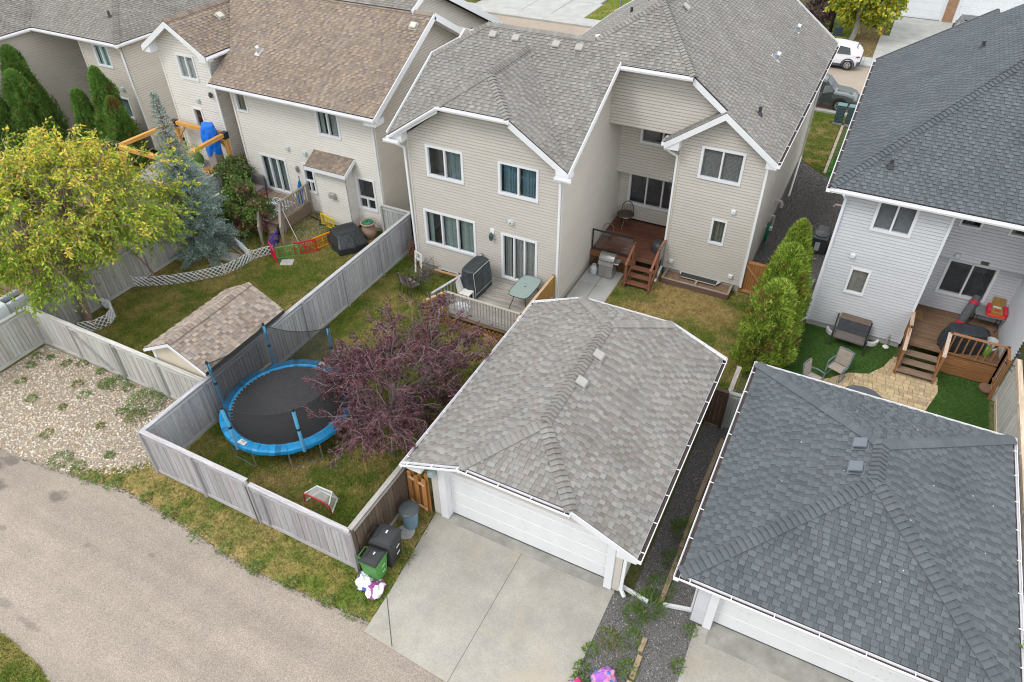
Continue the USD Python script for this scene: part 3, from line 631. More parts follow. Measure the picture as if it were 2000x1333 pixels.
# ------------------------------------------------------------------ the beige duplex
BEIGE = (0.50, 0.47, 0.425); BEIGE2 = (0.54, 0.51, 0.46); CREAM = (0.65, 0.625, 0.58); GREYS = (0.52, 0.53, 0.555); TAUPE = (0.58, 0.535, 0.475)
A3 = np.array
GREY_SH = [(0.237, 0.226, 0.206), (0.261, 0.250, 0.230), (0.217, 0.206, 0.189), (0.241, 0.222, 0.206), (0.225, 0.202, 0.189), (0.278, 0.271, 0.255), (0.237, 0.234, 0.223), (0.253, 0.242, 0.218)]
BROWN_SH = [(0.267, 0.211, 0.163), (0.301, 0.241, 0.185), (0.232, 0.181, 0.142), (0.215, 0.168, 0.146), (0.288, 0.245, 0.198), (0.249, 0.215, 0.185), (0.327, 0.249, 0.176), (0.202, 0.159, 0.142)]
DARK_SH = [(0.106, 0.121, 0.131), (0.114, 0.129, 0.139), (0.099, 0.113, 0.124), (0.109, 0.120, 0.128), (0.120, 0.132, 0.142)]
TAN_SH = [(0.310, 0.249, 0.202), (0.258, 0.202, 0.163), (0.353, 0.292, 0.241), (0.224, 0.176, 0.146), (0.292, 0.258, 0.232), (0.387, 0.327, 0.275), (0.327, 0.284, 0.241)]
FAR_SH = [(0.244, 0.227, 0.202), (0.218, 0.202, 0.181), (0.265, 0.252, 0.231), (0.202, 0.185, 0.164), (0.231, 0.223, 0.210)]

H = Thing('duplex_house', 'beige two storey duplex with grey roof in the middle of the photo', 'house', (-9, 21.1, 0))
holes = [(-14.57, -12.97, 4.48, 5.76), (-11.46, -9.85, 4.46, 5.75), (-14.93, -12.56, 1.34, 2.94), (-11.38, -9.85, .7, 2.77)]
siding(H, BEIGE, 'y', 21.13, [(-15.37, .26), (-8.94, .26), (-8.94, 5.95), (-8.9, 5.98), (-10.9, 7.36), (-13.55, 7.36), (-15.4, 6.02)], holes)
H.part('foundation', MB((.33, .32, .30)).box(-15.36, -14.44, 21.16, 21.3, -.3, .26), 'stone'); H.part('foundation', MB((.33, .32, .30)).box(-13.5, -8.95, 21.16, 21.3, -.3, .26), 'stone'); H.part('foundation', MB((.33, .32, .30)).box(-14.44, -13.5, 21.16, 21.3, -.3, -.12), 'stone')
siding(H, BEIGE, 'x', -8.94, [(21.13, .3), (27.65, .3), (27.65, 8.3), (24.95, 8.2), (21.13, 6.2)], (), 1, name='wall', label='long blank side wall of pale siding')
H.part('foundation', MB((.40, .39, .37)).box(-9.1, -8.93, 21.2, 27.6, -.3, .3), 'stone')
plain_wall(H, BEIGE, 'x', -15.37, [(21.13, -.2), (30.5, -.2), (30.5, 6.2), (25.8, 8.6), (21.13, 6.0)], th=-.1, face=-1)
plain_wall(H, BEIGE, 'y', 30.4, [(-15.37, -.2), (-2.9, -.2), (-2.9, 6), (-15.37, 6)], face=1)
TEAL = (0.27, 0.33, 0.31)
window(H, -14.57, -12.97, 4.48, 5.76, 21.13, curtain=(.14, .2, .21), cw=[(.55, .98)])
window(H, -11.46, -9.85, 4.46, 5.75, 21.13, curtain=(.12, .19, .22), cw=[(.06, .42), (.58, .97)])
window(H, -14.93, -12.56, 1.34, 2.94, 21.13, cols=3, curtain=TEAL, cw=[(.02, .12), (.36, .62), (.7, .97)])
window(H, -11.38, -9.85, .7, 2.77, 21.13, cols=3, curtain=(.30, .31, .295), cw=[(.02, .22), (.36, .98)], name='patio_door', low=None)
window(H, -14.44, -13.5, -.12, .25, 21.16, cols=2, curtain=(.04, .3, .25), name='basement_window')
H.part('corner_trim', MB((.55, .52, .47)).box(-15.41, -15.33, 21.09, 21.2, .26, 6.0), 'paint')
H.part('corner_trim', MB((.55, .53, .50)).box(-8.99, -8.9, 21.09, 21.2, .26, 6.0), 'paint')
H.part('wall_vent', MB((.5, .56, .57)).cbox(-11.06, -10.9, 21.0, 21.14, 3.3, 3.46, .02), 'plastic')
H.part('wall_vent', MB((.5, .56, .57)).cbox(-10.98, -10.84, 21.0, 21.14, 3.28, 3.42, .02), 'plastic')
lp = MB((.75, .76, .77)).box(-11.86, -11.7, 21.08, 21.14, 2.62, 2.86); H.part('lamp_plate', lp, 'paint')
H.part('porch_lamp', MB((.05, .08, .085)).lathe((-11.78, 20.98, 2.38), [(.03, 0), (.085, .08), (.09, .24), (.05, .32), (.02, .36)], 8), 'plastic')
# recess with the bulkhead, middle wall and lower wall
siding(H, BEIGE, 'y', 25.55, [(-8.94, 5.99), (-5.93, 5.99), (-4.42, 7.2), (-5.83, 8.2), (-8.94, 8.2)])
siding(H, BEIGE2, 'y', 27.1, [(-8.94, 3.26), (-5.9, 3.26), (-5.9, 6.0), (-8.94, 6.0)], [(-8.05, -6.2, 4.75, 5.85)])
window(H, -8.05, -6.2, 4.75, 5.85, 27.1)
siding(H, BEIGE2, 'y', 27.65, [(-8.94, .84), (-5.9, .84), (-5.9, 3.3), (-8.94, 3.3)], [(-8.5, -6.2, 1.58, 3.08)])
window(H, -8.5, -6.2, 1.58, 3.08, 27.65, cols=3)
H.part('soffit', MB((.5, .46, .4)).box(-8.94, -5.9, 25.56, 27.1, 5.97, 6.02), 'paint'); H.part('soffit', MB((.5, .46, .4)).box(-8.94, -5.9, 27.1, 27.66, 3.24, 3.28), 'paint')
H.part('wall_vent', MB((.45, .52, .52)).cbox(-6.65, -6.48, 27.0, 27.12, 3.34, 3.5, .02), 'plastic')
siding(H, BEIGE, 'x', -5.93, [(25.35, .3), (27.65, .3), (27.65, 6.0), (25.35, 6.2)], (), -1)
# projecting bay
siding(H, BEIGE, 'y', 25.35, [(-5.93, .3), (-2.71, .3), (-2.71, 5.95), (-4.42, 7.2), (-5.93, 6.15)], [(-5.14, -3.55, 4.62, 5.88), (-4.28, -3.71, 1.96, 3.05)])
window(H, -5.14, -3.55, 4.62, 5.88, 25.35, blinds=(.17, .17, .165))
window(H, -4.28, -3.71, 1.96, 3.05, 25.35, cols=1, curtain=(.17, .18, .15), fw=.06)
H.part('foundation', MB((.36, .35, .33)).box(-5.9, -5.15, 25.38, 25.55, -.3, .3), 'stone'); H.part('foundation', MB((.36, .35, .33)).box(-3.5, -2.72, 25.38, 25.55, -.3, .3), 'stone'); H.part('foundation', MB((.36, .35, .33)).box(-5.15, -3.5, 25.38, 25.55, -.3, -.15), 'stone')
window(H, -5.15, -3.5, -.12, .28, 25.36, cols=2, name='basement_window')
for a, z in ((-3.56, 3.52), (-5.63, .68), (-3.14, .68)):
    H.part('wall_vent', MB((.62, .66, .68)).cbox(a - .09, a + .09, 25.25, 25.36, z - .09, z + .09, .025), 'plastic')
siding(H, (.46, .43, .38), 'x', -2.71, [(25.35, .25), (39.0, .25), (39.0, 6.2), (25.35, 6.2)], (), 1)
H.part('foundation', MB((.36, .35, .33)).box(-2.9, -2.70, 25.4, 39, -.3, .25), 'stone')
plain_wall(H, BEIGE, 'y', 38.9, [(-13.5, -.2), (-2.71, -.2), (-2.71, 6.0), (-7.96, 9.7), (-13.5, 6)], face=1)
H.part('corner_trim', MB((.56, .55, .53)).box(-2.76, -2.67, 25.31, 25.42, .3, 5.95), 'paint')
H.part('corner_trim', MB((.5, .46, .4)).box(-5.97, -5.89, 25.31, 25.42, .3, 6.1), 'paint')
for yy, zz in ((31.3, 1.3), (32.0, .95)):
    H.part('vent_pipe', MB((.62, .60, .57)).tube([(-2.7, yy, zz), (-2.45, yy, zz), (-2.4, yy, zz - .12), (-2.4, yy, zz - .3)], .05, 8), 'plastic')
H.part('vent_pipe', MB((.6, .56, .52)).tube([(-2.7, 30.6, .9), (-2.5, 30.6, .9), (-2.5, 30.6, .15)], .045, 8), 'plastic')
# roof
Fm = lambda x, y: (x, y, 6.06 + .55 * (y - 20.7))
RR = Roof(H, GREY_SH)
vt = (-12.23, 25.13, 8.49)
RR.face([Fm(-15.95, 20.7), vt, Fm(-8.5, 20.7), Fm(-8.5, 25.0), Fm(-5.77, 25.0), Fm(-7.96, 27.8), Fm(-9.8, 25.85), Fm(-14.35, 25.85), Fm(-15.95, 24.15)])
e0, e1, k0, k1, ap = (-15.95, 20.7, 6.06), (-8.5, 20.7, 6.06), (-13.63, 20.7, 7.57), (-10.83, 20.7, 7.57), (-12.23, 22.05, 8.49)
RR.face([e0, k0, ap, vt]); RR.face([e1, vt, ap, k1]); RR.face([k0, k1, ap])
RR.face([Fm(-15.95, 24.15), Fm(-14.35, 25.85), (-15.95, 27.55, 7.96)])
RR.face([(-15.95, 27.55, 7.96), Fm(-14.35, 25.85), Fm(-9.8, 25.85), (-14.0, 31, 6.06), (-15.95, 31, 6.06)])
a1, a2 = (-7.96, 27.8, 9.97), (-7.96, 39.4, 9.97)
RR.face([a1, Fm(-9.8, 25.85), (-14.0, 31, 6.06), (-14.0, 39.4, 6.06), a2])
RR.face([a1, a2, (-2.38, 39.4, 5.95), (-2.38, 24.9, 5.95), (-4.42, 24.9, 7.42), (-4.42, 25.1, 7.42), (-5.77, 25.1, 8.39)])
RR.face([(-4.42, 24.9, 7.42), (-4.42, 25.6, 7.42), (-6.46, 25.6, 5.95), (-6.46, 24.9, 5.95)])
nm, nl, nr, nh = A3((0, -.55, 1)), A3((-.65, 0, 1)), A3((.65, 0, 1)), A3((0, -.68, 1))
RR.cap(k0, ap, nl, nh); RR.cap(k1, ap, nr, nh); RR.cap(ap, vt, nl, nr)
RR.cap(Fm(-15.95, 24.15), Fm(-14.35, 25.85), nm, A3((-.55, 0, 1))); RR.cap(Fm(-14.35, 25.85), Fm(-9.8, 25.85), nm, -nm * A3((1, 1, -1)))
RR.cap(Fm(-9.8, 25.85), a1, nm, nl); RR.cap(Fm(-5.77, 25.0), a1, nm, A3((.72, 0, 1))); RR.cap(a1, a2, A3((-.65, 0, 1)), A3((.72, 0, 1)))
rp = RR.done()
def box_vent(T, rp, c, nrm, tone=(.33, .315, .29), s=.3, rz=0.0, name='roof_vent'):
    n = norm(nrm); u = norm(np.cross((0, 0, 1), n)); v = np.cross(n, u); B = np.array([u, v, n]).T; c = np.asarray(c, float)
    mb = MB(tone)
    q = lambda a, b, h: c + B @ np.array([a, b, h])
    mb.hull([q(a * s * .62, b * s * .62, h) for a in (-1, 1) for b in (-1, 1) for h in (.02, .03)], np.array(tone) * .9)
    mb.hull([q(a * s * .40, b * s * .40, h) for a in (-1, 1) for b in (-1, 1) for h in (.02, .12)], np.array(tone) * .45)
    mb.hull([q(a * s * .5 * k, b * s * .5 * k, h) for a in (-1, 1) for b in (-1, 1) for h, k in ((.09, 1), (.125, 1), (.15, .88))], tone)
    return T.part(name, mb, 'plastic', rp)
def pipe_vent(T, rp, c, h=.35, r=.06, tone=(.04, .04, .045), cone=True, name='vent_pipe'):
    c = np.asarray(c, float); mb = MB(tone).lathe(c - A3((0, 0, .1)), [(r, 0), (r, h + .1), (r * .8, h + .11)], 10)
    if cone: mb.lathe(c - A3((0, 0, .05)), [(r * 2.2, 0), (r * 1.1, .16)], 10)
    return T.part(name, mb, 'plastic', rp)
def hood_vent(T, rp, c, nrm, tone=(.62, .66, .68), s=.17):
    n = norm(nrm); dn = norm(A3((n[0], n[1], 0))); c = np.asarray(c, float); sd = np.cross(n, dn)
    mb = MB(tone)
    mb.hull([c + sd * a * s + norm(dn - n * np.dot(dn, n)) * b * s * 1.3 + n * .012 for a in (-1, 1) for b in (-1, 1)] + [c + sd * a * s + n * .02 for a in (-1, 1)], A3(tone) * .85)
    mb.tube([c - A3((0, 0, .05)), c + A3((0, 0, .14)), c + A3((0, 0, .2)) + dn * .06, c + A3((0, 0, .17)) + dn * .17], s * .62, 10)
    return T.part('roof_vent', mb, 'metal', rp)
for x in (-13.86, -12.87, -11.18, -10.25): box_vent(H, rp, Fm(x, 25.35), (0, -.55, 1))
R_ = lambda x, y: (x, y, 5.95 + .72 * (-2.38 - x))
hood_vent(H, rp, R_(-4.1, 36.3), (.72, 0, 1)); hood_vent(H, rp, R_(-4.15, 31.9), (.72, 0, 1)); pipe_vent(H, rp, R_(-3.6, 26.75), .3)
box_vent(H, rp, R_(-7.4, 28.7), (.72, 0, 1)); pipe_vent(H, rp, (-10.25, 31.0, 8.35), .4); hood_vent(H, rp, (-9.7, 31.9, 8.75), (-.65, 0, 1)); hood_vent(H, rp, (-10.0, 26.8, 8.5), (-.65, 0, 1))
# eave trim
up = A3((0, 0, 1.0))
fascia(H, (-15.97, 20.68, 6.0), (-13.64, 20.68, 7.52), .22, out=(0, -1, 0)); fascia(H, (-10.82, 20.68, 7.52), (-8.5, 20.68, 6.03), .24, out=(0, -1, 0))
gutter(H, (-13.66, 20.69, 7.56), (-10.8, 20.69, 7.56), (0, -1, 0), sp=20, brackets=False); gutter(H, (-15.93, 20.69, 6.04), (-13.66, 20.69, 7.55), (0, -1, 0), brackets=False)
H.part('rake_trim', MB(WHITE).bar((-15.98, 20.7, 6.07), (-15.98, 24.2, 8.0), .03, .2).bar((-15.98, 24.15, 7.97), (-15.98, 27.5, 7.97), .03, .2), 'paint')
H.part('rake_trim', MB(WHITE).bar((-8.47, 20.6, 6.05), (-8.47, 25.0, 8.45), .03, .2), 'paint')
H.part('eave_return', MB(WHITE).hull([(-15.9, 20.7, 5.83), (-15.35, 20.7, 5.83), (-15.35, 21.1, 5.83), (-15.9, 21.1, 5.83), (-15.9, 20.7, 6.0), (-15.35, 20.7, 6.3), (-15.35, 21.1, 6.3), (-15.9, 21.1, 6.0)]), 'paint')
H.part('eave_return', MB(WHITE).hull([(-8.5, 20.66, 5.83), (-9.0, 20.66, 5.83), (-9.0, 21.1, 5.83), (-8.5, 21.1, 5.83), (-8.5, 20.66, 6.0), (-9.0, 20.66, 6.3), (-9.0, 21.1, 6.3), (-8.5, 21.1, 6.0)]), 'paint')
gutter(H, (-16.0, 20.55, 5.98), (-15.35, 20.55, 5.98), (0, -1, 0), brackets=False); gutter(H, (-8.95, 20.55, 5.98), (-8.36, 20.55, 5.98), (0, -1, 0), brackets=False)
gutter(H, (-8.46, 24.98, 8.42), (-5.8, 24.98, 8.42), (0, -1, 0), brackets=False)
fascia(H, (-5.8, 25.07, 8.36), (-4.42, 25.07, 7.36), .24, out=(0, -1, 0)); fascia(H, (-6.47, 24.88, 5.93), (-4.42, 24.88, 7.4), .25, out=(0, -1, 0)); fascia(H, (-4.42, 24.88, 7.4), (-2.36, 24.88, 5.93), .25, out=(0, -1, 0))
H.part('eave_return', MB(WHITE).hull([(-6.46, 24.9, 5.68), (-5.93, 24.9, 5.68), (-5.93, 25.3, 5.68), (-6.46, 25.3, 5.68), (-6.46, 24.9, 5.85), (-5.93, 24.9, 6.2), (-5.93, 25.3, 6.2), (-6.46, 25.3, 5.85)]), 'paint')
H.part('eave_return', MB(WHITE).hull([(-2.38, 24.9, 5.68), (-2.75, 24.9, 5.68), (-2.75, 25.3, 5.68), (-2.38, 25.3, 5.68), (-2.38, 24.9, 5.85), (-2.75, 24.9, 6.05), (-2.75, 25.3, 6.05), (-2.38, 25.3, 5.85)]), 'paint')
gutter(H, (-6.47, 24.9, 5.92), (-6.47, 25.55, 5.92), (-1, 0, 0), brackets=False); gutter(H, (-2.38, 24.85, 5.92), (-2.38, 39.4, 5.92), (1, 0, 0), sp=1.5)
gutter(H, (-14.0, 31.0, 6.02), (-14.0, 39.4, 6.02), (-1, 0, 0), brackets=False)
H.part('rake_trim', MB(WHITE).bar((-7.96, 39.43, 9.95), (-2.38, 39.43, 5.93), .03, .2).bar((-7.96, 39.43, 9.95), (-14.0, 39.43, 6.02), .03, .2), 'paint')
H.part('soffit', MB((.7, .7, .7)).raw([(-2.4, 24.9, 5.76), (-2.72, 24.9, 5.76), (-2.72, 39.4, 5.76), (-2.4, 39.4, 5.76)], [(0, 1, 2, 3)]), 'paint')
downspout(H, [(-8.75, 20.62, 5.84), (-8.97, 21.05, 5.45), (-8.97, 21.06, .3), (-8.97, 20.9, .12)])
downspout(H, [(-15.7, 20.62, 5.84), (-15.48, 21.0, 5.5), (-15.48, 21.1, .3)])
downspout(H, [(-6.5, 24.95, 5.8), (-6.45, 25.1, 5.6), (-6.02, 25.3, 5.3), (-5.99, 25.3, .35), (-5.96, 24.4, .1)])
downspout(H, [(-2.7, 25.28, 5.7), (-2.66, 25.28, .3)])
downspout(H, [(-2.3, 38.6, 5.8), (-2.6, 38.7, 5.5), (-2.62, 38.75, .3), (-2.4, 34.4, .08)])
# ------------------------------------------------------------------ cream house on the left
L = Thing('cream_house', 'cream two storey house with brown shingled roof left of the beige duplex', 'house', (-22, 22.75, 0))
siding(L, CREAM, 'y', 22.75, [(-26.1, .15), (-18.15, .15), (-18.15, 5.75), (-26.1, 5.75)], [(-25.2, -23.65, .72, 2.52), (-22.65, -22.03, 1.12, 2.57), (-19.6, -18.6, 1.02, 2.58), (-21.28, -20.05, 4.2, 5.4), (-25.88, -25.23, 4.47, 5.47)])
window(L, -25.2, -23.65, .72, 2.52, 22.75, cols=3, curtain=(.22, .28, .26), cw=[(.08, .5), (.7, .98)], name='patio_door')
window(L, -22.65, -22.03, 1.12, 2.57, 22.75, cols=1, low=1.72); window(L, -19.6, -18.6, 1.02, 2.58, 22.75, cols=1, low=1.6)
window(L, -21.28, -20.05, 4.2, 5.4, 22.75, curtain=(.35, .36, .34), cw=[(.02, .25), (.55, .97)]); window(L, -25.88, -25.23, 4.47, 5.47, 22.75, cols=1, curtain=(.25, .24, .22), fw=.06)
L.part('foundation', MB((.42, .40, .37)).box(-26.1, -18.16, 22.78, 22.95, -.3, .15), 'stone')
siding(L, TAUPE, 'x', -18.15, [(22.75, .15), (31.2, .15), (31.2, 6.0), (27, 8.4), (22.75, 6.0)], (), 1)
siding(L, TAUPE, 'x', -27.17, [(22.88, .15), (27, .15), (27, 6.6), (22.88, 6.6)], (), 1); siding(L, TAUPE, 'x', -26.1, [(22.75, .15), (27, .15), (27, 5.8), (22.75, 5.8)], (), -1)
siding(L, CREAM, 'y', 22.88, [(-30.28, .15), (-27.17, .15), (-27.17, 6.94), (-28.73, 7.95), (-30.28, 6.94)], [(-29.16, -28.06, 5.42, 6.54), (-29.1, -28.48, 2.93, 4.03)])
window(L, -29.16, -28.06, 5.42, 6.54, 22.88, blinds=(.4, .4, .39)); window(L, -29.1, -28.48, 2.93, 4.03, 22.88, cols=1)
siding(L, TAUPE, 'x', -30.28, [(22.88, .15), (30, .15), (30, 6.6), (22.88, 6.6)], (), -1)
plain_wall(L, CREAM, 'y', 31.2, [(-29, 0), (-18.15, 0), (-18.15, 5.8), (-29, 5.8)], face=1)
for x in (-26.06, -18.19): L.part('corner_trim', MB((.66, .64, .60)).box(x - .05, x + .05, 22.7, 22.8, .15, 5.7), 'paint')
for x in (-30.24, -27.21): L.part('corner_trim', MB((.66, .64, .60)).box(x - .05, x + .05, 22.84, 22.93, .15, 6.55), 'paint')
for x, z in ((-23.3, 3.16), (-22.3, 3.12)): L.part('wall_vent', MB((.45, .55, .53)).cbox(x - .1, x + .1, 22.63, 22.76, z - .1, z + .1, .03), 'plastic')
L.part('wall_vent', MB((.4, .5, .49)).cbox(-28.6, -28.4, 22.76, 22.9, 4.35, 4.55, .03), 'plastic'); L.part('porch_lamp', MB((.06, .06, .06)).lathe((-27.5, 22.78, 4.76), [(.04, 0), (.1, .1), (.06, .25)], 8), 'plastic')
L.part('porch_lamp', MB((.22, .2, .17)).lathe((-22.95, 22.68, 2.05), [(.04, 0), (.08, .1), (.08, .25), (.03, .32)], 8), 'plastic')
L.part('light_fixture', MB((.2, .2, .21)).cbox(-27.16, -27.04, 23.4, 23.55, 4.9, 5.1, .02), 'plastic')
# closet bump-out with its own little roof
siding(L, CREAM, 'y', 22.2, [(-21.42, .08), (-19.75, .08), (-19.75, 3.0), (-21.42, 3.0)]); siding(L, CREAM, 'x', -19.75, [(22.2, .08), (22.75, .08), (22.75, 3.3), (22.2, 3.0)], (), 1)
siding(L, CREAM, 'x', -21.42, [(22.2, .08), (22.75, .08), (22.75, 3.3), (22.2, 3.0)], (), -1)
L.part('wall_vent', MB((.3, .29, .27)).cbox(-20.75, -20.4, 22.02, 22.21, 1.55, 1.8, .03), 'plastic')
L.part('cable_box', MB((.45, .55, .53)).cbox(-21.85, -21.65, 22.62, 22.75, .5, .75, .03), 'plastic')
R1 = Roof(L, BROWN_SH, calm=.75)
R1.face([(-26.6, 22.1, 5.82), (-17.6, 22.1, 5.82), (-17.6, 27, 8.55), (-29.1, 27, 8.55), (-26.71, 23.91, 6.83), (-26.65, 23.7, 6.71)])
R1.face([(-17.6, 27, 8.55), (-17.6, 31.9, 5.82), (-29.4, 31.9, 5.82), (-29.4, 27, 8.55)])
R1.face([(-26.77, 22.42, 6.83), (-26.77, 25.5, 6.83), (-28.73, 27.2, 8.1), (-28.73, 22.42, 8.1)])
R1.face([(-30.68, 22.42, 6.83), (-28.73, 22.42, 8.1), (-28.73, 27, 8.1), (-30.68, 27, 6.83)])
R1.cap((-28.73, 22.42, 8.1), (-28.73, 26.3, 8.1), (-.65, 0, 1), (.65, 0, 1)); R1.cap((-29.1, 27, 8.56), (-17.6, 27, 8.56), (0, -.55, 1), (0, .55, 1))
l1 = R1.done()
R2 = Roof(L, BROWN_SH, name='small_roof', w=(.16, .3)); R2.face([(-21.72, 21.92, 2.98), (-19.5, 21.92, 2.98), (-19.5, 22.74, 3.42), (-21.72, 22.74, 3.42)]); R2.done()
fascia(L, (-21.74, 21.91, 2.97), (-19.48, 21.91, 2.97), .17, out=(0, -1, 0)); L.part('rake_trim', MB(WHITE).bar((-19.48, 21.9, 2.9), (-19.48, 22.73, 3.34), .03, .17), 'paint')
gutter(L, (-26.6, 22.09, 5.8), (-17.6, 22.09, 5.8), (0, -1, 0), sp=1.1)
L.part('rake_trim', MB(WHITE).bar((-17.57, 22.05, 5.72), (-17.57, 27.02, 8.49), .03, .26).bar((-17.57, 27.0, 8.49), (-17.57, 31.9, 5.75), .03, .26), 'paint')
L.part('soffit', MB((.72, .72, .71)).raw([(-17.58, 22.2, 5.68), (-18.15, 22.2, 5.68), (-18.15, 27, 8.38), (-17.58, 27, 8.38)], [(0, 1, 2, 3)]).raw([(-17.58, 31.8, 5.68), (-18.15, 31.8, 5.68), (-18.15, 27, 8.38), (-17.58, 27, 8.38)], [(0, 1, 2, 3)]), 'paint')
L.part('eave_return', MB(WHITE).cbox(-18.2, -17.58, 22.1, 22.7, 5.45, 5.7, .01), 'paint')
fascia(L, (-30.7, 22.4, 6.81), (-28.73, 22.4, 8.08), .26, out=(0, -1, 0)); fascia(L, (-28.73, 22.4, 8.08), (-26.75, 22.4, 6.81), .26, out=(0, -1, 0))
L.part('soffit', MB((.72, .72, .71)).raw([(-30.66, 22.43, 6.68), (-28.73, 22.43, 7.93), (-28.73, 22.9, 7.93), (-30.66, 22.9, 6.68)], [(0, 1, 2, 3)]).raw([(-26.8, 22.43, 6.68), (-28.73, 22.43, 7.93), (-28.73, 22.9, 7.93), (-26.8, 22.9, 6.68)], [(3, 2, 1, 0)]), 'paint')
L.part('eave_return', MB(WHITE).hull([(a, b, c) for a, zt in ((-30.68, 6.7), (-30.2, 6.98)) for b in (22.42, 22.87) for c in (6.54, zt)]), 'paint')
L.part('eave_return', MB(WHITE).hull([(a, b, c) for a, zt in ((-26.77, 6.7), (-27.22, 6.98)) for b in (22.42, 22.87) for c in (6.54, zt)]), 'paint')
gutter(L, (-26.77, 22.45, 6.8), (-26.77, 23.9, 6.8), (1, 0, 0), brackets=False)
downspout(L, [(-26.7, 22.6, 6.65), (-27.05, 22.75, 6.25), (-27.12, 22.8, 6.0), (-27.12, 22.8, .3)])
downspout(L, [(-18.1, 22.02, 5.68), (-18.22, 22.65, 5.3), (-18.22, 22.67, 1.9), (-18.16, 22.6, 1.5), (-18.16, 22.6, .3)], tone=(.66, .68, .68))
hood_vent(L, l1, (-25.0, 23.95, 6.86), (0, -.55, 1), (.7, .72, .73)); box_vent(L, l1, (-18.2, 26.3, 8.17), (0, -.55, 1), (.5, .48, .42)); box_vent(L, l1, (-28.1, 25.0, 7.72), (.65, 0, 1), (.5, .48, .42))
# front wing of the same house, seen past the ridge
siding(L, (.6, .57, .52), 'x', -19.0, [(26.4, 6), (34.3, 6), (34.3, 6.2), (28.4, 9.1), (26.4, 8.3)], (), 1)
R3 = Roof(L, FAR_SH, name='front_roof'); R3.face([(-18.6, 28.4, 9.3), (-18.6, 34.86, 6.12), (-28, 34.86, 6.12), (-28, 28.4, 9.3)]); R3.face([(-18.6, 26.9, 8.6), (-18.6, 28.4, 9.3), (-28, 28.4, 9.3), (-28, 26.9, 8.6)]); R3.done()
L.part('rake_trim', MB(WHITE).bar((-18.57, 28.4, 9.24), (-18.57, 34.9, 6.04), .03, .3).bar((-18.57, 26.8, 8.56), (-18.57, 28.4, 9.24), .03, .22), 'paint')
L.part('porch_roof', MB(WHITE).bar((-18.2, 28.2, 7.75), (-18.2, 31.6, 6.5), .06, .26), 'paint')
L.part('porch_wall', MB((.3, .17, .09)).box(-18.7, -18.6, 28.4, 32.0, 5.0, 6.6), 'wood_y')
# ------------------------------------------------------------------ taupe house far left
W = Thing('taupe_house', 'taupe house with greenish grey roof at the top left corner', 'house', (-36, 24, 0))
siding(W, (.52, .475, .42), 'y', 24.15, [(-37.9, .1), (-34.7, .1), (-34.7, 5.8), (-37.9, 5.8)], [(-36.93, -35.82, 4.45, 5.59), (-36.5, -35.5, 1.75, 2.9)])
window(W, -36.93, -35.82, 4.45, 5.59, 24.15, curtain=(.36, .5, .47), cw=[(.04, .4), (.5, .98)]); window(W, -36.5, -35.5, 1.75, 2.9, 24.15, cols=1, curtain=(.3, .38, .36))
siding(W, TAUPE, 'x', -34.7, [(24.15, .1), (40, .1), (40, 5.8), (24.15, 5.8)], (), 1); siding(W, TAUPE, 'x', -41.2, [(17, .1), (27.6, .1), (27.6, 5.9), (17, 5.9)], (), 1)
siding(W, TAUPE, 'y', 27.5, [(-41.2, .1), (-37.9, .1), (-37.9, 5.9), (-41.2, 5.9)]); siding(W, (.52, .475, .42), 'y', 25.6, [(-38.9, 3.4), (-37.9, 3.4), (-37.9, 5.8), (-38.9, 5.8)])
siding(W, TAUPE, 'x', -37.9, [(24.15, .1), (27.5, .1), (27.5, 5.8), (24.15, 5.8)], (), -1)
plain_wall(W, TAUPE, 'y', 40, [(-50, 0), (-34.7, 0), (-34.7, 5.8), (-50, 5.8)], face=1); plain_wall(W, TAUPE, 'y', 17.0, [(-50, 0), (-41.2, 0), (-41.2, 5.8), (-50, 5.8)])
W.part('corner_trim', MB((.6, .58, .55)).box(-37.95, -37.86, 24.1, 24.2, .1, 5.75), 'paint'); W.part('corner_trim', MB((.6, .58, .55)).box(-41.25, -41.16, 16.95, 17.05, .1, 5.75), 'paint')
W.part('wall_vent', MB((.4, .48, .5)).cbox(-35.75, -35.55, 24.03, 24.17, 3.3, 3.5, .03), 'plastic')
R4 = Roof(W, FAR_SH)
R4.face([(-40.8, 23.7, 6), (-34.3, 23.7, 6), (-39.3, 28.7, 8.5), (-45.8, 28.7, 8.5)]); R4.face([(-34.3, 23.7, 6), (-34.3, 42, 6), (-39.3, 42, 8.5), (-39.3, 28.7, 8.5)])
R4.face([(-40.8, 23.7, 6), (-45.8, 28.7, 8.5), (-45.8, 16.5, 8.5), (-40.8, 16.5, 6)]); R4.face([(-45.8, 16.5, 8.5), (-45.8, 28.7, 8.5), (-39.3, 28.7, 8.5), (-39.3, 42, 8.5), (-50, 42, 8.4), (-50, 16.5, 8.4)])
R4.cap((-34.3, 23.7, 6), (-39.3, 28.7, 8.5), (0, -.5, 1), (.5, 0, 1)); w1 = R4.done()
gutter(W, (-40.7, 23.68, 5.98), (-34.18, 23.68, 5.98), (0, -1, 0), sp=1.2); gutter(W, (-34.3, 23.56, 5.98), (-34.3, 41, 5.98), (1, 0, 0), brackets=False); gutter(W, (-40.8, 17, 5.98), (-40.8, 23.6, 5.98), (1, 0, 0), brackets=False)
W.part('soffit', MB((.55, .53, .5)).raw([(-34.3, 23.7, 5.85), (-41.2, 23.7, 5.85), (-41.2, 27.5, 5.85), (-34.3, 27.5, 5.85)], [(0, 1, 2, 3)]).raw([(-40.8, 16.6, 5.85), (-41.2, 16.6, 5.85), (-41.2, 23.7, 5.85), (-40.8, 23.7, 5.85)], [(0, 1, 2, 3)]), 'paint')
downspout(W, [(-34.35, 23.62, 5.85), (-34.62, 24.0, 5.5), (-34.62, 24.08, .2)]); pipe_vent(W, w1, (-36.1, 25.1, 6.7), .3)
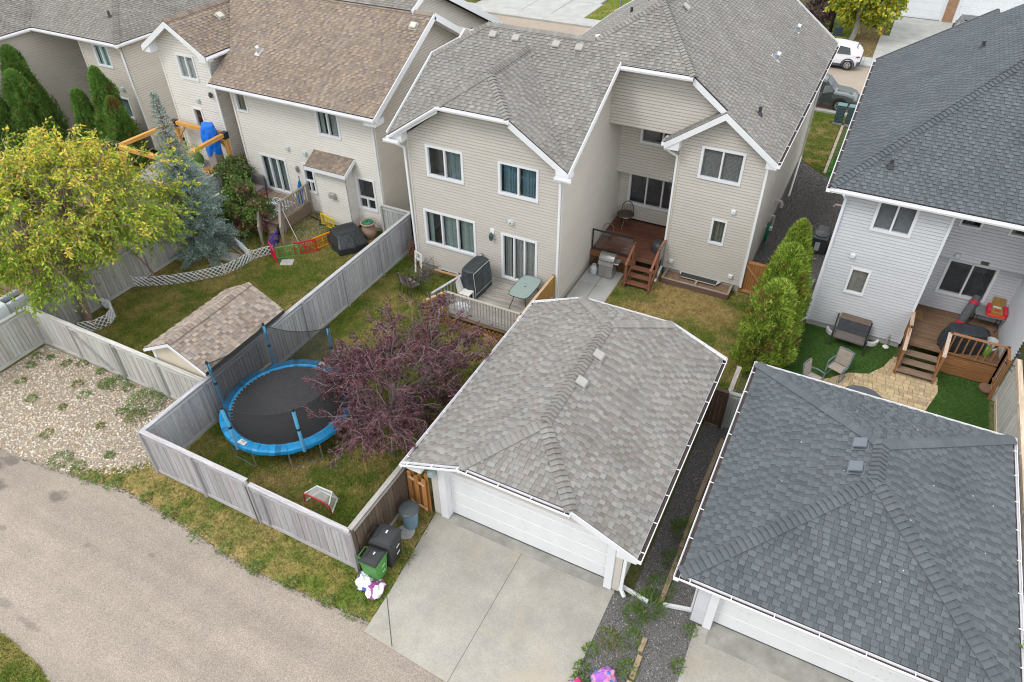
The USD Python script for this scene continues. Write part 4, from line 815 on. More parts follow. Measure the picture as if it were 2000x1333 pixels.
# ------------------------------------------------------------------ grey house on the right
N = Thing('grey_house', 'pale grey sided house with dark slate grey roof on the right', 'house', (2, 24.5, 0))
siding(N, GREYS, 'y', 24.5, [(.1, .22), (3.4, .22), (3.4, 5.75), (.1, 5.75)], [(1.13, 2.37, 4.47, 5.63), (1.01, 1.65, 1.82, 2.87)])
window(N, 1.13, 2.37, 4.47, 5.63, 24.5, blinds=(.17, .175, .19)); window(N, 1.01, 1.65, 1.82, 2.87, 24.5, cols=1, blinds=(.24, .22, .2), fw=.06)
N.part('foundation', MB((.40, .39, .37)).box(.1, 3.4, 24.53, 24.7, -.3, .22), 'stone'); N.part('wall_vent', MB((.62, .64, .66)).cbox(.81, .99, 24.38, 24.51, 3.26, 3.44, .03), 'plastic')
N.part('corner_trim', MB((.62, .64, .67)).box(.05, .16, 24.44, 24.56, .22, 5.75), 'paint'); N.part('corner_trim', MB((.62, .64, .67)).box(3.34, 3.43, 24.46, 24.56, .22, 5.75), 'paint')
siding(N, (.47, .48, .5), 'x', .1, [(24.5, .22), (37.2, .22), (37.2, 5.75), (24.5, 5.75)], (), -1); siding(N, GREYS, 'x', 3.4, [(24.5, .22), (26.6, .22), (26.6, 5.75), (24.5, 5.75)], (), 1)
siding(N, GREYS, 'y', 26.1, [(3.4, 3.2), (9, 3.2), (9, 5.75), (3.4, 5.75)], [(3.83, 4.49, 4.5, 4.84), (5.32, 5.95, 4.52, 4.84)])
window(N, 3.83, 4.49, 4.5, 4.84, 26.1, cols=1, fw=.05); window(N, 5.32, 5.95, 4.52, 4.84, 26.1, cols=1, fw=.05)
siding(N, GREYS, 'y', 26.5, [(3.4, .8), (6.45, .8), (6.45, 3.2), (3.4, 3.2)], [(4.07, 5.66, 1.52, 2.98)])
window(N, 4.07, 5.66, 1.52, 2.98, 26.5)
N.part('soffit', MB((.5, .5, .52)).box(3.4, 6.5, 26.1, 26.5, 3.18, 3.22), 'paint'); N.part('soffit', MB((.5, .5, .52)).box(3.4, 9, 24.2, 26.1, 5.72, 5.76), 'paint')
N.part('wall_vent', MB((.5, .56, .58)).cbox(4.1, 4.28, 25.98, 26.1, 3.28, 3.46, .03), 'plastic'); N.part('house_plate', MB((.08, .07, .06)).cbox(4.95, 5.2, 26.06, 26.1, 3.22, 3.36, .01), 'plastic')
siding(N, (.55, .57, .60), 'x', 6.45, [(23.0, .3), (26.5, .3), (26.5, 5.75), (23.0, 5.75)], (), -1, label='party wall of pale siding beside the wooden deck')
N.part('foundation', MB((.42, .41, .38)).box(6.44, 6.6, 23.0, 26.5, -.2, .3), 'stone')
plain_wall(N, GREYS, 'y', 37.2, [(.1, 0), (12, 0), (12, 5.8), (5.95, 9.7), (.1, 5.8)], face=1)
p_, q_ = .66, .53; Lz = lambda t: 5.9 + p_ * t; hip = lambda t: (-.45 + t, 24.1 + t * p_ / q_, Lz(t))
R5 = Roof(N, DARK_SH)
R5.face([(-.45, 24.1, 5.9), hip(6.4), (5.95, 37.3, Lz(6.4)), (3.6, 37.3, Lz(4.05)), (3.6, 38, Lz(4.05)), (-.45, 38, 5.9)])
R5.face([(-.45, 24.1, 5.9), (12.3, 24.1, 5.9), hip(6.4)])
R5.face([(12.3, 24.1, 5.9), (12.3, 37.3, 5.9), (5.95, 37.3, Lz(6.4)), hip(6.4)])
R5.cap((-.45, 24.1, 5.9), hip(6.4), (-p_, 0, 1), (0, -q_, 1)); R5.cap(hip(6.4), (5.95, 37.3, Lz(6.4)), (-p_, 0, 1), (p_, 0, 1)); n1 = R5.done()
gutter(N, (-.45, 24.08, 5.88), (9, 24.08, 5.88), (0, -1, 0), sp=1.3); gutter(N, (-.45, 23.96, 5.88), (-.45, 38, 5.88), (-1, 0, 0), sp=1.0)
N.part('rake_trim', MB((.12, .12, .13)).bar((-.45, 38.02, 5.85), (3.6, 38.02, 5.85 + p_ * 4.05), .03, .2), 'paint')
pipe_vent(N, n1, (1.1, 25.15, 6.5), .25); pipe_vent(N, n1, (3.1, 33.4, Lz(3.55)), .25); 
for y in (33.0, 34.4, 35.6): box_vent(N, n1, (5.3, y, Lz(5.75)), (-p_, 0, 1), (.6, .6, .62), s=.26)
downspout(N, [(.0, 24.0, 5.75), (.1, 24.4, 5.4), (.06, 24.44, .35), (-.15, 24.3, .1)], tone=(.7, .73, .77))
for y, z in ((33.2, 1.7), (32.7, 1.0), (34.5, 1.2)): N.part('vent_pipe', MB((.6, .52, .47)).tube([(.1, y, z), (-.2, y, z), (-.25, y, z - .12)], .05, 8), 'plastic')
downspout(N, [(-.05, 37.2, .5), (-.55, 35.6, .1)], tone=(.62, .66, .66))
for x0, x1 in ((.95, 1.4), (2.15, 2.65)):
    mb = MB((.66, .67, .66)); w_ = [(x1 + .02 if k > 5 else x0 - .02, 24.5) for k in ()]
    th_ = np.linspace(math.pi, 2 * math.pi, 11); cx_, r_ = (x0 + x1) / 2, (x1 - x0) / 2
    for a_, b_ in zip(th_[:-1], th_[1:]):
        P_ = [(cx_ + q * math.cos(t), 24.46 + q * 1.1 * math.sin(t)) for q, t in ((r_, a_), (r_, b_), (r_ + .09, b_), (r_ + .09, a_))]
        mb.prism(P_, 0, .16)
    N.part('window_well', mb, 'plastic'); N.part('well_gravel', MB((.05, .05, .06)).box(x0, x1, 24.2, 24.46, 0, .02), 'stone')
# hose tap on the wall
N.part('hose_tap', MB((.35, .34, .33)).tube([(2.98, 24.5, .5), (2.98, 24.38, .5), (2.98, 24.36, .1)], .03, 6).lathe((3.0, 24.3, 0), [(.1, 0), (.12, .05), (.05, .1)], 8, (.7, .7, .7)), 'plastic')
# ------------------------------------------------------------------ the two garages
Gm = Thing('garage', 'detached garage with grey beige shingles and a wide white door', 'garage', (-5.1, 10.4, 0))
siding(Gm, BEIGE, 'y', 10.42, [(-7.98, .05), (-2.3, .05), (-2.3, 2.5), (-3.4, 3.1), (-6.9, 3.1), (-7.98, 2.5)], [(-7.6, -2.62, .03, 2.18)])
for x, f in ((-7.98, -1), (-2.3, 1)): siding(Gm, BEIGE, 'x', x, [(10.42, .05), (17.5, .05), (17.5, 2.6), (10.42, 2.6)], (), f)
siding(Gm, BEIGE, 'y', 17.5, [(-7.98, .05), (-2.3, .05), (-2.3, 2.5), (-3.4, 3.1), (-6.9, 3.1), (-7.98, 2.5)], (), 1)
def garage_door(T, x0, x1, z0, z1, y, secs=4, cols=8, tone=(.69, .70, .71)):
    d = None
    for k in range(secs):
        a, b = z0 + (z1 - z0) * k / secs + .004, z0 + (z1 - z0) * (k + 1) / secs - .004
        mb = MB(tone).cbox(x0, x1, y, y + .05, a, b, .008)
        if d is None: d = T.part('garage_door', mb, 'paint')
        else: T.part('door_section', mb, 'paint', d)
        e = MB(tone); w = (x1 - x0) / cols
        for c in range(cols):
            p, q = x0 + c * w + .09, x0 + (c + 1) * w - .09; m, n = a + .1, b - .09
            for (xa, xb, za, zb) in ((p, q, m, m + .02), (p, q, n - .02, n), (p, p + .02, m, n), (q - .02, q, m, n)): e.box(xa, xb, y - .0015, y + .01, za, zb)
        T.part('raised_panel', e, 'paint', d)
    T.part('door_seal', MB((.02, .02, .03)).box(x0, x1, y + .002, y + .04, z0 - .03, z0), 'plastic', d); return d
garage_door(Gm, -7.5, -2.72, .06, 2.14, 10.62)
Gm.part('door_casing', MB(WHITE).cbox(-7.74, -7.5, 10.36, 10.66, .03, 2.14, .01).cbox(-2.72, -2.5, 10.36, 10.66, .03, 2.14, .01).cbox(-7.74, -2.5, 10.36, 10.66, 2.145, 2.22, .008), 'paint')
Gm.part('foundation', MB((.36, .35, .33)).box(-7.97, -7.75, 10.44, 17.49, -.2, .05), 'stone'); Gm.part('foundation', MB((.36, .35, .33)).box(-2.49, -2.31, 10.44, 17.49, -.2, .05), 'stone')
Gm.part('porch_lamp', MB((.28, .36, .37)).lathe((-7.86, 10.27, 1.88), [(.06, 0), (.13, .06), (.13, .16), (.06, .25)], 9), 'plastic')
R6 = Roof(Gm, [(0.233, 0.224, 0.205), (0.253, 0.245, 0.229), (0.233, 0.205, 0.189), (0.269, 0.264, 0.249), (0.210, 0.189, 0.173), (0.245, 0.234, 0.212), (0.249, 0.224, 0.209), (0.230, 0.228, 0.220), (0.273, 0.267, 0.245)], w=(.12, .22))
x0, x1, y0, y1, ze = -8.42, -1.88, 9.93, 17.92, 2.5; xm, zr, zc = -5.15, 3.97, 3.28; dx = (zc - ze) / .45
cf0, cf1, cb0, cb1 = (x0 + dx, y0, zc), (x1 - dx, y0, zc), (x0 + dx, y1, zc), (x1 - dx, y1, zc); af, ab = (xm, 11.68, zr), (xm, 16.2, zr)
R6.face([(x0, y0, ze), cf0, af, ab, cb0, (x0, y1, ze)]); R6.face([(x1, y0, ze), (x1, y1, ze), cb1, ab, af, cf1]); R6.face([cf0, cf1, af]); R6.face([cb1, cb0, ab])
gl, gr, gf, gb = A3((-.45, 0, 1)), A3((.45, 0, 1)), A3((0, -.4, 1)), A3((0, .4, 1))
R6.cap(cf0, af, gl, gf, .17); R6.cap(cf1, af, gr, gf, .17); R6.cap(cb0, ab, gl, gb, .17); R6.cap(cb1, ab, gr, gb, .17); R6.cap(af, ab, gl, gr, .17); g1 = R6.done()
for y in (14.75, 13.5): box_vent(Gm, g1, (-4.93, y, 3.88), (.45, 0, 1), (.36, .345, .32), .3)
gutter(Gm, (x0, y0 - .02, ze - .02), (x0, y1, ze - .02), (-1, 0, 0), sp=.95); gutter(Gm, (x1, y0 - .02, ze - .02), (x1, y1, ze - .02), (1, 0, 0), sp=.95)
gutter(Gm, A3(cf0) - up * .02, A3(cf1) - up * .02, (0, -1, 0), sp=.9); gutter(Gm, (x0 - .1, y0, ze), A3(cf0) - up * .02, (0, -1, 0), sp=.85)
gutter(Gm, A3(cb0) - up * .02, A3(cb1) - up * .02, (0, 1, 0), sp=.9); gutter(Gm, A3(cb1) - up * .02, (x1 + .1, y1, ze), (0, 1, 0), sp=.85); gutter(Gm, A3(cb0) - up * .02, (x0 - .1, y1, ze), (0, 1, 0), sp=.85)
fascia(Gm, A3(cf1) - A3((.0, .02, .0)), (x1 + .02, y0 - .02, ze - .01), .19, out=(0, -1, 0))
Gm.part('soffit', MB((.66, .66, .66)).raw([(x0, y0 + .01, ze - .15), A3(cf0) + A3((0, .01, -.15)), A3(cf0) + A3((0, .5, -.15)), (x0, y0 + .5, ze - .15)], [(0, 1, 2, 3)]).raw([(x1, y0 + .01, ze - .15), A3(cf1) + A3((0, .01, -.15)), A3(cf1) + A3((0, .5, -.15)), (x1, y0 + .5, ze - .15)], [(3, 2, 1, 0)]).raw([A3(cf0) + A3((0, .01, -.15)), A3(cf1) + A3((0, .01, -.15)), A3(cf1) + A3((0, .5, -.15)), A3(cf0) + A3((0, .5, -.15))], [(0, 1, 2, 3)]), 'paint')
Gm.part('eave_return', MB(WHITE).hull([(x1, y0, ze - .26), (x1 - .5, y0, ze - .26), (x1 - .5, 10.4, ze - .26), (x1, 10.4, ze - .26), (x1, y0, ze - .1), (x1 - .5, y0, ze + .1), (x1 - .5, 10.4, ze + .1), (x1, 10.4, ze - .1)]), 'paint')
Gm.part('eave_return', MB(WHITE).hull([(x0, y0 + .02, ze - .26), (x0 + .45, y0 + .02, ze - .26), (x0 + .45, 10.4, ze - .26), (x0, 10.4, ze - .26), (x0, y0 + .02, ze - .1), (x0 + .45, y0 + .02, ze + .08), (x0 + .45, 10.4, ze + .08), (x0, 10.4, ze - .1)]), 'paint')
downspout(Gm, [(-2.3, 10.56, .12), (-1.5, 10.46, .07)], .1, tone=WHITE)
downspout(Gm, [(-1.85, 10.15, 2.35), (-2.22, 10.36, 2.1), (-2.24, 10.38, .25), (-2.1, 10.3, .1)], .085)
D = Thing('dark_garage', 'detached garage with a slate grey hip roof in the lower right corner', 'garage', (2.6, 10.4, 0))
siding(D, GREYS, 'y', 10.5, [(-.38, .05), (5.6, .05), (5.6, 2.4), (-.38, 2.4)], [(.15, 5.25, .03, 2.2)])
for x, f in ((-.38, -1), (5.6, 1)): siding(D, GREYS, 'x', x, [(10.5, .05), (17.7, .05), (17.7, 2.4), (10.5, 2.4)], (), f)
siding(D, GREYS, 'y', 17.7, [(-.38, .05), (5.6, .05), (5.6, 2.4), (-.38, 2.4)], (), 1)
garage_door(D, .15, 5.25, .06, 2.14, 10.7); D.part('door_casing', MB(WHITE).cbox(-.06, .15, 10.44, 10.74, .03, 2.14, .01).cbox(5.25, 5.45, 10.44, 10.74, .03, 2.14, .01).cbox(-.06, 5.45, 10.44, 10.74, 2.145, 2.22, .008), 'paint')
downspout(D, [(-1.12, 10.57, .07), (-.4, 10.74, .1), (-.41, 10.7, 2.3)], .1, tone=WHITE)
D.part('foundation', MB((.36, .35, .33)).box(-.37, .1, 10.52, 17.69, -.2, .05), 'stone')
x0, x1, y0, y1, ze = -.84, 6.05, 9.98, 18.12, 2.55; af, ab = (2.6, 13.42, 4.02), (2.6, 14.68, 4.02)
R7 = Roof(D, DARK_SH, w=(.12, .23), low=.8)
R7.face([(x0, y0, ze), af, ab, (x0, y1, ze)]); R7.face([(x1, y0, ze), (x1, y1, ze), ab, af]); R7.face([(x0, y0, ze), (x1, y0, ze), af]); R7.face([(x1, y1, ze), (x0, y1, ze), ab])
q = .43; dl, dr, df, db = A3((-q, 0, 1)), A3((q, 0, 1)), A3((0, -q, 1)), A3((0, q, 1))
R7.cap((x0, y0, ze), af, dl, df, .17); R7.cap((x1, y0, ze), af, dr, df, .17); R7.cap((x0, y1, ze), ab, dl, db, .17); R7.cap((x1, y1, ze), ab, dr, db, .17); R7.cap(af, ab, dl, dr, .17); d1 = R7.done()
for y in (14.6, 13.75): box_vent(D, d1, (2.17, y, 3.84), (-q, 0, 1), (.13, .15, .17), .32)
gutter(D, (x0, y0 - .13, ze - .02), (x0, y1 + .13, ze - .02), (-1, 0, 0), sp=.95); gutter(D, (x1, y0 - .13, ze - .02), (x1, y1 + .13, ze - .02), (1, 0, 0), sp=.95)
gutter(D, (x0, y0, ze - .02), (x1, y0, ze - .02), (0, -1, 0), sp=.95); gutter(D, (x0, y1, ze - .02), (x1, y1, ze - .02), (0, 1, 0), sp=.95)
D.part('soffit', MB((.6, .61, .63)).box(x0, x1, y0, 10.5, 2.4, 2.42), 'paint'); D.part('soffit', MB((.6, .61, .63)).box(x0, -.38, 10.5, y1, 2.4, 2.42), 'paint')
for k in range(28):
    a, b = rng.uniform(.6, 5.6), rng.uniform(10.8, 16.5); z_ = ze + q * min(a - x0, x1 - a, b - y0, y1 - b)
    if k < 14: D.part('fleck', MB((.7, .7, .7)).obox((a, b, z_ + .03), .022, .018, .01, a), 'stone', d1)
# ------------------------------------------------------------------ garden shed
S = Thing('shed', 'low garden shed with tan shingled gable roof in the left yard', 'shed', (-17.7, 12.2, 0))
S.part('wall', MB((.55, .49, .39)).slab3([(-18.85, 10.56, 0), (-16.6, 10.56, 0), (-16.6, 10.56, 2.08), (-17.73, 10.56, 2.66), (-18.85, 10.56, 2.08)], A3((0, .05, 0))), 'paint')
S.part('wall', MB((.55, .49, .39)).box(-16.65, -16.6, 10.62, 13.95, 0, 2.05).box(-18.85, -18.8, 10.62, 13.95, 0, 2.05).slab3([(-16.6, 13.96, 0), (-18.85, 13.96, 0), (-18.85, 13.96, 2.08), (-17.73, 13.96, 2.66), (-16.6, 13.96, 2.08)], A3((0, -.05, 0))), 'paint')
R8 = Roof(S, TAN_SH, calm=.75, w=(.12, .24), expo=.13); R8.face([(-19.1, 10.42, 2.08), (-17.73, 10.42, 2.8), (-17.73, 14.12, 2.8), (-19.1, 14.12, 2.08)]); R8.face([(-16.36, 10.42, 2.08), (-16.36, 14.12, 2.08), (-17.73, 14.12, 2.8), (-17.73, 10.42, 2.8)])
R8.cap((-17.73, 10.42, 2.8), (-17.73, 14.12, 2.8), (-.52, 0, 1), (.52, 0, 1), .12); R8.done()
fascia(S, (-19.12, 10.4, 2.06), (-17.73, 10.4, 2.78), .11, out=(0, -1, 0)); fascia(S, (-17.73, 10.4, 2.78), (-16.34, 10.4, 2.06), .11, out=(0, -1, 0)); S.part('corner_trim', MB(WHITE).box(-18.9, -18.78, 10.53, 10.6, 0, 2.05), 'paint')
# ------------------------------------------------------------------ houses across the street
F = Thing('far_house', 'house across the street with two white garage doors and a brick pillar between', 'house', (3, 70, 0))
garage_door(F, -.2, 2.78, .1, 2.5, 69.3, 4, 4, (.7, .73, .76)); garage_door(F, 3.9, 8.5, .1, 2.5, 69.3, 4, 6, (.7, .73, .76))
F.part('door_casing', MB((.72, .74, .77)).box(2.78, 2.95, 69.2, 69.4, .1, 2.7).box(3.68, 3.9, 69.2, 69.4, .1, 2.7).box(-.4, -.2, 69.2, 69.4, .1, 2.7).box(-.4, 9, 69.2, 69.4, 2.5, 3.0), 'paint')
F.part('brick_pillar', MB().box(2.95, 3.68, 69.1, 69.4, 0, 3.0), 'far_brick'); siding(F, (.6, .6, .6), 'y', 69.4, [(-6, 0), (9, 0), (9, 5.5), (-6, 5.5)], [(-.3, 8.9, .02, 2.9)])
plain_wall(F, (.6, .6, .6), 'y', 78, [(-6, 0), (9, 0), (9, 5.5), (-6, 5.5)], face=1)
R9 = Roof(F, DARK_SH, lim=20); R9.face([(-6.4, 69, 5.4), (9.4, 69, 5.4), (9.4, 73.7, 7.8), (-6.4, 73.7, 7.8)]); R9.face([(-6.4, 78.4, 5.4), (9.4, 78.4, 5.4), (9.4, 73.7, 7.8), (-6.4, 73.7, 7.8)]); R9.done()
# ------------------------------------------------------------------ fences
W_GREY, W_BLUE, W_DARK, W_ORANGE, W_NEW = (.36, .35, .33), (.345, .35, .365), (.115, .085, .065), (.36, .175, .065), (.42, .24, .10)
def fence(label, p, q, h, tone, side=1, post=2.4, bw=.14, cap=True, name='board_fence', dirt=.05, group=None, posts=True, rail_tone=None, vary=.13, hz=None, m='wood_up', top_rail=True):
    """boards between posts from p to q; side: the side (left of p->q is +1) the boards are nailed on"""
    p, q = A3(p), A3(q); L = np.linalg.norm(q - p); d = (q - p) / L; n = A3((-d[1], d[0])) * side; a = math.atan2(d[1], d[0])
    T = Thing(name, label, 'fence', (*((p + q) / 2), 0), group=group); rt = A3(rail_tone or tone) * 1.12
    hm = 'wood_x' if abs(d[0]) > .7 else 'wood_y'
    k = 0.0; j = 0
    while k < L - .03:
        w = min(bw, L - k); c = p + d * (k + w / 2) + n * (.022 + .006 * (j % 2))
        t = A3(tone) * rng.uniform(1 - vary, 1 + vary) * (1 + rng.normal(0, .02, 3)); hh = h - .05 - (0 if cap else rng.uniform(0, .02)) + (hz(k / L) if hz else 0)
        T.part('board', MB(t).obox((*c, dirt + (hh - dirt) / 2), w - .014, .02, hh - dirt, a + rng.normal(0, .004), ry=rng.normal(0, .003)), m); k += bw; j += 1
    if top_rail:
        T.part('rail', MB(rt).bar((*(p + n * .045), h - .13), (*(q + n * .045), h - .13), .03, .1), hm); T.part('rail', MB(rt).bar((*(p + n * .045), .13), (*(q + n * .045), .13), .03, .13), hm)
    if cap: T.part('cap_board', MB(rt * 1.08).bar((*p, h), (*q, h), .14, .035), hm)
    if posts:
        m_ = max(1, round(L / post))
        for k in range(m_ + 1):
            c = p + d * (L * k / m_); T.part('post', MB(A3(tone) * rng.uniform(.8, 1.0)).obox((*(c + n * .05), h / 2 - .01), .095, .095, h - .02, a), 'wood_up')
    return T
fence('long grey board fence between the trampoline yard and the shed yard', (-16.45, 7.87), (-16.45, 22.2), 1.8, W_BLUE, -1)
T = fence('taller left stretch of the grey fence along the alley grass', (-16.45, 7.86), (-12.35, 7.86), 1.84, (.37, .355, .365), -1); T = fence('lower right stretch of the grey fence along the alley grass', (-12.3, 7.86), (-8.85, 7.86), 1.72, (.37, .355, .365), -1)
T.part('brace', MB((.36, .35, .36)).bar((-11.9, 7.78, .15), (-11.88, 7.78, 1.6), .03, .07, up=(0, 1, 0)), 'wood_up')
fence('dark brown fence beside the rubbish bins', (-8.88, 7.9), (-8.88, 10.4), 1.76, W_DARK, -1, rail_tone=(.30, .28, .26))
T = fence('pale weathered fence with a gate above the pale stone bed', (-25.32, 10.4), (-16.5, 10.4), 1.7, (.43, .42, .395), -1)
T.part('brace', MB((.32, .31, .29)).bar((-22.9, 10.32, 1.5), (-21.4, 10.32, .25), .03, .09, up=(0, 1, 0)), 'wood_x'); T.part('brace', MB((.3, .29, .27)).bar((-20.75, 10.32, .2), (-20.72, 10.32, 1.6), .03, .07, up=(0, 1, 0)), 'wood_up')
fence('grey fence running up the left yard under the yellow tree', (-25.3, 10.45), (-25.3, 20.4), 1.7, (.33, .325, .31), -1)
fence('greenish grey fence at the left edge beside the pale stone bed', (-25.3, 3.6), (-25.3, 10.36), 1.7, (.35, .35, .325), -1)
fence('short grey fence between the cream house and the duplex', (-18.0, 22.3), (-16.5, 22.3), 1.75, (.36, .37, .36), -1)
fence('narrow bluish fence panel at the corner of the duplex', (-16.4, 22.25), (-15.42, 22.25), 1.7, (.29, .31, .34), -1, post=1)
T = fence('orange cedar gate between the duplex and the tall cedar shrub', (-2.7, 25.42), (-1.5, 25.42), 1.62, (.34, .155, .05), -1, cap=False, name='gate', bw=.1, post=1.2, rail_tone=(.42, .22, .09))
T.part('brace', MB((.46, .25, .11)).bar((-2.6, 25.33, 1.35), (-1.6, 25.33, .3), .04, .1, up=(0, 1, 0)), 'wood_x')
fence('dark brown fence panel beside the garage wall below the cedar', (-1.98, 17.58), (-1.44, 17.58), 1.55, (.10, .065, .05), -1, post=.6)
fence('grey fence panel between the two garages', (-1.38, 17.6), (-.5, 17.6), 1.55, (.28, .29, .28), -1, post=.9); fence('short weathered fence end below the cedar shrubs', (-1.42, 17.6), (-1.42, 19.0), 1.5, (.33, .29, .27), 1, post=1.4)
fence('whitewashed board fence along the right edge of the photo', (6.62, 5.0), (6.62, 23.0), 1.85, (.50, .49, .46), 1, rail_tone=(.5, .40, .30), vary=.06)
fence('pale fence with vines between the cream house deck and the pergola', (-26.4, 20.2), (-26.4, 22.65), 2.0, (.34, .35, .34), -1, post=1.2)
fence('dark fence behind the yellow tree', (-30.5, 19.3), (-25.4, 19.3), 1.5, (.24, .18, .14), -1)
# propped orange boards by the brown fence
T = Thing('leaning_boards', 'stack of orange cedar pickets standing upright by the garage corner', 'boards', (-8.4, 10.35, 0))
for k, (x, y, h, tl) in enumerate([(-8.72, 10.33, 1.62, .02), (-8.58, 10.38, 1.66, -.01), (-8.46, 10.30, 1.60, .03), (-8.34, 10.36, 1.58, .0), (-8.22, 10.30, 1.56, .02), (-8.12, 10.36, 1.66, -.02)]):
    t = A3((.40, .185, .06)) * rng.uniform(.85, 1.15); w = .125
    mb = MB(t); R = rot(tl, .03 * (-1) ** k, rng.normal(0, .15))
    prof = [(-w / 2, 0), (w / 2, 0), (w / 2, h - .05), (w / 4, h), (-w / 4, h), (-w / 2, h - .05)]
    V = [A3((x, y, .01)) + R @ A3((a, s, b)) for s in (-.012, .012) for a, b in prof]
    mb.raw(V, [(0, 1, 2, 3, 4, 5), (11, 10, 9, 8, 7, 6)] + [(j, 6 + j, 6 + (j + 1) % 6, (j + 1) % 6) for j in range(6)]); T.part('picket', mb, 'wood_up')
for z in (1.38, .3): T.part('batten', MB((.6, .42, .27)).bar((-8.72, 10.3, z), (-8.15, 10.27, z - .1), .03, .08), 'wood_x')
# ------------------------------------------------------------------ railings and decks
def railing(T, p, q, z0, z1, tone, top=None, sp=.125, post=.09, ends=(True, True), bal=.035, m='wood_up', low=.1, capw=.1, wide=.035):
    p, q = A3(p), A3(q); L = np.linalg.norm(q - p); d = (q - p) / L; hm = 'wood_x' if abs(d[0]) > .7 else 'wood_y'; a = math.atan2(d[1], d[0])
    zz0, zz1 = (z0, z0) if np.ndim(z0) == 0 else z0, (z1, z1) if np.ndim(z1) == 0 else z1
    T.part('top_rail', MB(top or tone).bar((*p, zz1[0]), (*q, zz1[1]), capw, .04), hm)
    T.part('bottom_rail', MB(tone).bar((*p, zz0[0] + low), (*q, zz0[1] + low), .04, .06), hm)
    n = int(L / sp)
    for k in range(1, n + 1):
        f = (k - .4) / n; c = p + d * L * f; b = zz0[0] + (zz0[1] - zz0[0]) * f + low - .04; t = zz1[0] + (zz1[1] - zz1[0]) * f
        T.part('baluster', MB(A3(tone) * rng.uniform(.88, 1.12)).obox((*c, (b + t) / 2), bal, wide, t - b, a), m)
    for e, c, z_, y_ in ((ends[0], p, zz0[0], zz1[0]), (ends[1], q, zz0[1], zz1[1])):
        if e: T.part('post', MB(A3(tone) * .95).obox((*c, (y_ + .02) / 2), post, post, y_ + .02, a), m)
def planks(T, x0, x1, y0, y1, z, tone, along='x', w=.14, name='deck_board'):
    m = 'wood_x' if along == 'x' else 'wood_y'; a, b = (y0, y1) if along == 'x' else (x0, x1); k = a
    while k < b - .02:
        e = min(k + w, b); t = A3(tone) * rng.uniform(.85, 1.15) * (1 + rng.normal(0, .02, 3)); mb = MB(t)
        if along == 'x': mb.cbox(x0, x1, k + .004, e - .004, z - .03, z + rng.uniform(0, .003), .004)
        else: mb.cbox(k + .004, e - .004, y0, y1, z - .03, z + rng.uniform(0, .003), .004)
        T.part(name, mb, m); k += w
def lattice(T, p, q, z0, z1, tone, sp=.17, w=.045, name='lattice_panel', m='wood_up', wavy=False):
    p, q = A3(p), A3(q); L = np.linalg.norm(q - p); d = A3((*((q - p) / L), 0)); n = A3((-d[1], d[0], 0)); h = z1 - z0; mb = MB(tone)
    P = lambda s, z, o: A3((*p, 0)) + d * s + A3((0, 0, z)) + n * o
    for sgn, o in ((1, .006), (-1, -.006)):
        k = -h if sgn > 0 else 0
        while k < L + (h if sgn < 0 else 0):
            s0, s1, a, b = k, k + sgn * h, z0, z1
            if s0 < 0: a = z0 + (0 - s0) * 1.0; s0 = 0
            if s0 > L: a = z0 + (s0 - L); s0 = L
            if s1 > L: b = z0 + (L - k); s1 = L
            if s1 < 0: b = z0 + k; s1 = 0
            if b - a > .02: mb.bar(P(s0, a, o), P(s1, b, o), .01, w, up=n)
            k += sp
    if wavy:
        for z in (z0, z1): mb.tube([P(s, z + .012 * (1 if k % 2 else -1), 0) for k, s in enumerate(np.arange(0, L + .01, sp / 2))], .012, 5)
    return T.part(name, mb, m)
# deck of the left unit
K = Thing('wooden_deck', 'weathered grey deck with white balusters behind the left half of the duplex', 'deck', (-10.7, 19.8, 0)); DK = (.35, .325, .285); RG = (.36, .355, .35)
planks(K, -12.3, -9.0, 18.2, 21.1, .62, DK, 'x')
K.part('joist_skirt', MB((.27, .19, .13)).box(-12.28, -9.0, 18.22, 18.26, .42, .585).box(-12.28, -12.24, 18.26, 21.1, .42, .585), 'wood_x')
railing(K, (-12.24, 18.22), (-9.08, 18.22), .62, 1.56, RG, (.40, .36, .31), low=.08); railing(K, (-12.27, 19.5), (-12.27, 21.08), .62, 1.56, (.30, .31, .34), (.36, .30, .27))
railing(K, (-9.07, 17.8), (-9.07, 21.0), .62, 1.56, (.42, .25, .085), (.5, .36, .22), sp=.105, wide=.08); railing(K, (-12.66, 17.42), (-12.3, 18.16), .5, 1.54, (.42, .24, .07), (.52, .34, .18), sp=.12, wide=.08)
railing(K, (-13.1, 18.55), (-12.3, 19.5), (.1, .6), (1.0, 1.5), (.32, .32, .35), (.40, .40, .43), ends=(True, True))
for k in range(3): K.part('step', MB(DK).cbox(-12.6 - .27 * k, -12.3 - .27 * k, 18.35, 19.4, .42 - .17 * k, .46 - .17 * k, .004), 'wood_y')
lattice(K, (-12.9, 18.12), (-9.2, 18.14), .02, .42, (.40, .20, .09))
T = Thing('lattice_piece', 'loose cut piece of orange lattice leaning by the deck near the garage', 'lattice', (-10.1, 17.9, 0)); lattice(T, (-10.5, 17.95), (-9.85, 17.8), .02, .42, (.5, .31, .2), sp=.18, w=.05)
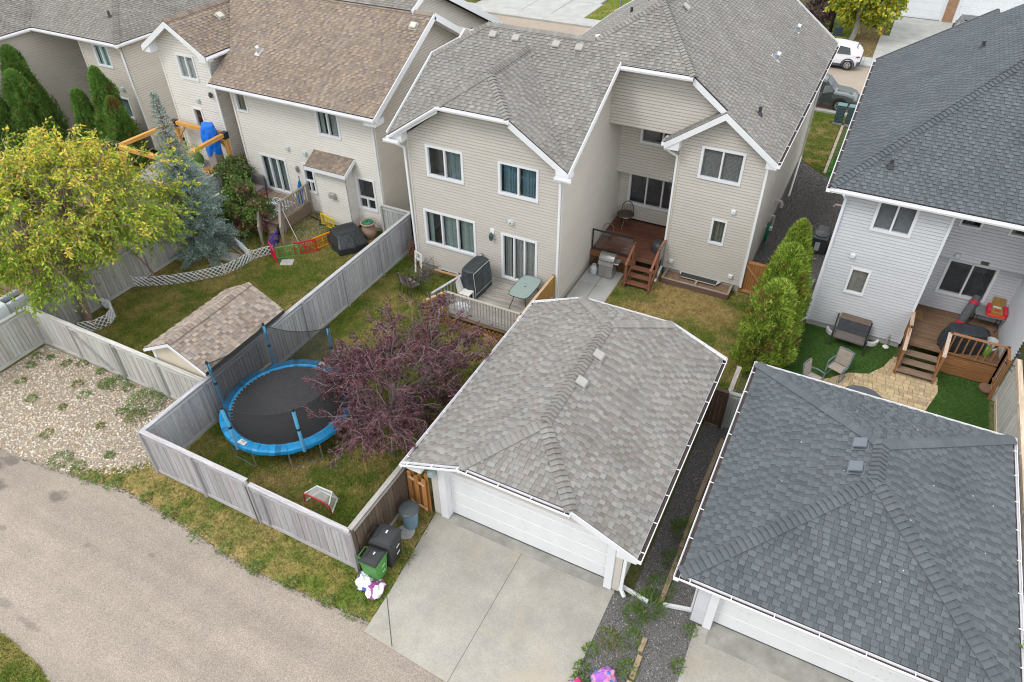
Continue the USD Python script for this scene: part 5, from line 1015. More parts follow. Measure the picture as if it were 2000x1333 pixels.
# red deck of the right unit
K = Thing('wooden_deck', 'reddish brown deck with glass rail in the recess of the duplex', 'deck', (-7.5, 26, 0)); RD = (.17, .075, .05)
planks(K, -8.9, -6.0, 24.5, 27.6, .82, RD, 'x')
K.part('fascia', MB((.26, .12, .06)).box(-8.92, -6.9, 24.44, 24.48, .55, .81), 'wood_x'); lattice(K, (-8.9, 24.47), (-6.95, 24.47), .03, .55, (.28, .15, .075), sp=.15, w=.045)
for k in range(3): K.part('step', MB((.20, .085, .055)).cbox(-7.02, -6.0, 24.16 - .27 * k, 24.46 - .27 * k, .58 - .2 * k, .62 - .2 * k, .006), 'wood_x'); K.part('riser', MB((.15, .07, .045)).box(-7.0, -6.02, 24.4 - .27 * k, 24.42 - .27 * k, .42 - .2 * k, .58 - .2 * k), 'wood_x')
for x in (-7.02, -5.98):
    K.part('stringer', MB((.2, .09, .05)).slab3([(x, 24.5, .8), (x, 24.5, .5), (x, 23.5, .0), (x, 23.5, .2)], A3((.04, 0, 0))), 'wood_y')
    K.part('handrail', MB((.27, .115, .075)).bar((x, 24.55, 1.62), (x, 23.55, 1.1), .09, .05), 'wood_y'); K.part('post', MB((.22, .1, .06)).box(x - .045, x + .045, 23.6, 23.69, 0, 1.12).box(x - .045, x + .045, 24.42, 24.51, .3, 1.64), 'wood_up')
K.part('rail_frame', MB((.03, .025, .025)).bar((-8.86, 24.52, 1.78), (-7.06, 24.52, 1.78), .05, .05).bar((-8.86, 24.52, .92), (-7.06, 24.52, .92), .04, .04).bar((-8.86, 24.52, .8), (-8.86, 24.52, 1.8), .05, .05).bar((-7.08, 24.52, .8), (-7.08, 24.52, 1.7), .05, .05), 'plastic')
K.part('glass_panel', MB().box(-8.82, -7.1, 24.515, 24.525, .95, 1.75), 'pane'); railing(K, (-5.99, 24.6), (-5.99, 25.3), .82, 1.6, (.28, .28, .27), (.3, .16, .1))
# deck of the cream house
K = Thing('wooden_deck', 'brown weathered deck with patterned rug behind the cream house', 'deck', (-24, 21.5, 0)); DB = (.24, .18, .135)
planks(K, -26.3, -22.5, 20.35, 22.7, .62, DB, 'y'); K.part('skirt', MB((.2, .15, .11)).box(-22.54, -22.5, 20.35, 22.7, .1, .585).box(-26.3, -22.5, 20.35, 20.39, .1, .585), 'wood_x')
RL = (.30, .265, .225)
railing(K, (-22.52, 20.72), (-22.52, 22.65), .62, 1.56, RL, sp=.17, wide=.05, bal=.05); railing(K, (-22.5, 20.7), (-21.75, 19.75), (.62, .12), (1.52, .98), RL, sp=.17, wide=.05, bal=.05); railing(K, (-23.4, 20.3), (-22.65, 19.35), (.62, .12), (1.52, .98), RL, sp=.17, wide=.05, bal=.05)
for k in range(3): K.part('step', MB(A3(DB) * .9).obox((-22.83 + .2 * k, 20.25 - .26 * k, .44 - .18 * k), 1.1, .32, .05, -.66), 'wood_x')
T = Thing('outdoor_rug', 'black and white patterned rug on the cream house deck', 'rug', (-23.7, 21.3, .63)); T.part('backing', MB((.72, .74, .74)).obox((-23.75, 21.3, .632), 1.3, 1.9, .012, .0), 'cloth')
pat = MB((.03, .04, .05))
for i in range(3):
    for j in range(4):
        cx, cy = -24.18 + .43 * i, 20.58 + .48 * j
        for r in (.19, .12, .05):
            for (a, b, c, d) in ((cx - r, cx + r, cy - r, cy - r + .035), (cx - r, cx + r, cy + r - .035, cy + r), (cx - r, cx - r + .035, cy - r + .035, cy + r - .035), (cx + r - .035, cx + r, cy - r + .035, cy + r - .035)): pat.box(a, b, c, d, .639, .642)
T.part('printed_squares', pat, 'cloth')
# deck of the grey house
K = Thing('wooden_deck', 'stained brown deck with steps behind the grey house', 'deck', (4.8, 25, 0)); DN = (.20, .125, .08)
planks(K, 3.42, 6.42, 23.75, 26.48, .8, DN, 'x'); K.part('fascia', MB((.26, .125, .05)).box(4.65, 6.42, 23.69, 23.73, .45, .8).box(4.65, 6.42, 23.70, 23.74, .05, .44), 'wood_x')
for k in range(3): K.part('step', MB((.24, .17, .12)).cbox(3.42, 4.6, 23.42 - .28 * k, 23.74 - .28 * k, .56 - .19 * k, .6 - .19 * k, .006), 'wood_x'); K.part('riser', MB((.22, .11, .05)).box(3.45, 4.57, 23.66 - .28 * k, 23.69 - .28 * k, .4 - .19 * k, .56 - .19 * k), 'wood_x')
for x in (3.4, 4.6): K.part('stringer', MB((.27, .125, .05)).slab3([(x, 23.76, .8), (x, 23.76, .45), (x, 22.85, .0), (x, 22.85, .2)], A3((.045, 0, 0))), 'wood_y')
railing(K, (4.66, 23.72), (6.4, 23.72), .8, 1.72, (.27, .13, .055), (.36, .19, .10), sp=.2, wide=.05, bal=.045); railing(K, (6.4, 23.72), (6.4, 22.95), .3, 1.7, (.27, .13, .055), (.33, .17, .08), sp=.2)
for (y0, y1, za, zb) in ((24.5, 23.75, 1.68, 1.6), (23.7, 22.95, 1.5, 1.05)): K.part('handrail', MB((.45, .34, .26)).bar((3.42, y0, za), (3.42, y1, zb), .12, .045), 'wood_y')
K.part('side_panel', MB((.28, .13, .05)).slab3([(3.42, 24.45, .8), (3.42, 24.45, 1.64), (3.42, 23.7, 1.56), (3.42, 22.95, 1.02), (3.42, 22.95, .3), (3.42, 23.7, .8)], A3((-.03, 0, 0))), 'wood_up')
K.part('handrail', MB((.5, .40, .33)).bar((4.62, 23.72, 1.72), (4.62, 22.95, 1.2), .12, .045), 'wood_y'); K.part('post', MB((.27, .13, .06)).box(4.58, 4.66, 22.93, 23.01, 0, 1.2).box(3.38, 3.46, 22.93, 23.01, 0, 1.05), 'wood_up')
single('doormat', 'small tan mat on the brown deck by the house corner', 'mat', MB((.27, .17, .07)).obox((3.72, 25.75, .81), .4, .62, .02, .04), 'cloth')
# window well planter of the right unit
T = Thing('planter_box', 'brown timber planter box below the basement window of the duplex', 'planter', (-4.35, 25, 0)); PB = (.155, .095, .075)
for (a, b, c, d) in ((-5.75, -2.97, 24.56, 24.63), (-5.75, -5.68, 24.63, 25.33), (-3.04, -2.97, 24.63, 25.33), (-4.4, -4.33, 24.63, 25.33)): T.part('board', MB(PB).cbox(a, b, c, d, 0, .27, .006), 'wood_x'); T.part('cap', MB((.32, .26, .22)).box(a - .01, b + .01, c - .012, d + .0, .272, .3), 'wood_x')
T.part('soil', MB((.105, .07, .06)).box(-5.68, -3.04, 24.63, 25.33, 0, .2), 'mulch'); T.part('well_liner', MB((.45, .44, .42)).slab3([(-5.2, 25.3, .31), (-3.45, 25.3, .31), (-3.6, 24.95, .31), (-5.05, 24.95, .31)], A3((0, 0, -.02))), 'paint')
T.part('well_floor', MB((.05, .05, .05)).box(-5.1, -3.6, 24.98, 25.28, .311, .318), 'stone')
# ------------------------------------------------------------------ trampoline
cx, cy, R0 = -14.18, 11.42, 2.13; T = Thing('trampoline', 'round blue rimmed trampoline with safety net in the back lawn', 'trampoline', (cx, cy, 0)); BLUE = (.01, .24, .50)
ring = lambda r, z, k, n=72: A3((cx + r * math.cos(2 * math.pi * k / n), cy + r * math.sin(2 * math.pi * k / n), z))
T.part('jumping_mat', MB((.045, .045, .048)).raw([ring(1.82, .84, k) for k in range(72)], [tuple(range(72))]), 'cloth')
mb = MB(BLUE)
prof = [(1.80, .845), (1.82, .875), (1.95, .895), (2.08, .89), (2.15, .86), (2.16, .74), (2.13, .74), (2.12, .85), (1.86, .85)]
for k in range(72):
    t = A3(BLUE) * (.9 + .2 * rng.random()) if k % 12 else A3(BLUE) * .6
    a = [A3((cx + r * math.cos(w), cy + r * math.sin(w), z + .012 * math.sin(k * 2.3 + r * 9))) for w in (2 * math.pi * k / 72, 2 * math.pi * (k + 1) / 72) for r, z in prof]; n = len(prof)
    mb.raw(a, [(j, j + 1, n + j + 1, n + j) for j in range(n - 1)], t)
T.part('edge_pad', mb, 'plastic')
for k in range(0, 72, 1):
    if 30 <= k <= 46: T.part('spring', MB((.6, .6, .6)).tube([ring(1.84, .855, k + .5), ring(1.78, .88, k + .5), ring(1.74, .86, k + .5)], .012, 5), 'metal')
for a in (95, 268): T.part('warning_label', MB((.68, .64, .55)).raw([A3((cx + r * math.cos(w), cy + r * math.sin(w), .905)) for w, r in ((math.radians(a - 4), 1.92), (math.radians(a + 4), 1.92), (math.radians(a + 4), 2.09), (math.radians(a - 4), 2.09))], [(0, 1, 2, 3)]), 'cloth')
T.part('frame_ring', MB((.5, .5, .52)).tube([ring(2.1, .78, k) for k in range(73)], .025, 6), 'metal')
angs = [143, 84, 205, 266, 323, 24]; tops = []
for a in angs:
    w = math.radians(a); b = A3((cx + 2.17 * math.cos(w), cy + 2.17 * math.sin(w), 0)); t_ = b + A3((.05 * math.cos(w), .05 * math.sin(w), 2.6)); tops.append(t_)
    T.part('net_pole', MB((.12, .36, .58)).tube([b + (0, 0, .72), b + (0, 0, 1.65)], .052, 8).tube([b + (0, 0, 1.72), t_ - (0, 0, .1)], .052, 8, (.10, .38, .60)), 'cloth')
    T.part('pole_cap', MB((.02, .02, .025)).lathe(t_ - A3((0, 0, .1)), [(.05, 0), (.045, .08), (.02, .12)], 8), 'plastic'); T.part('pole_strap', MB((.02, .02, .03)).tube([b + (0, 0, 1.64), b + (0, 0, 1.73)], .057, 8), 'cloth')
for a0, a1 in ((130, 156), (70, 98), (192, 218), (253, 279), (310, 336), (11, 37)):
    p, q = [A3((cx + 2.12 * math.cos(math.radians(a)), cy + 2.12 * math.sin(math.radians(a)), 0)) for a in (a0, a1)]
    T.part('leg', MB((.5, .51, .53)).tube([p + (0, 0, .78), p + (0, 0, .12), p * .93 + q * .07 + (0, 0, .03), p * .07 + q * .93 + (0, 0, .03), q + (0, 0, .12), q + (0, 0, .78)], .024, 6), 'metal')
order = [5, 1, 0, 2, 3, 4]
for i, j in zip(order, order[1:] + order[:1]):
    a, b = tops[i] - A3((0, 0, .08)), tops[j] - A3((0, 0, .08)); n = 10; top, bot = [], []
    wa, wb = math.radians(angs[i]), math.radians(angs[j]); wb = wb + 2 * math.pi if wb < wa else wb
    for k in range(n + 1):
        f = k / n; c = a + (b - a) * f; c[2] -= .30 * 4 * f * (1 - f) * .8; w = wa + (wb - wa) * f
        top.append(c); bot.append(A3((cx + 1.86 * math.cos(w), cy + 1.86 * math.sin(w), .9)))
    T.part('safety_net', MB().raw(top + bot, [(k, k + 1, n + 2 + k, n + 1 + k) for k in range(n)]), 'net'); T.part('net_rope', MB((.03, .03, .03)).tube(top, .012, 5), 'cloth')
single('spare_board', 'loose pale plank lying between the trampoline and the fence', 'plank', MB((.36, .31, .25)).bar((-16.2, 11.3, .75), (-15.95, 12.6, .95), .12, .03), 'wood_y')
# hockey net
T = Thing('hockey_net', 'small white and red hockey net on the grass by the fence', 'hockey net', (-11.1, 9, 0))
fr = [(-11.65, 8.98, .0), (-11.63, 8.98, .36), (-11.5, 8.97, .46), (-10.85, 8.97, .46), (-10.68, 8.97, .36), (-10.66, 8.98, .0)]
T.part('goal_frame', MB((.5, .03, .05)).tube(fr, .026, 7), 'plastic')
T.part('back_frame', MB((.72, .72, .72)).tube([(-11.6, 9.0, .41), (-11.45, 9.38, .42), (-10.9, 9.4, .42), (-10.7, 9.0, .41)], .024, 7).tube([(-11.65, 8.98, .03), (-11.5, 9.5, .03), (-10.85, 9.5, .03), (-10.66, 8.98, .03)], .026, 7).tube([(-11.45, 9.38, .42), (-11.5, 9.5, .03)], .02, 6).tube([(-10.9, 9.4, .42), (-10.85, 9.5, .03)], .02, 6), 'plastic')
T.part('netting', MB().raw([(-11.5, 8.98, .455), (-10.85, 8.98, .455), (-10.9, 9.4, .42), (-11.45, 9.38, .42), (-10.85, 9.5, .03), (-11.5, 9.5, .03), (-11.65, 8.98, .03), (-10.66, 8.98, .03)], [(0, 1, 2, 3), (3, 2, 4, 5), (0, 3, 5, 6), (2, 1, 7, 4)]), 'white_net')
# ------------------------------------------------------------------ bins and bags
def cart(label, c, rz, body, lid, s=1.0, sticker=True):
    T = Thing('wheeled_bin', label, 'wheelie bin', (*c, 0)); Rz = rot(0, 0, rz); P = lambda a, b, z: A3((*c, 0)) + Rz @ A3((a * s, b * s, z * s))
    mb = MB(body); mb.hull([P(a * .22, b * .24, .06) for a in (-1, 1) for b in (-1, 1)] + [P(a * .28, b * .30, .95) for a in (-1, 1) for b in (-1, 1)] + [P(a * .20, b * .25, .03) for a in (-1, 1) for b in (-1, 1)]); T.part('body', mb, 'plastic')
    T.part('rim', MB(A3(body) * .9).hull([P(a * .30, b * .32, z) for a in (-1, 1) for b in (-1, 1) for z in (.93, .98)]), 'plastic')
    ld = MB(lid).hull([P(a * .29, b * .31, .985) for a in (-1, 1) for b in (-1, 1)] + [P(a * .26, b * .27, 1.05) for a in (-1, 1) for b in (-1, 1)] + [P(a * .12, b * .14, 1.075) for a in (-1, 1) for b in (-1, 1)]); l = T.part('lid', ld, 'plastic')
    T.part('lid_rib', MB(A3(lid) * 1.25).bar(P(-.2, -.17, 1.062), P(-.2, .17, 1.062), .03, .02).bar(P(.2, -.2, 1.057), P(.2, .2, 1.057), .03, .02), 'plastic', l)
    if sticker: T.part('label_sticker', MB((.72, .73, .72)).raw([P(.0, .02, 1.079), P(.17, .02, 1.062), P(.17, .11, 1.062), P(0, .11, 1.079)], [(0, 1, 2, 3)]), 'cloth', l)
    T.part('handle', MB(A3(body) * .9).tube([P(-.28, -.2, .9), P(-.40, -.2, .97), P(-.40, .2, .97), P(-.28, .2, .9)], .022 * s, 6).bar(P(-.36, -.2, .97), P(-.3, -.2, .98), .05, .03).bar(P(-.36, .2, .97), P(-.3, .2, .98), .05, .03), 'plastic')
    for b in (-.27, .27): T.part('wheel', MB((.03, .03, .03)).tube([P(-.25, b - .03, .11), P(-.25, b + .03, .11)], .11 * s, 12), 'plastic')
    for z in (.35, .62): T.part('warning_strip', MB((.62, .63, .62)).hull([P(.262 + .028 * (z - .35) / .5 + e, b, z + h) for b in (-.02, .12) for h in (0, .035) for e in (0, .012)]), 'cloth')
    return T
cart('black wheeled bin with white sticker beside the brown fence', (-8.3, 8.52), .1, (.022, .022, .024), (.03, .031, .034), 1.08); cart('green wheeled bin with black lid beside the black one', (-8.31, 7.93), .05, (.06, .21, .045), (.028, .03, .032), .9)
T = Thing('rubbish_bin', 'round blue grey rubbish bin with dark lid by the orange pickets', 'rubbish bin', (-8.38, 9.72, 0)); T.part('body', MB((.13, .21, .27)).lathe((-8.38, 9.72, 0), [(.20, 0), (.26, .68), (.275, .69), (.275, .72)], 20), 'plastic')
T.part('lid', MB((.075, .09, .10)).lathe((-8.38, 9.72, .72), [(.285, 0), (.29, .03), (.25, .06), (.1, .075), (.02, .08)], 20), 'plastic')
def bag(name, label, cat, c, r, tones, seed, m='vinyl_cover', amp=.5, freq=1.7):
    mb = MB(tones[0]).blob(c, r, seed, amp, freq, sub=4, flat=.01); V = mb.v[0]; k = meshkit.fbm(V * 3.2 + seed, 2, seed); k = (k - k.min()) / (k.max() - k.min())
    T_ = np.empty_like(V)
    for j, t in enumerate(tones): T_[(k >= j / len(tones))] = t
    mb.t = [T_]; return single(name, label, cat, mb, m, smooth=True)
bag('plastic_bag', 'white plastic bag with blue top on the grass by the green bin', 'bag', (-8.42, 7.55, .14), (.24, .22, .24), [(.75, .75, .78), (.72, .73, .76), (.08, .12, .42), (.75, .75, .78)], 3)
bag('plastic_bag', 'white and purple printed bag on the grass at the driveway edge', 'bag', (-8.05, 7.52, .1), (.22, .28, .17), [(.75, .74, .76), (.25, .05, .22), (.74, .74, .76), (.22, .3, .16)], 6)
bag('plastic_bag', 'bulging blue and pink printed bag at the bottom of the photo', 'bag', (-1.75, 7.95, .12), (.30, .34, .26), [(.03, .18, .50), (.05, .33, .62), (.35, .12, .5), (.62, .25, .40), (.1, .2, .6)], 9)
bag('plastic_bag', 'red and purple bag cut by the bottom edge of the photo', 'bag', (-2.27, 7.5, .08), (.22, .22, .18), [(.6, .03, .15), (.3, .2, .5), (.2, .1, .5)], 12)
# ------------------------------------------------------------------ things on and around the decks
def cover(name, label, cat, c, sx, sy, z0, h, rz, tone, seed, top=.75, piping=None):
    """a fitted fabric cover: a loose box whose sides sag and fold"""
    import trimesh
    m = trimesh.creation.box((2, 2, 2)); m = m.subdivide().subdivide().subdivide().subdivide(); v = np.array(m.vertices)
    u = (v[:, 2] + 1) / 2; w = 1 - (1 - top) * np.clip((u - .45) / .55, 0, 1); sh = np.maximum(np.abs(v[:, 0]), np.abs(v[:, 1]))
    rr = np.linalg.norm(v[:, :2], axis=1) / np.maximum(sh, 1e-6); k = 1 - .12 * (rr - 1) / .414
    x, y = v[:, 0] * w * k * sx / 2, v[:, 1] * k * (1 - (1 - top) * .5 * np.clip((u - .5) / .5, 0, 1)) * sy / 2
    a = np.arctan2(v[:, 1], v[:, 0]); f = 1 + .035 * np.sin(a * 9 + seed) * (1 - u) + .05 * (meshkit.fbm(np.c_[v * 1.6 + seed], 3, seed) - .5)
    z = u * h - .06 * (sh < .8) * u ** 6 * np.sin(v[:, 0] * 3 + seed) * .4
    P = np.c_[x * f, y * f, z] @ rot(0, 0, rz).T + A3((*c, z0))
    T = Thing(name, label, cat, (*c, z0)); T.part('fabric', MB(tone).arr(P, m.faces), 'vinyl_cover', smooth=True)
    if piping:
        Pp = lambda q, e, z: A3((*c, z0)) + rot(0, 0, rz) @ A3((q * sx / 2, e * sy / 2, z * h))
        T.part('piping', MB(piping).tube([Pp(top * .98, -.98, 1.0), Pp(top * .98, 0, 1.01), Pp(top * .98, .98, 1.0)], .012, 5).tube([Pp(top * .98, -.99, 1.0), Pp(1.02, -1.02, .45), Pp(1.03, -1.02, .0)], .012, 5).tube([Pp(1.03, -1.02, .22), Pp(1.05, 0, .22), Pp(1.03, 1.02, .22)], .012, 5), 'cloth')
    return T
cover('covered_barbecue', 'tall barbecue under a black fitted cover on the grey deck', 'covered barbecue', (-11.95, 20.0), .78, 1.35, .63, 1.18, -.05, (.028, .034, .038), 2, .82, (.42, .43, .44))
T = Thing('glass_table', 'glass topped patio table with dark metal legs on the grey deck', 'table', (-9.85, 20.1, .62))
rt = [(-9.85 + .43 * (abs(math.cos(a)) ** .45) * np.sign(math.cos(a)), 20.1 + .75 * (abs(math.sin(a)) ** .45) * np.sign(math.sin(a))) for a in np.linspace(0, 2 * math.pi, 41)[:-1]]
T.part('table_top', MB((.25, .31, .29)).prism(rt, 1.335, 1.347), 'plastic'); T.part('rim', MB((.05, .055, .06)).tube([(x, y, 1.335) for x, y in rt + rt[:1]], .018, 6), 'plastic'); T.part('centre_hole', MB((.04, .05, .05)).lathe((-9.85, 20.1, 1.347), [(.035, 0), (.03, .01)], 10), 'plastic')
for a, b in ((-1, -1), (1, -1), (1, 1), (-1, 1)): T.part('leg', MB((.05, .05, .055)).tube([(-9.85 + a * .28, 20.1 + b * .55, 1.32), (-9.85 + a * .25, 20.1 + b * .5, 1.05), (-9.85 + a * .32, 20.1 + b * .6, .8), (-9.85 + a * .36, 20.1 + b * .68, .63)], .017, 6), 'plastic')
def patio_chair(label, c, rz, z0, frame, seat, s=1.0, name='patio_chair', slats=False, cat='chair', sled=False, group=None):
    T = Thing(name, label, cat, (*c, z0), group=group); P = lambda a, b, z: A3((*c, z0)) + rot(0, 0, rz) @ (A3((a, b, z)) * s)
    if slats:
        for k in range(6): T.part('slat', MB(seat).bar(P(-.22, .25 + .012 * k, .5 + .075 * k), P(.22, .25 + .012 * k, .5 + .075 * k), .012, .06, up=P(0, .2, 1) - P(0, 0, 0)), 'plastic')
        T.part('seat', MB(A3(seat) * .95).hull([P(a * .23, b, z) for a in (-1, 1) for b in (-.22, .22) for z in (.40, .43)]), 'plastic')
    else:
        T.part('seat', MB(seat).hull([P(a * .23, b, z + .03 * (b < 0)) for a in (-1, 1) for b in (-.24, .2) for z in (.40, .42)]), 'cloth'); T.part('backrest', MB(seat).hull([P(a * .23, .2 + .16 * (z - .42) + e, z) for a in (-1, 1) for z in (.44, .98) for e in (0, .02)]), 'cloth')
    for a in (-1, 1):
        if sled: T.part('leg', MB(frame).tube([P(a * .25, .34, .98), P(a * .25, .2, .42), P(a * .25, -.25, .44), P(a * .25, -.3, .3), P(a * .25, -.22, .03), P(a * .25, .25, .02)], .02, 6), 'plastic'); T.part('armrest', MB(frame).tube([P(a * .26, .25, .62), P(a * .28, .0, .66), P(a * .28, -.24, .63), P(a * .26, -.26, .44)], .022, 6), 'plastic')
        else:
            T.part('leg', MB(frame).tube([P(a * .25, -.24, .6), P(a * .26, -.27, 0)], .02, 6), 'plastic'); T.part('leg', MB(frame).tube([P(a * .24, .34, .98), P(a * .24, .22, .45), P(a * .25, .3, 0)], .02, 6), 'plastic'); T.part('armrest', MB(frame).tube([P(a * .25, .26, .62), P(a * .27, 0, .64), P(a * .25, -.26, .6)], .022, 6), 'plastic')
    T.part('back_frame', MB(frame).tube([P(-.24, .34, .98), P(0, .35, 1.0), P(.24, .34, .98)], .02, 6), 'plastic'); return T
patio_chair('brown slatted patio chair on the lawn by the duplex wall', (-14.62, 19.35), 2.85, 0, (.06, .05, .045), (.12, .10, .085), 1.0, slats=True)
patio_chair('second dark patio chair stacked behind the brown slatted one', (-14.85, 19.4), 2.85, 0.0, (.05, .045, .04), (.2, .19, .19), .97)
T = Thing('plastic_chair', 'white plastic chair behind the deck railing', 'chair', (-11.95, 19.1, .62))
T.part('seat', MB((.66, .64, .6)).hull([(-12.15, 18.95, 1.02), (-11.7, 18.95, 1.02), (-11.7, 19.35, 1.0), (-12.15, 19.35, 1.0), (-12.15, 18.95, 1.05), (-11.7, 18.95, 1.05), (-11.7, 19.35, 1.03), (-12.15, 19.35, 1.03)]), 'plastic'); T.part('backrest', MB((.66, .64, .6)).hull([(-12.16, 18.95, 1.05), (-12.16, 19.35, 1.03), (-12.28, 18.98, 1.5), (-12.28, 19.32, 1.5), (-12.19, 18.95, 1.05), (-12.31, 19.32, 1.5)]), 'plastic')
for a, b in ((-12.13, 18.97), (-11.72, 18.97), (-11.72, 19.33), (-12.13, 19.33)): T.part('leg', MB((.68, .68, .67)).bar((a, b, 1.02), (a, b, .63), .045, .045), 'plastic')
bag('plastic_bag', 'white bag heaped on the grey deck behind the balusters', 'bag', (-11.75, 18.55, .78), (.28, .16, .2), [(.72, .74, .78), (.66, .68, .72)], 15)
# heap by the wall: old white swing frame with brush
T = Thing('brush_pile', 'heap of grey brush and twisted branches against the duplex wall', 'brush pile', (-14.7, 20.5, 0)); mb = MB((.16, .145, .14))
for k in range(70):
    a = A3((-14.75 + rng.normal(0, .25), 20.4 + rng.normal(0, .22), rng.uniform(0, .5))); d = norm(rng.normal(size=3) * (1, 1, .8)); c = a + d * rng.uniform(.3, .8); c[2] = max(c[2], .03)
    mb.tube([a, (a + c) / 2 + rng.normal(0, .06, 3), c], [.014, .011, .006], 4, A3((.17, .15, .145)) * rng.uniform(.6, 1.3))
T.part('branches', mb, 'bark', kind='stuff')
T = Thing('lawn_ornament', 'white metal frame standing in the brush pile', 'garden frame', (-15.1, 20.5, 0)); T.part('frame', MB((.66, .65, .64)).bar((-15.3, 20.6, .0), (-15.3, 20.75, 1.05), .07, .03).bar((-14.95, 20.5, .0), (-14.95, 20.65, 1.0), .07, .03).bar((-15.3, 20.75, 1.02), (-14.95, 20.65, .98), .03, .07).bar((-15.3, 20.7, .75), (-14.95, 20.6, .72), .03, .07), 'paint')
single('wooden_pole', 'orange wooden pole leaning over the basement window', 'pole', MB((.42, .24, .13)).tube([(-14.4, 20.75, .35), (-12.55, 20.3, .75)], .05, 8), 'wood_x')
# steel barbecue with gas bottle
T = Thing('barbecue', 'stainless steel barbecue with closed lid beside the red steps', 'barbecue', (-7.95, 24.05, 0)); ST = (.42, .41, .40)
T.part('cabinet', MB(ST).cbox(-8.26, -7.64, 23.8, 24.3, .06, .82, .015), 'metal'); T.part('door', MB((.5, .49, .47)).box(-8.24, -7.96, 23.785, 23.8, .1, .62).box(-7.94, -7.66, 23.785, 23.8, .1, .62), 'metal'); T.part('control_panel', MB((.55, .54, .53)).hull([(-8.28, 23.74, .68), (-7.62, 23.74, .68), (-7.62, 23.8, .84), (-8.28, 23.8, .84), (-8.28, 23.82, .66), (-7.62, 23.82, .66)]), 'metal')
n_ = 9; lid = [(-8.27, 24.05 - .26 * math.cos(math.pi * k / n_), .83 + .3 * math.sin(math.pi * k / n_)) for k in range(n_ + 1)]; lid2 = [(-7.63, y, z) for _, y, z in lid]
T.part('lid', MB((.40, .39, .38)).raw(lid + lid2, [(k, n_ + 1 + k, n_ + 2 + k, k + 1) for k in range(n_)] + [tuple(range(n_ + 1)), tuple(range(n_ + 1, 2 * n_ + 2))[::-1]]), 'metal'); T.part('lid_handle', MB((.6, .6, .6)).tube([(-8.18, 23.74, .96), (-7.72, 23.74, .96)], .018, 8), 'metal')
T.part('side_shelf', MB((.36, .36, .36)).cbox(-7.63, -7.42, 23.84, 24.28, .78, .83, .01), 'metal'); 
for x in (-8.2, -7.7): T.part('wheel', MB((.05, .05, .05)).tube([(x, 23.9, .05), (x + .04, 23.9, .05)], .05, 10), 'plastic')
T = Thing('gas_bottle', 'white propane bottle standing left of the steel barbecue', 'gas bottle', (-8.5, 23.95, 0)); T.part('tank', MB((.55, .60, .62)).lathe((-8.5, 23.95, .03), [(.12, 0), (.155, .05), (.16, .25), (.13, .33), (.07, .37)], 14), 'paint', smooth=True); T.part('collar', MB((.6, .64, .66)).lathe((-8.5, 23.95, .38), [(.09, 0), (.09, .1), (.08, .1), (.08, 0)], 12), 'paint'); T.part('valve', MB((.4, .35, .2)).lathe((-8.5, 23.95, .38), [(.025, 0), (.025, .08)], 8), 'metal')
# bistro set on the red deck
T = Thing('bistro_table', 'small round dark table on the red deck', 'table', (-8.25, 26.75, .82)); T.part('table_top', MB((.075, .05, .04)).lathe((-8.25, 26.75, 1.5), [(.36, 0), (.38, .012), (.36, .024)], 24), 'plastic'); T.part('rim', MB((.22, .2, .18)).tube([(-8.25 + .37 * math.cos(a), 26.75 + .37 * math.sin(a), 1.512) for a in np.linspace(0, 2 * math.pi, 25)], .02, 6), 'metal')
for a in (0.3, 2.4, 4.5): T.part('leg', MB((.25, .2, .14)).tube([(-8.25, 26.75, 1.5), (-8.25 + .1 * math.cos(a), 26.75 + .1 * math.sin(a), 1.15), (-8.25 + .26 * math.cos(a), 26.75 + .26 * math.sin(a), .83)], .014, 6), 'metal')
T = Thing('bistro_chair', 'wrought metal bistro chair behind the round table', 'chair', (-8.35, 27.25, .82)); T.part('backrest', MB((.07, .06, .055)).tube([(-8.62, 27.3, 1.2)] + [(-8.35 - .27 * math.cos(a), 27.36, 1.4 + .42 * math.sin(a)) for a in np.linspace(0, math.pi, 11)] + [(-8.08, 27.3, 1.2)], .018, 6), 'plastic')
sc = MB((.14, .12, .1))
for x in np.linspace(-8.52, -8.18, 6): sc.tube([(x, 27.3, 1.22), (x + .02, 27.35, 1.45), (x - .01, 27.36, 1.68)], .008, 4)
T.part('scrollwork', sc, 'plastic'); T.part('seat', MB((.09, .08, .075)).lathe((-8.35, 27.12, 1.2), [(.22, 0), (.23, .015), (.2, .03)], 16), 'plastic')
for a, b in ((-8.53, 26.95), (-8.17, 26.95), (-8.53, 27.28), (-8.17, 27.28)): T.part('leg', MB((.08, .07, .06)).tube([(a, b, 1.2), (a, b, .83)], .013, 5), 'plastic')
T = Thing('bistro_chair', 'low wrought metal chair by the blank wall behind the glass rail', 'chair', (-8.62, 25.5, .82)); T.part('seat', MB((.10, .10, .09)).lathe((-8.6, 25.5, 1.12), [(.2, 0), (.21, .015), (.18, .03)], 14), 'plastic'); T.part('backrest', MB((.17, .15, .11)).tube([(-8.85, 25.72, 1.12)] + [(-8.62 - .22 * math.cos(a), 25.78, 1.25 + .2 * math.sin(a)) for a in np.linspace(0, math.pi, 9)] + [(-8.4, 25.72, 1.12)], .016, 6), 'plastic')
for k in range(4): a = k * math.pi / 2 + .6; T.part('leg', MB((.1, .09, .08)).tube([(-8.6 + .1 * math.cos(a), 25.5 + .1 * math.sin(a), 1.12), (-8.6 + .26 * math.cos(a), 25.5 + .26 * math.sin(a), .83)], .013, 5), 'plastic')
single('round_cushion', 'dark round grill lid leaning by the bay wall on the red deck', 'lid', MB((.06, .06, .065)).lathe((-6.3, 25.6, .83), [(.3, 0), (.31, .28), (.24, .42), (.05, .47)], 18), 'plastic', smooth=True)
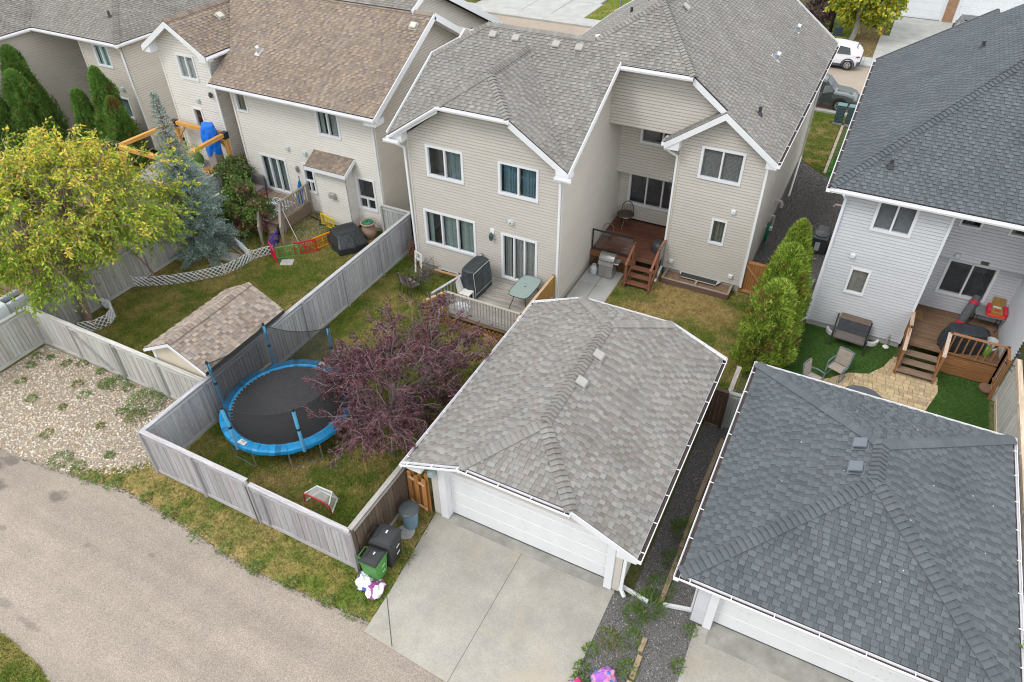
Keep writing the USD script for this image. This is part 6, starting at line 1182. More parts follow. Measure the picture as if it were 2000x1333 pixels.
# side passage
T = Thing('garden_hose', 'green garden hose coiled on the side wall of the duplex', 'garden hose', (-2.6, 29.2, 0)); co = MB((.012, .16, .07))
for k in range(9): co.tube([(-2.5 + .02 * (k % 3) - .01 * k, 29.2 + (.27 + .012 * k) * math.cos(a), .8 + (.30 + .012 * k) * math.sin(a) * 1.25) for a in np.linspace(0, 2 * math.pi, 19)], .02, 5)
co.tube([(-2.5, 29.0, .5), (-2.45, 28.9, .2), (-2.4, 28.6, .03)], .02, 5); T.part('coil', co, 'plastic'); T.part('hanger', MB((.6, .6, .6)).cbox(-2.68, -2.35, 29.1, 29.3, .95, 1.1, .02), 'plastic')
T = Thing('air_conditioner', 'dark air conditioning unit in the gravel passage beside the grey house', 'air conditioner', (-.3, 30.2, 0)); T.part('casing', MB((.045, .05, .055)).cbox(-.68, -.02, 29.7, 30.5, .05, .8, .03), 'plastic'); T.part('fan_grille', MB((.09, .1, .1)).lathe((-.35, 30.1, .8), [(.28, 0), (.28, .03), (.06, .05)], 16), 'plastic'); T.part('panel', MB((.5, .52, .54)).box(-.5, -.3, 29.68, 29.7, .2, .6), 'plastic')
single('garbage_heap', 'dark grey box beside the air conditioner in the passage', 'box', MB((.06, .06, .065)).cbox(-.6, -.1, 30.9, 31.5, 0, .5, .02), 'plastic')
single('step_board', 'grey board lying by the corner of the grey house', 'board', MB((.3, .29, .31)).obox((-.25, 26.6, .06), .35, 1.9, .08, -.03), 'wood_y')
# NR garden furniture
T = Thing('garden_bench', 'dark cushioned glider bench on the green turf under the grey wall', 'bench', (1.72, 23.9, 0)); BK = (.035, .036, .042)
T.part('seat', MB((.14, .12, .11)).obox((1.7, 23.75, .42), 1.05, .5, .06, -.06), 'cloth'); T.part('backrest', MB((.06, .062, .07)).obox((1.72, 24.05, .66), 1.05, .1, .42, -.06, rx=-.2), 'cloth'); T.part('canopy_shelf', MB((.15, .115, .09)).obox((1.73, 24.28, .9), 1.05, .36, .04, -.06), 'cloth')
for x in (1.12, 2.28):
    y = 23.98 - .06 * (x - 1.7); T.part('side_frame', MB(BK).bar((x, y + .3, .95), (x, y + .02, .02), .05, .05).bar((x, y - .45, .5), (x, y - .5, .0), .05, .05).bar((x, y - .47, .55), (x, y + .25, .6), .05, .05), 'plastic')
patio_chair('tan sling patio chair on the curved paver patio', (1.55, 21.75), -.35, .03, (.14, .18, .21), (.33, .28, .235), 1.05, sled=True); patio_chair('patio chair mostly hidden by the dark garage roof', (.85, 20.8), 1.2, .03, (.14, .18, .21), (.33, .28, .235), 1.0, sled=True)
T = Thing('fire_table', 'dark round fire table cut off by the dark garage roof', 'fire table', (2.45, 20.5, 0)); T.part('table_top', MB((.085, .095, .105)).lathe((2.5, 20.42, .42), [(.7, 0), (.72, .03), (.7, .06)], 40), 'plastic'); T.part('base', MB((.05, .05, .055)).lathe((2.5, 20.42, .03), [(.4, 0), (.42, .39)], 24), 'plastic')
cover('covered_barbecue', 'low barbecue under a sagging black cover behind the brown railing', 'covered barbecue', (5.2, 24.35), 1.45, .72, .81, .82, .25, (.03, .035, .04), 5, .8)
T = Thing('patio_table', 'grey patio table holding a toy box against the white siding', 'table', (5.95, 26.1, .8)); T.part('table_top', MB((.16, .18, .175)).cbox(5.45, 6.4, 25.75, 26.42, 1.42, 1.45, .012), 'plastic')
for a, b in ((5.55, 25.85), (6.3, 25.85), (5.55, 26.35), (6.3, 26.35)): T.part('leg', MB((.04, .04, .045)).tube([(a, b, 1.42), (a + .03, b, 1.1), (a - .03, b - .05, .81)], .016, 5), 'plastic')
T = Thing('toy_box', 'brown cardboard box in a red tray on the patio table', 'box', (6.1, 26.1, 1.45)); T.part('carton', MB((.33, .185, .06)).cbox(5.88, 6.28, 25.85, 26.3, 1.47, 1.62, .006), 'cloth'); T.part('open_flap', MB((.27, .16, .05)).slab3([(5.88, 26.3, 1.62), (6.28, 26.3, 1.62), (6.28, 26.42, 1.9), (5.88, 26.42, 1.9)], A3((0, .008, 0))), 'cloth')
T.part('red_side', MB((.62, .02, .05)).cbox(5.76, 5.87, 25.8, 26.3, 1.46, 1.7, .02), 'plastic'); T.part('red_side', MB((.62, .02, .05)).cbox(6.29, 6.4, 25.8, 26.3, 1.46, 1.7, .02), 'plastic'); T.part('red_front', MB((.6, .06, .03)).cbox(5.8, 6.38, 25.76, 25.84, 1.45, 1.54, .015), 'plastic'); T.part('printed_mark', MB((.55, .05, .02)).lathe((6.08, 26.0, 1.6205), [(.085, 0), (.085, .002)], 16), 'cloth'); T.part('white_label', MB((.6, .62, .65)).box(5.95, 6.2, 26.15, 26.25, 1.62, 1.64), 'cloth')
T = Thing('golf_bag', 'long grey and red bag leaning on the patio door', 'bag', (5.25, 26.1, .8)); T.part('body', MB((.1, .105, .11)).tube([(5.15, 25.75, .88), (5.25, 26.0, 1.25), (5.4, 26.38, 1.8)], [.15, .16, .13], 12), 'cloth'); T.part('red_band', MB((.5, .03, .06)).tube([(5.14, 25.73, .84), (5.17, 25.80, .95)], .158, 12), 'cloth'); T.part('red_band', MB((.5, .03, .06)).tube([(5.33, 26.2, 1.54), (5.36, 26.27, 1.64)], .15, 12), 'cloth')
bag('rubbish_bag', 'black rubbish bag on the brown deck', 'bag', (5.75, 25.15, 1.0), (.34, .3, .26), [(.02, .02, .022), (.03, .03, .033)], 21)
T = Thing('bucket', 'white bucket on the brown deck beside the black bag', 'bucket', (6.1, 24.75, .81)); T.part('pail', MB((.66, .68, .68)).lathe((6.1, 24.75, .81), [(.14, 0), (.18, .36), (.19, .37), (.17, .37), (.13, .05)], 18), 'plastic')
T = Thing('watering_can', 'green watering can in front of the white bucket', 'watering can', (6.0, 24.4, .81)); T.part('body', MB((.14, .42, .05)).lathe((6.0, 24.4, .81), [(.15, 0), (.16, .1), (.14, .25), (.06, .29)], 16), 'plastic', smooth=True); T.part('spout', MB((.6, .62, .6)).tube([(6.12, 24.42, .95), (6.25, 24.45, 1.05), (6.33, 24.47, 1.16)], [.03, .025, .04], 8), 'plastic')
T = Thing('hanging_basket', 'coconut fibre hanging basket by the white fence', 'hanging basket', (6.4, 19.0, 0)); T.part('basket', MB((.24, .13, .06)).lathe((6.3, 19.15, 1.25), [(.03, 0), (.12, .06), (.17, .18), (.18, .2), (.15, .2)], 14), 'cloth'); T.part('bracket', MB((.03, .035, .04)).tube([(6.6, 19.1, 1.6), (6.45, 19.12, 1.62), (6.3, 19.15, 1.6), (6.3, 19.15, 1.45)], .01, 5), 'metal')
T = Thing('plant_bracket', 'black scroll bracket on the white fence above the brown basket', 'bracket', (6.4, 23.0, 1.6)); T.part('arm', MB((.03, .03, .035)).tube([(6.58, 22.9, 1.62), (6.2, 22.95, 1.66)], .012, 5).tube([(6.58, 22.9, 1.4), (6.4, 22.93, 1.5), (6.3, 22.94, 1.64)], .01, 5), 'metal')
T = Thing('hanging_basket', 'brown plant tray on the turf below the deck corner', 'plant tray', (6.35, 23.3, 0)); T.part('basket', MB((.2, .12, .08)).lathe((6.3, 23.35, .0), [(.16, 0), (.24, .1), (.25, .16), (.2, .15)], 14), 'cloth')
single('fence_lamp', 'small black lantern on the top of the white fence', 'lantern', MB((.03, .035, .05)).lathe((6.55, 23.1, 1.87), [(.05, 0), (.07, .05), (.06, .16), (.02, .2)], 8), 'plastic')
# ------------------------------------------------------------------ left yard
T = Thing('lattice_fence', 'long low white lattice border curving below the blue spruce', 'lattice fence', (-23.5, 16, 0))
pts = [(-25.25, 14.5), (-24.6, 14.85), (-23.9, 15.35), (-23.2, 16.0), (-22.5, 16.85), (-22.3, 17.5), (-22.25, 18.2)]
for a, b in zip(pts, pts[1:]): lattice(T, a, b, .03, .48, WHITE, sp=.2, w=.062, m='paint', wavy=True)
for x, y in (pts[0], pts[4], pts[6]): T.part('stake', MB((.55, .5, .45)).box(x - .025, x + .025, y - .025, y + .025, 0, .58), 'wood_up')
T = Thing('lattice_fence', 'short white lattice border by the shrub and deck steps', 'lattice fence', (-23.5, 18.9, 0))
pts = [(-24.8, 19.1), (-23.9, 18.9), (-23.1, 18.6), (-22.3, 18.25)]
for a, b in zip(pts, pts[1:]): lattice(T, a, b, .05, .42, WHITE, sp=.2, w=.062, m='paint', wavy=True)
lattice(T, (-22.28, 18.25), (-21.75, 19.05), .05, .45, WHITE, sp=.2, w=.062, m='paint', wavy=True); T.part('timber', MB((.26, .19, .13)).bar((-24.6, 18.85, .06), (-22.6, 18.2, .06), .1, .1), 'wood_x')
T = Thing('lattice_fence', 'white lattice ring around the trunk of the yellow tree', 'lattice fence', (-24.6, 12, 0))
pts = [(-25.2, 12.9), (-24.7, 12.95), (-24.2, 12.65), (-24.02, 12.25), (-24.15, 11.75), (-24.6, 11.4)]
for a, b in zip(pts, pts[1:]): lattice(T, a, b, .03, .5, WHITE, sp=.2, w=.062, m='paint', wavy=True)
T = Thing('shovel', 'red handled shovel leaning on the grey fence under the tree', 'shovel', (-25, 14.9, 0)); T.part('shaft', MB((.3, .06, .05)).tube([(-24.6, 15.25, .1), (-25.2, 15.05, 1.25)], .02, 6), 'paint'); T.part('grip', MB((.03, .03, .035)).tube([(-25.2, 15.05, 1.25), (-25.28, 14.95, 1.34), (-25.3, 15.12, 1.42), (-25.22, 15.16, 1.33), (-25.2, 15.05, 1.25)], .018, 6), 'plastic'); T.part('blade', MB((.06, .06, .065)).hull([(-24.62, 15.1, .16), (-24.6, 15.4, .16), (-24.4, 15.2, .02), (-24.42, 15.4, .02), (-24.55, 15.25, .12)]), 'metal')
def play_panel(c, a, tone, label, z0=.02):
    T = Thing('play_panel', label, 'play fence panel', (*c, 0)); d = A3((math.cos(a), math.sin(a), 0)); n = A3((-d[1], d[0], 0)); P = lambda s, z: A3((*c, 0)) + d * s + A3((0, 0, z)); w, h = .46, .62; mb = MB(tone)
    for s in (-w, w): mb.bar(P(s, z0), P(s, h), .05, .05)
    for z in (z0 + .03, h - .03): mb.bar(P(-w, z), P(w, z), .05, .06)
    mb.bar(P(0, z0), P(0, h), .03, .04); T.part('frame', mb, 'plastic'); g = MB(A3(tone) * .9)
    for k in range(1, 8):
        if k != 4: g.bar(P(-w + 2 * w * k / 8, z0), P(-w + 2 * w * k / 8, h - .05), .012, .012)
    for z in (.18, .32, .46): g.bar(P(-w, z), P(w, z), .012, .012)
    T.part('grid', g, 'plastic'); T.part('latch', MB(A3(tone) * .8).lathe(P(0, .3) - n * .04, [(.05, 0), (.05, .06)], 10), 'plastic')
play_panel((-21.55, 18.8), -.55, (.62, .015, .06), 'bright red play fence panel at the left end of the row'); play_panel((-20.95, 19.1), .75, (.1, .3, .08), 'green play fence panel between the two red ones')
play_panel((-20.5, 19.75), .85, (.5, .02, .03), 'dark red play fence panel right of the green one'); play_panel((-20.15, 20.5), 1.2, (.72, .26, .01), 'orange play fence panel by the black tarpaulin'); play_panel((-21.0, 21.95), -.25, (.68, .48, .02), 'yellow play fence panel by the closet wall'); play_panel((-22.05, 19.45), -1.25, (.09, .05, .32), 'purple play fence panel by the deck steps')
cover('tarpaulin_heap', 'black tarpaulin draped over a low heap near the grey fence', 'tarpaulin', (-19.35, 21.2), 1.95, 1.5, 0, .75, -.55, (.02, .024, .026), 8, .5)
T = Thing('urn_planter', 'large terracotta urn holding a coiled green hose', 'planter', (-18.75, 22.15, 0)); T.part('urn', MB((.36, .25, .19)).lathe((-18.75, 22.1, 0), [(.2, 0), (.33, .25), (.34, .45), (.24, .62), (.26, .72), (.36, .76), (.36, .82), (.3, .82), (.27, .74)], 20), 'stone', smooth=True)
hh = MB((.02, .2, .12))
for k in range(5): hh.tube([(-18.75 + (.1 + .035 * k) * math.cos(a), 22.1 + (.1 + .035 * k) * math.sin(a), .8 + .02 * math.sin(a * 2 + k)) for a in np.linspace(0, 2 * math.pi, 15)], .018, 5)
single('hose_coil', 'green hose coiled in the mouth of the terracotta urn', 'garden hose', hh, 'plastic')
single('black_hose', 'black drain hose lying along the pea gravel', 'hose', MB((.02, .02, .02)).tube([(-22.3, 22.3, .05), (-21.7, 22.2, .05), (-21.5, 21.9, .05), (-21.1, 22.0, .06), (-20.9, 21.95, .06)], .035, 6), 'plastic')
T = Thing('loveseat', 'grey wicker loveseat in the corner of the cream house deck', 'sofa', (-25.5, 22.1, .62)); WK = (.13, .125, .125)
T.part('seat', MB((.17, .165, .16)).cbox(-25.95, -25.0, 21.8, 22.4, .8, 1.02, .04), 'cloth'); T.part('backrest', MB(WK).cbox(-26.0, -25.0, 22.4, 22.55, .62, 1.5, .04), 'cloth'); T.part('arm', MB(WK).cbox(-26.15, -25.98, 21.75, 22.5, .62, 1.4, .03), 'cloth')
T = Thing('umbrella_stand', 'thin dark umbrella pole on a round base on the rug', 'umbrella stand', (-23.85, 21.3, .63)); T.part('base', MB((.05, .05, .05)).lathe((-23.85, 21.3, .645), [(.28, 0), (.27, .05), (.05, .09)], 18), 'plastic'); T.part('pole', MB((.06, .06, .06)).tube([(-23.85, 21.3, .7), (-23.9, 21.5, 2.1)], .022, 6), 'metal')
T = Thing('patio_umbrella', 'folded blue parasol leaning at the deck railing', 'parasol', (-22.7, 22.3, .62)); T.part('canopy', MB((.015, .12, .34)).tube([(-22.68, 22.2, .75), (-22.72, 22.35, 1.3), (-22.75, 22.45, 1.75)], [.12, .14, .05], 8), 'cloth'); T.part('pole', MB((.05, .05, .05)).tube([(-22.75, 22.45, 1.7), (-22.76, 22.5, 2.0)], .02, 6), 'metal')
T = Thing('mop', 'white pole leaning on the deck stair railing', 'pole', (-21.7, 20.4, 0)); T.part('shaft', MB((.62, .6, .55)).tube([(-22.3, 20.6, 1.35), (-21.3, 20.2, .03)], .016, 5), 'paint')
# pergola and things on the far deck
T = Thing('pergola', 'open orange timber pergola frame with black corner brackets', 'pergola', (-28.6, 20.8, 0)); PW = (.62, .32, .09); z = 3.25
cs = [(-30.1, 22.42), (-26.85, 22.42), (-26.75, 19.2), (-30.3, 19.25)]
for a, b in zip(cs, cs[1:] + cs[:1]): T.part('beam', MB(A3(PW) * rng.uniform(.92, 1.06)).bar((*a, z), (*b, z), .17, .17), 'wood_x' if abs(a[0] - b[0]) > 1 else 'wood_y')
for a in cs:
    T.part('post', MB(A3(PW) * .95).box(a[0] - .085, a[0] + .085, a[1] - .085, a[1] + .085, 0, z - .07), 'wood_up'); T.part('bracket', MB((.04, .05, .06)).cbox(a[0] - .13, a[0] + .13, a[1] - .13, a[1] + .13, z - .2, z + .12, .01), 'metal')
    sx = 1 if a[0] < -29 else -1; T.part('brace', MB(A3(PW) * .9).bar((a[0], a[1], z - .75), (a[0] + sx * .65, a[1], z - .1), .1, .1, up=(0, 1, 0)), 'wood_up')
T = Thing('far_deck', 'raised greyish deck under the orange pergola', 'deck', (-29, 21, 0)); planks(T, -31.2, -26.5, 19.2, 22.8, 1.3, (.34, .31, .29), 'y'); T.part('skirt', MB((.25, .22, .2)).box(-31.2, -26.5, 19.15, 19.19, 0, 1.26), 'wood_x')
T = Thing('wrapped_cabinet', 'grey cabinet with its top wrapped in a bright blue tarpaulin', 'cabinet', (-27.5, 22.1, 1.3)); T.part('cabinet', MB((.27, .25, .23)).cbox(-27.75, -27.2, 21.85, 22.35, 1.3, 2.5, .02), 'plastic')
tb = MB((.005, .16, .72)).blob((-27.5, 22.12, 2.95), (.42, .36, 1.1), 4, .3, 2.0, sub=4); tb.v[0][:, 2] = np.clip(tb.v[0][:, 2], 2.3 + .1 * np.sin(tb.v[0][:, 0] * 19), 3.75); T.part('tarpaulin', tb, 'vinyl_cover', smooth=True)
T = Thing('straw_basket', 'tan bundle of dried grass in a pot on the far deck', 'pot', (-27.1, 21.2, 1.3)); mb = MB((.42, .24, .09))
for k in range(60):
    a = rng.uniform(0, 6.28); mb.tube([(-27.1, 21.2, 1.6), (-27.1 + .25 * math.cos(a), 21.2 + .25 * math.sin(a), 1.98), (-27.1 + .42 * math.cos(a), 21.2 + .42 * math.sin(a), 1.85)], [.025, .025, .01], 4, A3((.5, .3, .12)) * rng.uniform(.7, 1.2))
T.part('stems', mb, 'cloth', kind='stuff'); T.part('pot', MB((.2, .06, .05)).lathe((-27.1, 21.2, 1.3), [(.15, 0), (.2, .35)], 12), 'plastic')
single('kettle_cover', 'domed green cover on the deck under the pergola', 'cover', MB((.10, .18, .04)).blob((-29.0, 22.1, 1.7), (.42, .36, .42), 3, .1, 1.5), 'cloth', smooth=True)
# white vehicle roof at the left edge, mailboxes, street lamp
T = Thing('trailer', 'white trailer body partly hidden behind the left fence', 'trailer', (-27, 9, 0)); T.part('body', MB((.66, .72, .73)).cbox(-28.6, -26.1, 7.6, 10.2, .5, 1.75, .06), 'paint'); T.part('stripe', MB((.04, .05, .07)).box(-26.6, -26.45, 10.2, 10.9, .6, 1.5), 'paint'); T.part('ladder', MB((.6, .64, .68)).box(-26.35, -26.2, 10.2, 11.0, .5, 1.6).box(-26.9, -26.75, 10.2, 11.0, .5, 1.6), 'paint')
def mailbox(x, label):
    T = Thing('mailbox_cluster', label, 'mailbox', (x, 44.9, 0)); G_ = (.035, .065, .075); T.part('cabinet', MB(G_).cbox(x - .24, x + .24, 44.65, 45.1, .12, 1.1, .03), 'plastic'); T.part('cap', MB((.08, .18, .18)).cbox(x - .26, x + .26, 44.62, 45.13, 1.1, 1.16, .025), 'plastic'); T.part('plinth', MB((.3, .3, .3)).box(x - .26, x + .26, 44.6, 45.15, 0, .12), 'stone')
    for k in range(6): T.part('mail_door', MB((.05, .085, .1)).cbox(x - .21, x + .21, 44.62, 44.66, .16 + .155 * k, .29 + .155 * k, .008), 'plastic')
mailbox(-1.55, 'left one of two dark green community mailboxes by the street lawn'); mailbox(-.93, 'right one of two dark green community mailboxes beside the green strip')
T = Thing('street_lamp', 'dark street lamp post across the street behind the tree', 'street lamp', (-4.6, 62.8, 0)); T.part('pole', MB((.035, .035, .04)).lathe((-4.6, 62.8, 0), [(.16, 0), (.12, .8), (.1, 7)], 10), 'metal'); T.part('arm', MB((.04, .04, .045)).tube([(-4.6, 62.8, 6.9), (-4.2, 61.8, 7.2), (-4.0, 61.0, 7.2)], .05, 6), 'metal')
T = Thing('street_lamp', 'grey lamp post on the grass beside the far driveway', 'street lamp', (-20.6, 60.0, 0)); T.part('pole', MB((.3, .31, .33)).lathe((-20.9, 60.3, 0), [(.13, 0), (.1, .8), (.09, 6)], 10), 'metal'); T.part('arm', MB((.3, .3, .32)).tube([(-20.9, 60.3, 5.9), (-20.9, 59.2, 6.2)], .05, 6), 'metal')
single('utility_box', 'small dark blue utility box by the far lamp post', 'utility box', MB((.04, .06, .09)).cbox(-4.3, -3.7, 62.0, 62.5, 0, .6, .03), 'plastic')
# ------------------------------------------------------------------ vehicles
def loft(rings, tone=None, mb=None):
    mb = mb or MB(tone); n = len(rings[0]); V = [p for r in rings for p in r]
    F = [(k * n + j, k * n + (j + 1) % n, (k + 1) * n + (j + 1) % n, (k + 1) * n + j) for k in range(len(rings) - 1) for j in range(n)]
    return mb.raw(V, F + [tuple(range(n))[::-1], tuple((len(rings) - 1) * n + j for j in range(n))])
def car(label, pos, rz, stations, glass, body, trim, wheel_r, wheels, wid, cat, lamps, rim=(.5, .5, .52), cladding=None, name='parked_car', side_glass=(), mirrors=()):
    """stations: (x, z_low, z_belt, z_top, half_width_belt, half_width_top) from rear to front"""
    T = Thing(name, label, cat, (*pos, 0)); Rz = rot(0, 0, rz); P = lambda a, b, z: A3((*pos, 0)) + Rz @ A3((a, b, z)); rings = []
    for x, zl, zb, zt, wb, wt in stations:
        half = [(.0, zl), (wb * .82, zl), (wb * .97, zl + .12), (wb, zl + (zb - zl) * .55), (wb * .96, zb), (wt * .98, zt - (zt - zb) * .12 - .012), (wt * .82, zt), (0, zt + .02)]
        rings.append([P(x, -b, z) for b, z in half] + [P(x, b, z) for b, z in half[::-1][1:-1]])
    T.part('body', loft(rings, body), 'paint_gloss')
    for nm, quads in glass:
        mb = MB((.02, .025, .03))
        for q in quads: mb.slab3([P(*c) for c in q], Rz @ A3((0, 0, -.004)) if True else 0)
        T.part(nm, mb, 'car_glass')
    for x in wheels:
        for s in (-1, 1):
            c = lambda o: P(x, s * (wid - .2 + o), wheel_r); w = T.part('wheel', MB((.02, .02, .021)).tube([c(0), c(.2)], wheel_r, 20), 'plastic')
            T.part('rim', MB(rim).tube([c(.19), c(.212)], wheel_r * .62, 14), 'metal', w); sp = MB((.06, .06, .065))
            for k in range(5):
                a = 2 * math.pi * k / 5; mid = P(x + wheel_r * .38 * math.cos(a), s * (wid + .014), wheel_r + wheel_r * .38 * math.sin(a)); sp.obox(mid, .07, .012, .11, rz)
            T.part('rim_opening', sp, 'plastic', w)
            ar = MB(cladding or A3(body) * .5); th = np.linspace(-.15, math.pi + .15, 13)
            for a, b in zip(th[:-1], th[1:]):
                R1_, R2_ = wheel_r * 1.06, wheel_r * 1.3; ar.hull([P(x + r * math.cos(t), s * (wid - o), wheel_r + r * math.sin(t)) for r in (R1_, R2_) for t in (a, b) for o in (-.02, .1)])
            T.part('wheel_arch', ar, 'plastic')
    for nm, tone, quad in trim: T.part(nm, MB(tone).hull([P(*c) for c in quad]), 'plastic')
    for nm, tone, quad in lamps: T.part(nm, MB(tone).hull([P(*c) for c in quad]), 'paint_gloss')
    return T
mat('paint_gloss', None, 0.28, var=(3, .96, 1.03), spec=0.5, coat=0.6); mat('car_glass', None, 0.06, spec=0.7)
# white crossover, rear towards +x
st = [(-2.02, .38, .95, 1.0, .72, .66), (-1.9, .26, 1.0, 1.2, .84, .66), (-1.55, .24, 1.02, 1.5, .9, .64), (-.6, .24, 1.0, 1.58, .91, .66), (.3, .24, .98, 1.55, .91, .66), (.75, .24, .97, 1.25, .91, .68), (1.15, .24, .96, 1.02, .9, .78), (1.75, .26, .9, .93, .86, .74), (2.05, .32, .7, .78, .7, .6)]
side = lambda s: [(-1.35, s * .885, 1.04), (-.2, s * .895, 1.02), (.75, s * .9, 1.0), (.35, s * .70, 1.46), (-.5, s * .71, 1.49), (-1.2, s * .70, 1.42)]
car('white crossover with dark wheel arches parked across the street', (-3.65, 55.35), math.pi, st, [('side_window', [side(1), side(-1)[::-1]]), ('rear_window', [[(-1.93, -.6, 1.06), (-1.93, .6, 1.06), (-1.6, .56, 1.5), (-1.6, -.56, 1.5)][::-1]])], (.72, .73, .78),
    [('bumper', (.06, .075, .1), [(-2.07, b, z) for b in (-.7, .7) for z in (.35, .62)] + [(-1.85, b, z) for b in (-.92, .92) for z in (.28, .6)]), ('sill', (.06, .075, .1), [(x, b, z) for x in (-1.0, 1.0) for b in (-.92, .92) for z in (.24, .4)])], .345, (-1.3, 1.3), .9, 'car',
    [('tail_lamp', (.25, .01, .04), [(-1.96, .8, .98), (-1.75, .91, .98), (-1.96, .8, .9), (-1.72, .92, .9), (-1.97, .5, .95)]), ('tail_lamp', (.25, .01, .04), [(-1.96, -.8, .98), (-1.75, -.91, .98), (-1.96, -.8, .9), (-1.72, -.92, .9), (-1.97, -.5, .95)])], cladding=(.06, .075, .1))
# dark off-roader, nose towards +x
st = [(-2.1, .5, 1.0, 1.35, .8, .68), (-2.0, .42, 1.05, 1.7, .88, .7), (-.2, .42, 1.05, 1.76, .9, .7), (.25, .42, 1.05, 1.7, .9, .7), (.85, .42, 1.04, 1.12, .9, .8), (1.6, .42, 1.0, 1.07, .88, .76), (2.05, .45, .88, .98, .84, .68), (2.2, .5, .76, .84, .76, .6)]
sd = lambda s: [(-1.8, s * .87, 1.1), (.75, s * .89, 1.09), (.3, s * .735, 1.6), (-1.7, s * .735, 1.62)]
T = car('dark green grey off road car with its door open, parked at the near kerb', (-3.15, 47.5), 0.0, st, [('side_window', [sd(1), sd(-1)[::-1]]), ('windscreen', [[(.88, -.7, 1.13), (.88, .7, 1.13), (.35, .64, 1.66), (.35, -.64, 1.66)]])], (.07, .085, .085),
    [('bumper', (.045, .05, .05), [(2.27, b, z) for b in (-.7, .7) for z in (.5, .72)] + [(2.0, b, z) for b in (-.92, .92) for z in (.45, .72)]), ('bonnet_stripe', (.085, .1, .1), [(x, b, z) for x, z in ((1.0, 1.145), (1.9, 1.05)) for b in (-.4, .4)] + [(1.4, 0, 1.12)])], .40, (-1.3, 1.35), .92, 'car',
    [('headlamp', (.6, .45, .25), [(2.13, b, z) for b in (-.78, -.5) for z in (.76, .88)] + [(2.05, -.83, .8)]), ('headlamp', (.6, .45, .25), [(2.13, b, z) for b in (.78, .5) for z in (.76, .88)] + [(2.05, .83, .8)])], cladding=(.05, .055, .055))
T.part('open_door', MB((.07, .085, .085)).slab3([(-2.35, 46.6, .55), (-2.9, 46.05, .55), (-2.9, 46.05, 1.15), (-2.35, 46.6, 1.15)], A3((.05, .05, 0))), 'paint_gloss', label='front door swung open'); T.part('door_glass', MB((.2, .22, .22)).slab3([(-2.38, 46.58, 1.17), (-2.88, 46.08, 1.17), (-2.85, 46.12, 1.6), (-2.5, 46.46, 1.6)], A3((.02, .02, 0))), 'car_glass')
st = [(-2.1, .5, 1.0, 1.3, .8, .7), (-2.0, .4, 1.05, 1.75, .9, .72), (.3, .4, 1.05, 1.8, .9, .72), (.9, .4, 1.05, 1.1, .9, .8), (2.1, .45, .9, .98, .84, .7)]
car('black car in front of the white garage door across the street', (4.6, 64.6), math.pi / 2, st, [('rear_window', [[(-2.06, -.6, 1.1), (-2.06, .6, 1.1), (-2.01, .6, 1.65), (-2.01, -.6, 1.65)][::-1]]), ('sunroof', [[(-1.2, -.45, 1.81), (.0, -.45, 1.825), (.0, .45, 1.825), (-1.2, .45, 1.81)]])], (.025, .025, .028),
    [('roof_rack', (.12, .12, .12), [(x, b, z) for x in (-1.7, .2) for b in (-.66, -.6) for z in (1.8, 1.85)]), ('roof_rack', (.12, .12, .12), [(x, b, z) for x in (-1.7, .2) for b in (.66, .6) for z in (1.8, 1.85)])], .38, (-1.3, 1.35), .92, 'car', [])
# ------------------------------------------------------------------ vegetation
def leaves(C, D, ln, wd, tones, curl=.25, rg=rng):
    """one diamond leaf per centre C, pointing along D"""
    n = len(C); D = D / np.maximum(np.linalg.norm(D, axis=1, keepdims=True), 1e-9); r = rg.normal(size=(n, 3)); S = np.cross(D, r); S /= np.maximum(np.linalg.norm(S, axis=1, keepdims=True), 1e-9); N = np.cross(S, D)
    L, W = np.broadcast_to(ln, n)[:, None], np.broadcast_to(wd, n)[:, None]
    V = np.stack([C, C + D * L * .5 + S * W * .5 - N * L * curl * .1, C + D * L - N * L * curl * .3, C + D * L * .5 - S * W * .5 - N * L * curl * .1], 1)
    return V.reshape(-1, 3), np.arange(4 * n).reshape(-1, 4), np.repeat(tones, 4, 0)
def pick(pal, n, rg, spread=.2):
    p = np.array(pal)[rg.integers(0, len(pal), n)]; return p * rg.uniform(1 - spread, 1 + spread, (n, 1))
def curve(a, b, sag, rg, k=5):
    a, b = A3(a), A3(b); t = np.linspace(0, 1, k)[:, None]; m = rg.normal(0, .05, 3) * np.linalg.norm(b - a)
    return a + (b - a) * t + (4 * t * (1 - t)) * (A3((0, 0, sag)) + m)
